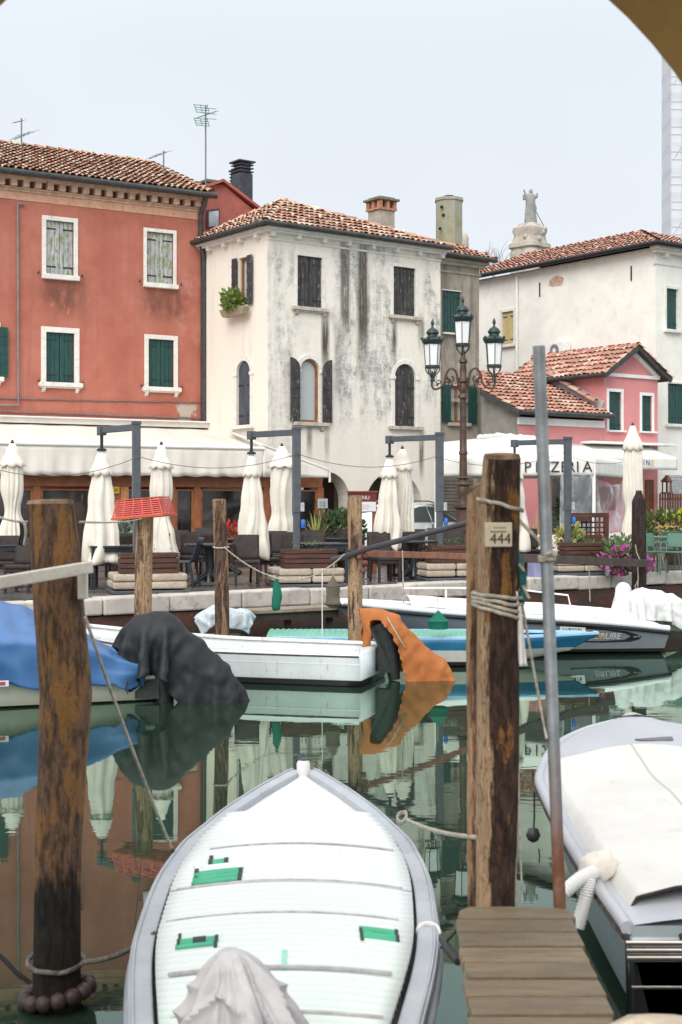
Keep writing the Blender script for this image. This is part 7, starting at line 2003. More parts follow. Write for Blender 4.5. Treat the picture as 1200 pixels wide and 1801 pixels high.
# graphics on the port side (towards the camera is +y in this frame when the bow points left)
sideG = 1 if (Matrix.Rotation(rzG, 3, 'Z') @ V((0, 1, 0))).y < 0 else -1
def on_side(x, z):
    t = (hG.zs(x) - z) / max(.01, hG.zs(x) - hG.zc(x)); p = hG.pt(x, sideG, max(0, min(1, t))); return p
def decal(name, pts, m, off):
    q = MB(); P3 = [on_side(x, z) for x, z in pts]; P3 = [V((p.x, p.y + sideG * off, p.z)) for p in P3]; q.prism(P3, V((0, -sideG * .004, 0))); return q.build(name, m, gm)
def gx(px): return (P(px, 1130, 23.1) - sternG).dot(dG.normalized())
def gz(py): return H - (py - HY) / F * 23.15
dark_g = simple('decal_dark', (.018, .018, .02), .4); pale_g = simple('decal_pale', (.50, .53, .56), .4)
sw_o = [(1000, 1098), (1060, 1104), (1100, 1109), (1122, 1115), (1131, 1119), (1127, 1124), (1112, 1128), (1060, 1129), (1000, 1127)]
decal('swoosh', [(gx(a), gz(b)) for a, b in sw_o], dark_g, .006)
sw_i = [(1000, 1102), (1060, 1107), (1098, 1113), (1110, 1118), (1100, 1124), (1060, 1126), (1000, 1125)]
decal('swoosh', [(gx(a), gz(b)) for a, b in sw_i], M['grey_hull'], .010)
p0, p1 = on_side(gx(1040), gz(1118)), on_side(gx(1095), gz(1118)); ex = (p1 - p0).normalized(); ez = (on_side(gx(1065), gz(1108)) - on_side(gx(1065), gz(1126))).normalized()
pm = (p0 + p1) / 2 + V((0, sideG * .02, 0))
Msh = Matrix.Identity(4); Msh[0][1] = .18
text('BRUBE', 'lettering', .15, frameM(pm + V((0, 0, 0)), ex, ez) @ Msh, pale_g, gm, .002, sx=.98)
p0, p1 = on_side(gx(980), gz(1106)), on_side(gx(1022), gz(1108)); ex2 = (p1 - p0).normalized(); pm = (p0 + p1) / 2 + V((0, sideG * .02, 0))
q = MB(); Mf = frameM(pm, ex2, ez); q.hexa([Mf @ V((a * .21, b * .065, c)) for c in (-.004, .004) for a, b in ((-1, -1), (1, -1), (1, 1), (-1, 1))]); q.build('registration_plate', M['white_paint'], gm)
text('LV82276', 'lettering', .115, frameM(pm + V((0, sideG * .008, 0)), ex2, ez), dark_g, gm, .001, sx=.78)
p0 = on_side(gx(1121), gz(1119)) + V((0, sideG * .016, 0)); text('450 TX', 'lettering', .035, frameM(p0, ex, ez) @ Msh, pale_g, gm, .001)
place(gm, sternG, rzG); WM[gm.name] = Matrix.Translation(sternG) @ Matrix.Rotation(rzG, 4, 'Z')
# white wrapped outboard and console
YW = 24.2
caps = [cap(1128, 1058, YW, 1172, 1066, YW, .23, .22), cap(1172, 1066, YW, 1215, 1090, YW, .22, .2), cap(1095, 1062, YW + .1, 1112, 1070, YW, .10, .08), cap(1085, 1070, YW + .1, 1100, 1078, YW, .09, .09)]
en = MB(); en.tube([P(1128, 1062, YW), P(1172, 1070, YW), P(1220, 1098, YW)], [.19, .19, .12], 10); en.box(P(1120, 1092, YW), (.2, .3, .3)); eng3 = en.build('outboard_motor', M['black_iron'], gm, smooth=50)
M['white_cover'] = tarp('white_tarp', (.58, .58, .565), (.66, .66, .645), (.5, .49, .46), .35, .7)
X = drape(P(1150, 1000, YW), (1, .1, 0), (-.1, 1, 0), 44, 30, .042, caps, 220, .25, .5, 8)
cloth_obj(X, 'motor_cover', M['white_cover'], eng3, amp=.04, fq=4.0)
q = MB(); rings = []
for z, r in ((1072, 14), (1060, 17), (1045, 15), (1034, 13), (1027, 9), (1024, 3)):
    p = P(1096, z, YW + .3); rings.append([V((p.x + r * YW / F * math.cos(a) * (1 + .12 * math.sin(5 * a + z)), p.y + r * YW / F * math.sin(a), p.z)) for a in [2 * math.pi * k / 20 for k in range(20)]])
q.loft(rings, True, True, True); q.build('console_cover', M['white_cover'], gm, smooth=70)

# ---------------------------------------------------------------- pale grey tender at the right edge
td = thing('grey_tender', 'pale grey tender at the right edge behind the grey motorboat stern', 'boat', (0, 0, 0))
hD = Hull(4.2, [(0, .7), (2.5, .75), (3.5, .5), (4.2, .06)], [(0, .5), (3, .55), (4.2, .62)], [(0, .6), (2.5, .62), (4.2, .03)], [(0, .05), (3, .1), (4.2, .3)], [(0, -.08), (3, -.05), (4.2, .3)], .35)
M['tender_grey'] = hullpaint('tender_grey', (.33, .37, .40), (.25, .27, .28), band=.05)
q = MB(); hD.shell(q); q.build('hull', M['tender_grey'], td, smooth=40)
q = MB(); hD.deck(q, 0, 4.2, 0, 0, .05); q.build('deck', simple('tender_deck', (.5, .53, .55), .4), td, smooth=60)
for s in (1, -1): q = MB(); q.tube(hD.edge(s, off=.02, dz=-.03), .05, 8); q.build('gunwale', simple('tender_rail', (.42, .46, .49), .45), td, smooth=60); q = MB(); q.tube(hD.edge(s, off=.01, t=.5, x1=3.6), .02, 6); q.build('rubbing_strake', M['antifoul'], td)
place(td, V((9.6, 25.6, 0)), R(180 + 9)); WM[td.name] = Matrix.Translation(V((9.6, 25.6, 0))) @ Matrix.Rotation(R(189), 4, 'Z')

# ---------------------------------------------------------------- small punt with a plastic wrapped bundle, wooden landing
pn = thing('small_punt', 'low dark punt moored at the quay behind the white skiff', 'boat', (0, 0, 0))
hP = Hull(3.0, [(0, .5), (2, .55), (3, .2)], [(0, .3), (3, .42)], [(0, .4), (3, .12)], [(0, .02), (3, .1)], [(0, -.03), (3, .08)], .3)
q = MB(); hP.shell(q); q.build('hull', simple('punt', (.10, .085, .07), .7, .3, 4, .2), pn, smooth=40, solid=.03)
q = MB(); hP.deck(q, .1, 2.9, .04, -.12, 0); q.build('floor', simple('punt_floor', (.16, .13, .10), .8, .3, 4, .2), pn)
place(pn, V((-.4, 22.85, 0)), R(202)); WM[pn.name] = Matrix.Translation(V((-.4, 22.85, 0))) @ Matrix.Rotation(R(202), 4, 'Z')
YT_ = 22.25
caps = [cap(362, 1090, YT_, 380, 1080, YT_, .14, .15), cap(395, 1092, YT_, 428, 1084, YT_, .12, .13)]
def tarp_clear():
    t = NT('plastic_tarp'); n = t.noise(3, 5, .7); n2 = t.noise(2.0, 5, .7, t.map((1, 1, 2)))
    c = t.mix(t.mr(n, .35, .65), (.42, .50, .53), (.62, .68, .70)); c = t.mix(t.mr(n2, .56, .62, 0, .9), c, (.16, .34, .42)); return t.out(c, .3, 0, .5)
X = drape(P(395, 1045, YT_), (1, 0, 0), (0, 1, 0), 36, 26, .03, caps, 200, .22, .5, 9)
tp = thing('tarp_bundle', 'crumpled clear plastic tarp over gear beside the flaking bark post', 'tarp', P(395, 1108, YT_)); cloth_obj(X, 'sheet', tarp_clear(), tp)
q = MB(); 
for a in caps: q.tube([V(a[:3]), V(a[3:6])], .1, 8)
q.build('gear', M['dark'], tp)
q = MB(); rr = random.Random(3)
ld = thing('wooden_landing', 'low plank landing on posts against the quay wall', 'landing', PX(520, 23.6, 0))
a, b = PX(425, 22.75, .72), PX(584, 23.7, .72); q = MB(); q.beam(a, b, .5, .06); q.build('plank', simple('landing_wood', (.26, .21, .16), .8, .25, 5, .3), ld, bevel=.008)
q = MB(); q.beam(a - V((0, 0, .09)), b - V((0, 0, .09)), .4, .12); q.build('beam', simple('landing_dark', (.05, .04, .03), .8), ld)
for k in (.03, .5, .97): p = a.lerp(b, k); q = MB(); q.beam(p - V((0, 0, 1.5)), p - V((0, 0, .1)), .12, .12, (0, 1, 0)); q.build('post', bpy.data.materials['landing_dark'], ld)

# ---------------------------------------------------------------- near white boat with corrugated cover
nb = thing('corrugated_boat', 'white wooden boat in the foreground covered with pale corrugated sheets and taped patches', 'boat', (0, 0, 0))
hN = Hull(4.5, [(0, .47), (.4, .545), (1.55, .685), (2.3, .705), (3.06, .655), (3.57, .525), (4.04, .335), (4.34, .175), (4.5, .075)], [(0, .47), (2, .50), (3.2, .53), (3.9, .60), (4.5, .68)], [(0, .4), (2, .55), (3.4, .4), (4.5, .02)], [(0, .05), (3.4, .08), (4.5, .3)], [(0, -.1), (3.4, -.08), (4.5, .28)], .5)
M['boat_white'] = hullpaint('boat_white', (.60, .63, .68), (.4, .4, .38))
q = MB(); hN.shell(q); q.build('hull', M['boat_white'], nb, smooth=40, solid=.02)
def gun_mat():
    t = NT('gunwale_blue_grey'); n = t.noise(2.5, 6, .65); n2 = t.noise(12, 6, .75, t.map((1, 1, 1)))
    c = t.mix(t.mr(n, .3, .7), (.34, .365, .395), (.44, .465, .49)); c = t.mix(t.mr(n2, .60, .70, 0, .5), c, (.24, .23, .24)); c = t.mix(t.mr(n2, .3, .4, .35, 0), c, (.68, .70, .74)); t.bump(n2, .12, .004); return t.out(c, .45, 0, .45)
M['gunwale'] = gun_mat()
for s in (1, -1):
    e = hN.edge(s, 60, dz=.015)
    q = MB(); rail_band(q, e, .085, .05, s); q.build('gunwale', M['gunwale'], nb, bevel=.008)
    q = MB(); q.tube([V((p.x, p.y - s * .004, p.z + .012)) for p in e], .008, 6); q.build('gunwale_lip', M['gunwale'], nb, smooth=60)
    q = MB(); q.tube(hN.edge(s, 50, off=.012, dz=-.08), .022, 6); q.build('rubbing_strake', M['gunwale'], nb, smooth=60)
q = MB(); hN.deck(q, 3.4, 4.44, .09, -.015, .03, 20, 10); q.build('foredeck', simple('deck_white', (.74, .74, .74), .35, .03, 3, .03), nb, smooth=60)
q = MB(); q.lathe([(.045, -.02), (.05, .02), (.05, .08), (.035, .10), (0, .105)], (4.44, 0, .675), 14); q.v = [V((v.x, v.y * .9, v.z)) for v in q.v]; q.build('bow_post', M['white_paint'], nb, smooth=40)
q = MB(); q.lathe([(.036, .0), (.036, .004), (0, .005)], (4.44, 0, .78), 14); q.build('bow_post_top', simple('bow_rust', (.10, .05, .04), .6), nb)
zN = lambda x, y: hN.zs(min(x, 3.5)) + .035 + .055 * (1 - min(1, (y / .62) ** 2))
def corr_white():
    t = NT('corrugated_white'); s = t.xyz(); n = t.noise(1.5, 6, .65); n2 = t.noise(11, 6, .75); st = t.noise(3, 5, .7, t.map((.6, 6, 1)))
    c = t.mix(t.mr(n, .3, .7), (.66, .70, .69), (.72, .74, .74))
    moss = t.ma('MULTIPLY', t.mr(s['X'], .1, 2.2, 1, .05), t.mr(n, .35, .65, .2, 1))
    c = t.mix(t.ma('MULTIPLY', moss, .5), c, (.48, .65, .57))
    c = t.mix(t.mr(st, .60, .74, 0, .45), c, (.42, .60, .52)); c = t.mix(t.mr(n2, .66, .74, 0, .6), c, (.30, .33, .30))
    valley_shade = t.mr(t.ma('SINE', t.ma('MULTIPLY', s['X'], 83.2214)), -1, .25, 1, 0)  # valley shade painted into the colour so the corrugations show
    c = t.mix(t.ma('MULTIPLY', valley_shade, t.mr(n, .3, .7, .42, .75)), c, (.40, .45, .44))
    t.bump(n2, .05, .003)
    return t.out(c, .4, 0, .4)
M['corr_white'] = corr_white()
M['tape_green'] = simple('tape_green', (.06, .40, .23), .4, .12, 8, .05)
M['tape_black'] = simple('tape_black', (.03, .05, .045), .5, .2, 8, .05)
wN = lambda x: max(.05, hN.hb(x) - .10 - .03 * max(0, x - 2.9))
SH = [(2.76, 3.50), (2.06, 2.79), (1.54, 2.09), (.81, 1.57), (.08, .84)]   # five overlapping sheets, bow to stern
for k, (x0, x1) in enumerate(SH):
    nx = int((x1 - x0) / .0095)
    def fs(a, b, x0=x0, x1=x1, k=k):
        x = x0 + (x1 - x0) * a; y = (2 * b - 1) * wN(x) ; return V((x, y, zN(x, y) + .015 * math.sin(2 * math.pi * x / .0755) + .006 * (k % 2) + .004 * noise.noise(V((x * 1.5, y * 2, k)))))
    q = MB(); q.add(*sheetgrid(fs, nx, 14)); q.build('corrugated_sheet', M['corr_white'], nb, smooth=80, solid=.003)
M['batten'] = simple('batten', (.46, .45, .44), .8, .2, 12, .3, 60, dirt=(.16, .10, .08), dirt_amt=.6)
for x, f0, f1, rot in ((2.775, -.80, .92, .012), (2.075, -.94, .92, .012), (1.555, -.95, .88, .01), (.825, -.9, .9, .012), (.33, -.9, .95, .004)):
    q = MB(); pts = [V((x - rot * y * 1.0, y, zN(x, y) + .018)) for y in [wN(x) * (f0 + (f1 - f0) * k / 10) * -1 for k in range(11)]]
    for a, b in zip(pts, pts[1:]): q.beam(a, b, .018, .012)
    q.build('batten', M['batten'], nb)
def patch(px0, py0, px1, py1, m, nm, off=.013):
    def loc(px, py):
        z = .57
        for _ in range(3):
            w = PZ(px, py, z); l = w - V((-.25, 5.0, 0)); x, y = l.y, -l.x; z = zN(x, y)
        return x, y
    a, b = loc((px0 + px1) / 2, py1)[0], loc((px0 + px1) / 2, py0)[0]; ym = (py0 + py1) / 2; c, d = loc(px0, ym)[1], loc(px1, ym)[1]
    def fs(s, k): x = a + (b - a) * s; y = c + (d - c) * k; return V((x, y + .03 * (x - a), zN(x, y) + .015 * math.sin(2 * math.pi * x / .0755) + off))
    q = MB(); q.add(*sheetgrid(fs, max(4, int((b - a) / .009)), 8)); return q.build(nm, m, nb, smooth=80, solid=.002)
patch(343, 1535, 427, 1557, M['tape_green'], 'green_patch'); patch(368, 1515, 402, 1523, M['tape_green'], 'green_patch'); patch(313, 1654, 384, 1672, M['tape_green'], 'green_patch'); patch(634, 1642, 702, 1660, M['tape_green'], 'green_patch'); patch(497, 1678, 506, 1712, simple('moss_stain', (.25, .55, .42), .6), 'stain', .0125)
for a in ((313, 1653, 318, 1673), (378, 1653, 384, 1672), (634, 1641, 640, 1661), (696, 1641, 702, 1660), (340, 1658, 362, 1664), (656, 1646, 680, 1651), (368, 1515, 375, 1524), (395, 1515, 402, 1524), (343, 1536, 350, 1541), (420, 1535, 427, 1557), (343, 1549, 349, 1553)):
    patch(*a, M['tape_black'], 'tape', .0165)
# plastic tank glimpsed below the cover corner
q = MB(); q.box((3.0, .5, .52), (.12, .12, .1)); q.build('tank', simple('navy_tank', (.03, .045, .08), .4), nb, bevel=.02)
place(nb, V((-.25, 5.0, 0)), R(90)); WM[nb.name] = Matrix.Translation(V((-.25, 5.0, 0))) @ Matrix.Rotation(R(90), 4, 'Z')
# its covered outboard
YG = 4.78
en = MB(); en.tube([V((-.34, YG, .78)), V((-.33, YG, .5)), V((-.33, YG, .1)), V((-.33, YG, -.2))], [.12, .13, .08, .06], 10); eng4 = en.build('outboard_motor', M['black_iron'], nb, smooth=50)
M['silver_cover'] = tarp('silver_tarp', (.36, .35, .35), (.48, .47, .47), (.24, .22, .2), .5, .45)
q = MB(); nA_, nT_ = 120, 40; rings = []
for j in range(nT_ + 1):
    t_ = j / nT_; ring = []
    for k in range(nA_):
        a = 2 * math.pi * k / nA_
        rx = .03 + .25 * (1 - (1 - t_) ** 2.0); ry = .03 + .24 * (1 - (1 - t_) ** 2.0)
        f = abs(math.sin(3.5 * a + 1.2 + .8 * math.sin(a * 2) + t_ * .9)) ** 1.2; f2 = abs(math.sin(5.5 * a - 1.6 * t_ + 2 * math.sin(a + 1)))
        pinch = math.exp(-((t_ - .62) / .10) ** 2) * .07
        m_ = 1 - (.32 * f * (1 - t_ * .35) + .13 * f2) * min(1, t_ * 5) - pinch + .10 * noise.noise(V((math.cos(a) * 2.2, math.sin(a) * 2.2, t_ * 4))) + .16 * max(0, 1 - 4 * abs(noise.noise(V((math.cos(a) * 1.6 + t_, math.sin(a) * 1.6 - t_ * 1.4, t_ * 3 + 2))))) ** 1.5 * min(1, t_ * 4)
        cx_ = -.372 + .055 * t_; cz = .985 - .50 * t_ ** 1.25 + .025 * noise.noise(V((math.cos(a) * 1.8, math.sin(a) * 1.8, t_ * 3 + 5))) * min(1, t_ * 4)
        ring.append(V((cx_ + rx * m_ * math.cos(a), YG - .06 * t_ + ry * m_ * math.sin(a), cz)))
    rings.append(ring)
q.loft(rings, True, True, False); q.build('motor_cover', M['silver_cover'], eng4, smooth=35, solid=.006)
q = MB(); q.tube([p + (p - V((-.34, YG, p.z))).normalized() * .006 for p in rings[25]] + [rings[25][0]], .006, 5); q.build('tie_cord', M['canvas_white'], eng4)

# ---------------------------------------------------------------- right foreground boat with white canvas
rb = thing('canvas_covered_boat', 'pale grey motorboat under a stretched white canvas at the right edge', 'boat', (0, 0, 0))
stR = V((2.17, 6.15, 0)); LR = 4.45
hR = Hull(LR, [(0, .92), (1.2, .95), (2.6, .93), (3.2, .82), (3.75, .63), (4.2, .36), (LR, .12)], [(0, .66), (2, .72), (3.6, .81), (LR, .85)], [(0, .78), (2.5, .74), (3.7, .3), (LR, .03)], [(0, .06), (3, .12), (LR, .45)], [(0, -.15), (3, -.1), (LR, .42)], .55)
M['hull_teal_grey'] = hullpaint('hull_teal_grey', (.33, .385, .40), (.25, .26, .25))
M['gel_lavender'] = simple('gel_lavender', (.43, .445, .475), .32, .05, 2.5, .04, 20, dirt=(.36, .36, .38), dirt_amt=.3)
q = MB(); hR.shell(q); q.build('hull', M['hull_teal_grey'], rb, smooth=40)
q = MB(); hR.deck(q, 0, LR, .0, .0, .07, 30, 14); q.build('deck', M['gel_lavender'], rb, smooth=60)
for s in (1, -1):
    q = MB(); q.tube(hR.edge(s, 60, off=.01, dz=-.01), .032, 8); q.build('gunwale', M['gel_lavender'], rb, smooth=60)
    q = MB(); q.tube(hR.edge(s, 60, off=.026, dz=-.05), .014, 6); q.build('rubbing_strake', M['rub_dark'], rb, smooth=60)
q = MB(); p = [(3.50, .18), (3.46, .12), (3.47, -.08), (3.58, -.10), (3.56, .0)]; q.prism([V((x, y, hR.zs(x) + .067)) for x, y in p], V((0, 0, .01))); q.build('hatch', simple('hatch_dark', (.12, .12, .14), .4), rb, bevel=.01)
q = MB(); q.lathe([(.02, 0), (.025, .04), (.0, .05)], (4.32, .0, .87), 8); q.tube([V((4.32, -.10, .90)), V((4.29, .0, .92)), V((4.32, .12, .90))], .010, 6); q.build('bow_fitting', M['black_iron'], rb)
def boat_canvas():
    t = NT('boat_canvas'); s = t.xyz(); n = t.noise(1.6, 6, .65); n2 = t.noise(5, 7, .75); f = t.noise(220, 2)
    c = t.mix(t.mr(n, .3, .7), (.70, .685, .65), (.63, .61, .57)); c = t.mix(t.mr(n2, .55, .75, 0, .5), c, (.44, .42, .37))
    for y0 in (.31, -.33): c = t.mix(t.mr(t.ma('ABSOLUTE', t.ma('SUBTRACT', s['Y'], y0)), .004, .012, .6, 0), c, (.33, .31, .28))
    t.bump(t.ma('ADD', f, t.ma('MULTIPLY', n2, 3)), .2, .006); return t.out(c, .8, 0, .25)
q = MB()
def cvr(a, b):
    x = .25 + 2.73 * a; v = 2 * b - 1; hb = hR.hb(x) - .03; z = hR.zs(x) + .035 + .10 * (1 - abs(v) ** 2.4); y = v * hb
    if abs(v) > .93: z -= (abs(v) - .93) * 1.3
    n_ = .022 * noise.noise(V((x * 1.5, y * 2.5, 2))) + .016 * (1 - a) ** 3 * math.sin(y * 17 + 3 * math.sin(y * 4)) + .012 * max(0, abs(v) - .6) * 2.5 * math.sin(x * 15 + 2 * math.sin(x * 5)) + .014 * max(0, 1 - 4 * abs(noise.noise(V((x * .9 + y, y * .8 - x * .5, 11))))) + .008 * noise.noise(V((x * 4 + y * 3, y * 7, 5))) + .006 * math.sin(x * 2.2 + y * 5)
    return V((x, y, z + n_))
q.add(*sheetgrid(cvr, 90, 90)); q.build('boat_cover', boat_canvas(), rb, smooth=180, solid=.006)
q = MB(); q.tube([cvr(0, k / 30) + V((-.004, 0, -.004)) for k in range(31)], .007, 6); q.build('cover_hem', M['rope_dark'], rb)
# stern: swim platform, chrome ladder, black outdrive bracket
q = MB(); q.loft([[V((x, y, z)) for x, z in ((.27, .60), (.27, .655), (.08, .645), (.0, .615), (-.02, .57), (.04, .52), (.27, .52))] for y in [.92 - 1.84 * k / 12 for k in range(13)]], True, True, True); q.build('swim_platform', M['gel_lavender'], rb, smooth=50, bevel=.015)
q = MB(); q.ab((.0, -.9, .0), (.06, .9, .53)); q.build('transom_panel', M['antifoul'], rb)
q = MB()
for y in (.94, .70):
    q.tube([V((-.01, y, .62)), V((-.06, y, .60)), V((-.08, y, .40)), V((-.07, y, .12))], .013, 8)
q.build('ladder_rail', simple('ladder_dark', (.03, .03, .035), .25, metal=.6), rb, smooth=60)
M['chrome'] = NT('chrome').out((.75, .75, .76), .12, 1.0, .5)
for k in range(3): q = MB(); q.tube([V((-.06 - .012 * k, .69, .60 - .028 * k)), V((-.06 - .012 * k, .95, .60 - .028 * k))], .014, 8); q.build('ladder_rung', M['chrome'], rb, smooth=60)
q = MB(); q.tube([V((-.08, .69, .42)), V((-.08, .95, .42))], .008, 8); q.build('ladder_rung', M['chrome'], rb, smooth=60)
place(rb, stR, R(90)); WM[rb.name] = Matrix.Translation(stR) @ Matrix.Rotation(R(90), 4, 'Z')
# ================================================================ JETTY, ARCH, ROPES, SMALL THINGS
def plank_mat():
    t = NT('jetty_plank'); n = t.noise(2.0, 6, .7, t.map((1.2, 9, 1))); n2 = t.noise(6, 6, .75); f = t.noise(20, 5, .7, t.map((.8, 7, 1)))
    c = t.mix(t.mr(n, .3, .7), (.11, .080, .046), (.205, .155, .092)); c = t.mix(t.mr(f, .5, .75, 0, .5), c, (.07, .05, .03)); c = t.mix(t.mr(n2, .6, .75, 0, .4), c, (.24, .20, .13))
    oi = t.n.new('ShaderNodeObjectInfo'); c = t.mix(t.mr(oi.outputs['Random'], 0, 1, 0, .4, False), c, (.075, .058, .036)); t.bump(f, .4, .006); return t.out(c, t.mr(n2, .3, .7, .35, .75), 0, .4)
M['plank'] = plank_mat()
jt = thing('wooden_jetty', 'narrow weathered plank jetty reaching from the near quay', 'jetty', (.62, 4.6, 0))
jL = lambda Y: .405 + (.475 - .405) * (Y - 4.34) / (5.77 - 4.34); jR = lambda Y: .868 + (.925 - .868) * (Y - 4.34) / (5.77 - 4.34)
rr = random.Random(8); Y = 5.775; k = 0
while Y > 4.3:
    y1 = Y; y0 = Y - .151; z = .85; ch = .05 if k == 0 else .0
    a0, b0, a1, b1 = jL(y0) + rr.uniform(-.008, .008), jR(y0) + rr.uniform(-.008, .012), jL(y1), jR(y1)
    pts = [V((a0, y0, z - .045)), V((b0, y0, z - .045)), V((b1, y1 - ch * .9, z - .045)), V((b1 - ch * 2.0, y1, z - .045)), V((a1 + ch * .9, y1, z - .045)), V((a1, y1 - ch * 1.2, z - .045))] if k == 0 else [V((a0, y0, z - .045)), V((b0, y0, z - .045)), V((b0 + rr.uniform(-.004, .004), y1, z - .045)), V((a0, y1, z - .045))]
    q = MB(); q.prism(pts, V((rr.uniform(-.001, .001), 0, .045 + rr.uniform(-.003, .003)))); q.build('plank', M['plank'], jt, bevel=.006)
    Y -= .175; k += 1
for xo in (.10, -.10):
    q = MB(); a = V(((jL(5.6) if xo > 0 else jR(5.6)) + xo, 5.7, .75)); b = V(((jL(3.6) if xo > 0 else jR(3.6)) + xo, 4.3, .75)); q.beam(a, b, .08, .1); q.build('stringer', M['plank'], jt)
for xo, yy in ((.1, 5.55), (-.1, 5.55), (.1, 4.4), (-.1, 4.4)):
    q = MB(); x = (jL(yy) + xo) if xo > 0 else (jR(yy) + xo); q.tube([V((x, yy, -.8)), V((x, yy, .7))], .05, 10); q.build('pile', M['pole_444'], jt, smooth=60)
# arch of the portico the viewer stands under
YA0, YA1 = 3.65, 4.25; cxA, czA, RA_ = (541 - 600) / F * YA1, H - (595 - HY) / F * YA1, 797 / F * YA1
M['ochre'] = simple('ochre_plaster', (.40, .225, .058), .9, .10, 3, .25, 40, dirt=(.25, .14, .04), dirt_amt=.3)
aw = MB(); N_ = 40
def apt(k, Y, r=RA_): a = math.pi * k / N_; return V((cxA - r * math.cos(a), Y, czA + r * math.sin(a)))
zt_ = czA + RA_ + .9; xl, xr = cxA - RA_ - 1.0, cxA + RA_ + 1.0; zq = .80
for Y in (YA0, YA1):
    for k in range(N_):
        p, q_ = apt(k, Y), apt(k + 1, Y); aw.quad(p, q_, V((q_.x, Y, zt_)), V((p.x, Y, zt_)))
    for a, b in ((xl, cxA - RA_), (cxA + RA_, xr)): aw.quad(V((a, Y, zq)), V((b, Y, zq)), V((b, Y, zt_)), V((a, Y, zt_)))
for k in range(N_): aw.quad(apt(k, YA0), apt(k + 1, YA0), apt(k + 1, YA1), apt(k, YA1))
for x in (cxA - RA_, cxA + RA_): aw.quad(V((x, YA0, zq)), V((x, YA1, zq)), V((x, YA1, czA)), V((x, YA0, czA)))
for x in (xl, xr): aw.quad(V((x, YA0, zq)), V((x, YA1, zq)), V((x, YA1, zt_)), V((x, YA0, zt_)))
aw.quad(V((xl, YA0, zt_)), V((xr, YA0, zt_)), V((xr, YA1, zt_)), V((xl, YA1, zt_)))
tag(aw.build('portico_arch', M['ochre'], smooth=30), 'ochre plastered round arch framing the top corners of the view', 'arch')
# worn stone block at the bottom right
q = MB(); rs = random.Random(3); c0 = V((1.0, 4.28, .70))
q.lathe([(.12, .0), (.20, .03), (.21, .12), (.17, .20), (.08, .235), (0, .24)], (0, 0, 0), 18); q.v = [V((v.x * 1.25, v.y * .8, v.z)) * (1 + .08 * noise.noise(v * 9)) + c0 for v in q.v]
tag(q.build('mooring_stone', simple('pale_stone', (.52, .44, .33), .85, .15, 6, .5, 30, dirt=(.3, .24, .17), dirt_amt=.5), smooth=70), 'rounded pale stone at the bottom right corner', 'stone')
q = MB(); q.ab((.94, 4.33, -.5), (2.2, 4.55, .70)); tag(q.build('stone_landing', M['paving'], bevel=.02), 'low dark stone ledge beside the jetty under the pale stone', 'landing')

# white plank on the near left post
plank = thing('white_plank', 'weathered white painted plank fixed across the thick left mooring post', 'plank', P(60, 1020, YA - .16))
q = MB(); q.beam(P(-90, 1040, YA - .55), P(161, 997, YA - .13), .045, .058); q.build('rail', simple('rail_white', (.60, .56, .49), .7, .1, 6, .3, 50, dirt=(.25, .2, .15), dirt_amt=.5), plank, bevel=.006)
q = MB(); q.box(P(146, 1030, YA - .08), (.045, .05, .13)); q.build('bracket', bpy.data.materials['rail_white'], plank, bevel=.006)

# ropes
def rope(label, pts, r=.012, m=None, name='mooring_rope', n=7, twist=True):
    q = MB(); pts = [V(p) for p in pts]
    q.tube(pts, r, n); return tag(q.build(name, m or M['rope'], loc=pts[0], smooth=60), label, 'rope')
def coil(c, R0, r, turns, rise, tilt=(0, 0), n=20, sy=1.0, seed=1):
    rr = random.Random(seed); out = []
    for k in range(int(n * turns) + 1):
        a = 2 * math.pi * k / n; x, y = R0 * math.cos(a), R0 * sy * math.sin(a); out.append(V(c) + V((x, y, rise * k / n + tilt[0] * x + tilt[1] * y + rr.uniform(-.003, .003))))
    return out
# the near boat's four lines
g0 = PX(309, 7.95, .53)
rope('long pale mooring line from the white plank down to the corrugated boat', catenary(P(150, 1085, YA - .1), P(302, 1492, 7.9), .03) , .0085)
rope('short dark lashing of the pale line on the corrugated boat rail', catenary(P(302, 1492, 7.9), PZ(322, 1510, .52), .01, 5), .007, M['rope_dark'])
q_ = coil((P(98, 1688, YA).x, YA, P(98, 1690, YA).z), .135, .012, 1.0, .0, (-.03, .12), 24)
rope('dark wrapped rope looped low around the thick left mooring post', q_, .013, simple('rope_mixed', (.10, .09, .075), .9, .5, 18, .6, 90, dirt=(.42, .38, .3), dirt_amt=.8))
rope('two toned rope from the thick left post to the corrugated boat rail', catenary(P(148, 1692, YA - .1), PZ(272, 1642, .52), .03) , .0135, bpy.data.materials['rope_mixed'])
rope('dark rope running off the left edge from the foot of the thick left post', [P(-30, 1655, YA), P(10, 1690, YA), P(30, 1712, YA), P(55, 1730, YA)], .012, M['rope_dark'])
rope('grey rope from the corrugated boat to the numbered mooring post', catenary(PZ(716, 1442, .60), P(842, 1473, YB + .05), .02), .011)
rope('loop of grey rope around the rail of the corrugated boat', coil(PZ(716, 1446, .56) + V((-.03, 0, .02)), .028, .01, 3.2, .006, (.3, .9), 14), .008)
rope('white lashing around the right rail of the corrugated boat', coil(PZ(765, 1640, .50) + V((-.03, 0, 0)), .05, .01, 3.0, .002, (0, .5), 14), .010, M['canvas_white'])
rope('black strap from the corrugated boat rail down towards the jetty', [PZ(772, 1645, .48), P(788, 1668, 6.2), P(806, 1692, 5.9)], [.012, .022, .016], M['black'])
rope('thin dark cord between boat and jetty', [PZ(775, 1668, .4), P(800, 1640, 6.0), P(815, 1622, 5.9)], .006, M['rope_dark'])
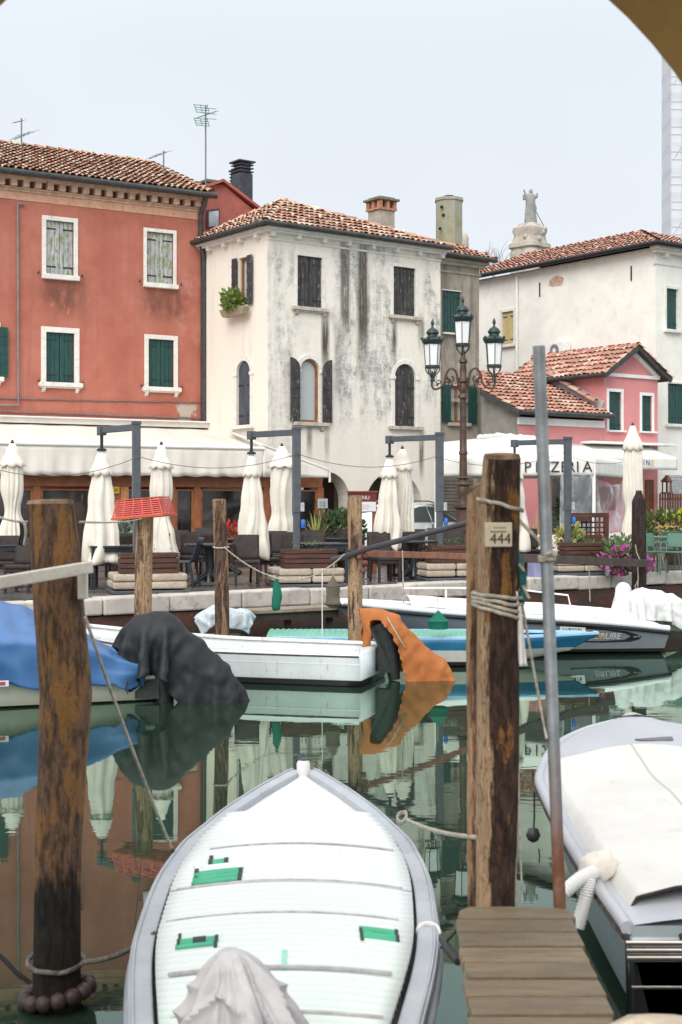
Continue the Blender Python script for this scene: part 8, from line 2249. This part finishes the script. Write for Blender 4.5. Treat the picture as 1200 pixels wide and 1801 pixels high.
# beads (cork floats) round the foot of the left post
t = thing('float_ring', 'ring of dark round rubber floats around the foot of the thick left post', 'float ring', P(104, 1768, YA))
zc = P(104, 1752, YA).z + .02; fx = P(101, 0, YA).x
for k in range(14):
    a = 2 * math.pi * k / 14; c = V((fx + .155 * math.cos(a), YA + .155 * math.sin(a), zc + .05 * math.cos(a) * .6)); q = MB(); q.lathe([(.042 * math.sin(math.pi * j / 8), -.042 * math.cos(math.pi * j / 8)) for j in range(9)], c, 12); q.build('float', simple('float_rubber', (.045, .026, .022), .5, .3, 12, .2) if 'float_rubber' not in bpy.data.materials else bpy.data.materials['float_rubber'], t, smooth=80)
# ropes on the numbered post
z = P(0, 888, YB).z; ax_ = P(880, 888, YB).x
rope('pale rope loop high on the numbered post', coil((ax_, YB, z), .094, .01, 1.0, 0, (-.25, .0), 24), .0085)
z = P(0, 1048, YB).z; ax_ = P(876, 0, YB).x
for k in range(4): rope('weathered rope turns around the middle of the numbered post', coil((ax_ - .0, YB + .02, z - .022 * k), .106, .01, 1.0, 0, (-.10 - .06 * k, .0), 24, 1.1, k), .0085, None)['group'] = 'rope turns on the numbered post'
rope('pale cord slanting from the numbered post to the steel pipe', catenary(P(903, 905, YB), P(975, 978, YP - .03), .0), .008)
pp = P(962, 982, YP); rope('knotted pale cord around the steel pipe', coil(pp + V((0, 0, -.01)), .032, .01, 3.0, .007, (.1, .1), 16), .008)
t = rope('pale bowline loop end at the steel pipe', [P(975, 978, YP - .03), P(968, 972, YP - .05), P(958, 976, YP - .05), P(960, 984, YP - .05), P(972, 984, YP - .04)], .008)
Yb = YB - .02
rope('vertical cord hanging beside the right edge of the numbered post', [P(904, 935, Yb), P(906, 1020, Yb), P(903, 1200, Yb), P(905, 1400, Yb), P(907, 1595, Yb)], .0055)
rope('second vertical cord hanging right of the numbered post', [P(906, 1060, Yb), P(909, 1200, Yb), P(913, 1400, Yb), P(919, 1596, Yb)], .004)
rope('pale cord sloping from the teal net to the steel pipe', [P(918, 1060, Yb), P(934, 1150, Yb), P(952, 1250, Yb + .0), P(962, 1300, YP - .03)], .006)
# teal net and white cloth strip
t = thing('teal_net', 'bunched teal netting hanging on the right side of the numbered post', 'net', P(918, 1065, Yb))
M['teal_net'] = simple('teal_net', (.012, .12, .125), .8, .4, 20, .6, 50)
q = MB()
for k in range(9):
    o_ = rr.uniform(-3, 5); q.tube(spl([P(905 + o_ * .4, 958, Yb), P(911 + o_, 985 + k, Yb - .01), P(915 + o_ + k * .5, 1012, Yb), P(919 + o_ * .8, 1040 - k, Yb + .01), P(918 + o_ * .5, 1064 - k * 2, Yb)], 20), .008, 5)
q.build('netting', M['teal_net'], t)
q = MB(); q.tube([P(913, 992, Yb - .03), P(922, 1004, Yb - .03)], .006, 6); q.tube([P(920, 1030, Yb - .03), P(931, 1052, Yb - .03)], .007, 6); q.build('toggle', M['rope'], t)
t = thing('cloth_strip', 'long white cloth strip hanging beside the numbered post', 'cloth', P(916, 1172, Yb))
q = MB(); vs, fs = sheetgrid(lambda s, k: P(905 + 8 * k + (9 + 5 * k) * s * (1 if k > .15 else .6), 1040 + 132 * k, Yb - .03 + .012 * math.sin(s * 6 + k * 3)), 8, 20); q.add(vs, fs); q.build('strip', M['canvas_white'], t, smooth=80, solid=.004)
# small hung weight by the right boat
rope('thin line with a lead hanging from the right boat rail', [PX(940, 8.8, .70), PX(940, 8.75, .55), P(939, 1455, 8.7)], .006, M['rope_dark'])
q = MB(); p = P(938, 1478, 8.6); q.lathe([(0, .05), (.03, .04), (.045, 0), (.03, -.03), (0, -.045)], p + V((0, 0, .03)), 12); tag(q.build('fishing_float', simple('float_dark', (.05, .05, .055), .4), smooth=60), 'small dark float touching the water left of the canvas covered boat', 'float')
# two white pipe fenders on the right boat
t = thing('pipe_fender', 'white ribbed plastic tubes slung as a fender on the canvas covered boat', 'fender', P(1015, 1620, 6.9))
for pts in ([P(1046, 1533, 6.75), P(1020, 1546, 6.7), P(990, 1572, 6.65)], [P(1036, 1545, 6.72), P(1031, 1580, 6.7), P(1016, 1632, 6.68)]):
    q = MB(); pp_ = spl(pts, 30); q.tube(pp_, [.032 + .003 * (k % 2) for k in range(len(pp_))], 12); q.build('tube', M['white_paint'], t, smooth=40)
t = thing('rag_knot', 'crumpled cream rag tied at the corner of the white boat canvas', 'rag', P(1055, 1545, 6.95))
q = MB(); c = P(1054, 1524, 6.85)
q.lathe([(.09 * math.sin(math.pi * j / 10), -.075 * math.cos(math.pi * j / 10)) for j in range(11)], (0, 0, 0), 20); q.v = [c + v * (1 + .35 * noise.noise(v * 22)) for v in q.v]; q.build('cloth', M['canvas'], t, smooth=70)

# red crate on its post
crt = thing('red_crate', 'red plastic slatted crate upside down on a pale mooring post', 'crate', P(255, 908, YC), R(-12))
cM = Matrix.Translation(P(254, 909, YC)) @ Matrix.Rotation(R(-14), 4, 'Z') @ Matrix.Rotation(R(-5), 4, 'Y') 
M['crate_red'] = simple('crate_red', (.60, .085, .065), .45, .12, 8, .05, dirt=(.6, .25, .2), dirt_amt=.3)
def crp(x, y, z): return cM @ V((x, y, z))
hx, hy, tx, ty, hh = .365, .25, .30, .20, .24
def crate_side(a0, a1, b0, b1):
    q = MB(); d = (V(a1) - V(a0)).normalized(); nrm = d.cross(V((0, 0, 1)))
    def pt(s, k): return V(a0).lerp(V(a1), s).lerp(V(b0).lerp(V(b1), s), k)
    for k in range(8): 
        k0, k1 = .06 + k * .115, .06 + k * .115 + .062
        q.hexa([cM @ (pt(s, kk) + nrm * o) for kk in (k0, k1) for s, o in ((.02, 0), (.98, 0), (.98, -.008), (.02, -.008))])
    for s in (.0, .2, .4, .6, .8, .985): q.hexa([cM @ (pt(ss, kk) + nrm * (o + .003)) for kk in (0, 1) for ss, o in ((s, 0), (s + .02, 0), (s + .02, -.012), (s, -.012))])
    return q.build('crate_side', M['crate_red'], crt)
B4 = [(-hx, -hy, 0), (hx, -hy, 0), (hx, hy, 0), (-hx, hy, 0)]; T4 = [(-tx, -ty, hh), (tx, -ty, hh), (tx, ty, hh), (-tx, ty, hh)]
for k in range(4): crate_side(B4[k], B4[(k + 1) % 4], T4[k], T4[(k + 1) % 4])
q = MB(); q.hexa([crp(*p) for p in T4] + [crp(p[0], p[1], p[2] + .012) for p in T4]); q.build('crate_bottom', M['crate_red'], crt)
q = MB()
for k in range(4): q.beam(crp(*B4[k]), crp(*B4[(k + 1) % 4]), .03, .03)
q.build('crate_rim', simple('crate_rim', (.50, .10, .035), .45), crt)

# far lines and hanging gear
rope('pale mooring line sagging between the barked posts above the skiff', catenary(P(394, 962, YD - .12), P(478, 1014, 21.6), .05, 8) + catenary(P(478, 1014, 21.6), P(606, 975, YE - .12), .18, 12)[1:], .011)
rope('rope band around the flaking bark post', coil(P(389, 962, YD), .115, .01, 1.0, 0, (0, .1), 20), .012)
rope('rope band around the float post', coil(P(625, 968, YE), .115, .01, 1.0, 0, (-.1, .1), 20), .010, M['rope_dark'])
rope('thin pale line from the thick left post to the crate post', catenary(P(140, 918, YA), P(250, 912, YC - .13), .02), .006)
rope('thin pale line leaving the thick left post towards the left edge', catenary(P(-10, 906, YA), P(52, 918, YA), .01), .006)
q = MB(); q.tube([P(585, 985, 20.9), P(610, 978, 20.75), P(640, 967, 20.6), P(838, 916, 19.5)], .042, 10); tag(q.build('gangway_pole', simple('pole_black', (.045, .045, .05), .5), smooth=60), 'dark grey boat pole slanting across the float post', 'pole')
t = thing('mooring_beam', 'long wooden beam between the float post and the dark pointed post', 'beam', P(640, 975, YE))
b0, b1, b2 = P(634, 973, YE), P(905, 981, 24.6), P(1140, 991, YF - .2)
q = MB(); q.beam(b0, b1, .06, .10); q.build('beam', simple('beam_red', (.26, .10, .06), .7, .25, 6, .2), t, bevel=.008)
q = MB(); q.beam(b1, b2, .07, .15); q.build('beam', simple('beam_dark', (.07, .05, .042), .7, .25, 6, .2), t, bevel=.008)
for px, Y, y0, y1 in ((709, 21.6, 968, 1060), (960, 25.5, 980, 1050), (1037, 26.8, 985, 1058)):
    t_ = rope({709: 'thin pale line hanging from the beam right of the float post', 960: 'thin pale line hanging from the beam behind the steel pipe', 1037: 'thin pale line hanging from the beam left of the petunias'}[px], [P(px - 1, y0, Y), P(px, (y0 + y1) / 2, Y), P(px + 1, y1, Y)], .011)
rope('pale line knotted down the dark pointed post', [P(1118, 958, YF - .16), P(1120, 972, YF - .16), P(1126, 985, YF - .16), P(1122, 1000, YF - .16), P(1123, 1020, YF - .16), P(1117, 1032, YF - .16), P(1122, 1042, YF - .16), P(1122, 1020, YF - .16)], .012)
t = thing('float_string', 'string of round red floats hanging on the barked post before the beam', 'floats', P(641, 1006, YE - .14))
for px, py in ((640, 964), (643, 977), (642, 990), (639, 1003), (634, 967), (633, 980)):
    c = P(px, py, YE - .15); q = MB(); q.lathe([(.046 * math.sin(math.pi * j / 8), -.046 * math.cos(math.pi * j / 8)) for j in range(9)], c, 12); q.build('float', simple('float_red', (.17, .05, .04), .6, .3, 12, .2) if 'float_red' not in bpy.data.materials else bpy.data.materials['float_red'], t, smooth=80)
# green net bag, fish basket, green keep net
def netmat(name, c, dens=.55, sc=60):
    t = NT(name); w1 = t.wave(sc, 'Z'); w2 = t.wave(sc, 'X'); m = t.ma('MAXIMUM', w1, w2); tr = t.n.new('ShaderNodeBsdfTransparent'); mx_ = t.n.new('ShaderNodeMixShader')
    t.l.new(t.mr(t.ma('ADD', m, t.ma('MULTIPLY', t.noise(6, 4), .35)), .85, 1.05, dens, 1), mx_.inputs[0]); t.out(c, .8, 0, .2); t.l.new(tr.outputs[0], mx_.inputs[1]); t.l.new(t.b.outputs[0], mx_.inputs[2]); t.l.new(mx_.outputs[0], t.n['Material Output'].inputs[0]); return t.m
M['net_green'] = netmat('net_green', (.012, .16, .10), .75); M['net_brown'] = netmat('net_brown', (.14, .12, .085), .6, 40)
Yn = 21.6; c = P(487, 1045, Yn); t = thing('net_bag', 'green net bag hanging from the mooring line above the landing', 'net bag', P(487, 1074, Yn))
q = MB(); rings = []; s_ = Yn / F
for y, r in ((1014, 1.2), (1022, 3), (1034, 7), (1050, 8.5), (1066, 7.5), (1072, 6)):
    p = P(488 - (y - 1014) * .03, y, Yn); rings.append([p + V((r * s_ * math.cos(a) * (1 + .2 * math.sin(3 * a + y)), r * s_ * .6 * math.sin(a), .02 * math.sin(4 * a))) for a in [2 * math.pi * k / 16 for k in range(16)]])
q.loft(rings, True, True, True); q.build('bag', M['net_green'], t, smooth=80)
Yn = 21.4; s_ = Yn / F; t = thing('fish_basket', 'brown hooped net basket hanging left of the float post', 'fish trap', P(586, 1064, Yn))
q = MB(); p = P(586, 0, Yn); prf = [(1, 1013), (6, 1022), (13.5, 1031), (12.5, 1034), (11.5, 1046), (13, 1058), (15, 1063), (8, 1068), (3, 1070)]
q.lathe([(r * s_, H - (y - HY) * s_) for r, y in reversed(prf)], (p.x, Yn, 0), 20); q.build('netting', M['net_brown'], t, smooth=50)
q = MB()
for r, y in ((13.5, 1032), (15, 1063)): q = MB(); q.tube([V((p.x + r * s_ * math.cos(a), Yn + r * s_ * math.sin(a), H - (y - HY) * s_)) for a in [2 * math.pi * k / 24 for k in range(25)]], .01, 5)
q.build('hoop', M['rope_dark'], t); q = MB(); q.tube([P(586, 1013, Yn), P(588, 990, Yn)], .008, 5); q.build('cord', M['rope'], t)
Yn = 21.2; s_ = Yn / F; t = thing('keep_net', 'green conical keep net standing by the striped boat', 'keep net', P(771, 1103, Yn))
p = P(771, 0, Yn); q = MB(); q.lathe([(r * s_, H - (y - HY) * s_) for r, y in reversed([(2, 1074), (6, 1080), (14, 1088), (19, 1092), (18, 1094), (17.5, 1106)])], (p.x, Yn, 0), 18); q.build('netting', M['net_green'], t, smooth=50); q = MB(); q.tube([P(771, 1074, Yn), P(770, 1045, Yn)], .006, 5); q.build('cord', M['rope'], t)
# rags hanging at the left post, small iron stake by the landing
t = thing('hanging_rags', 'dark and pale rags hanging on a line left of the thick post', 'rags', P(42, 962, YA + .1))
for x0, m, w in ((34, 'black', 8), (40, 'canvas', 6)):
    q = MB(); q.add(*sheetgrid(lambda s, k: P(x0 + w * s + 2 * math.sin(k * 4), 918 + 40 * k + 3 * s, YA + .08 + .015 * math.sin(s * 9)), 8, 10)); q.build('rag', M[m], t, smooth=80, solid=.004)
rope('thin white measuring rod standing in front of the plank landing', [P(567, 1000, 21.5), P(567, 1060, 21.5), P(567, 1130, 21.5)], .008, M['white_paint'], 'rod')
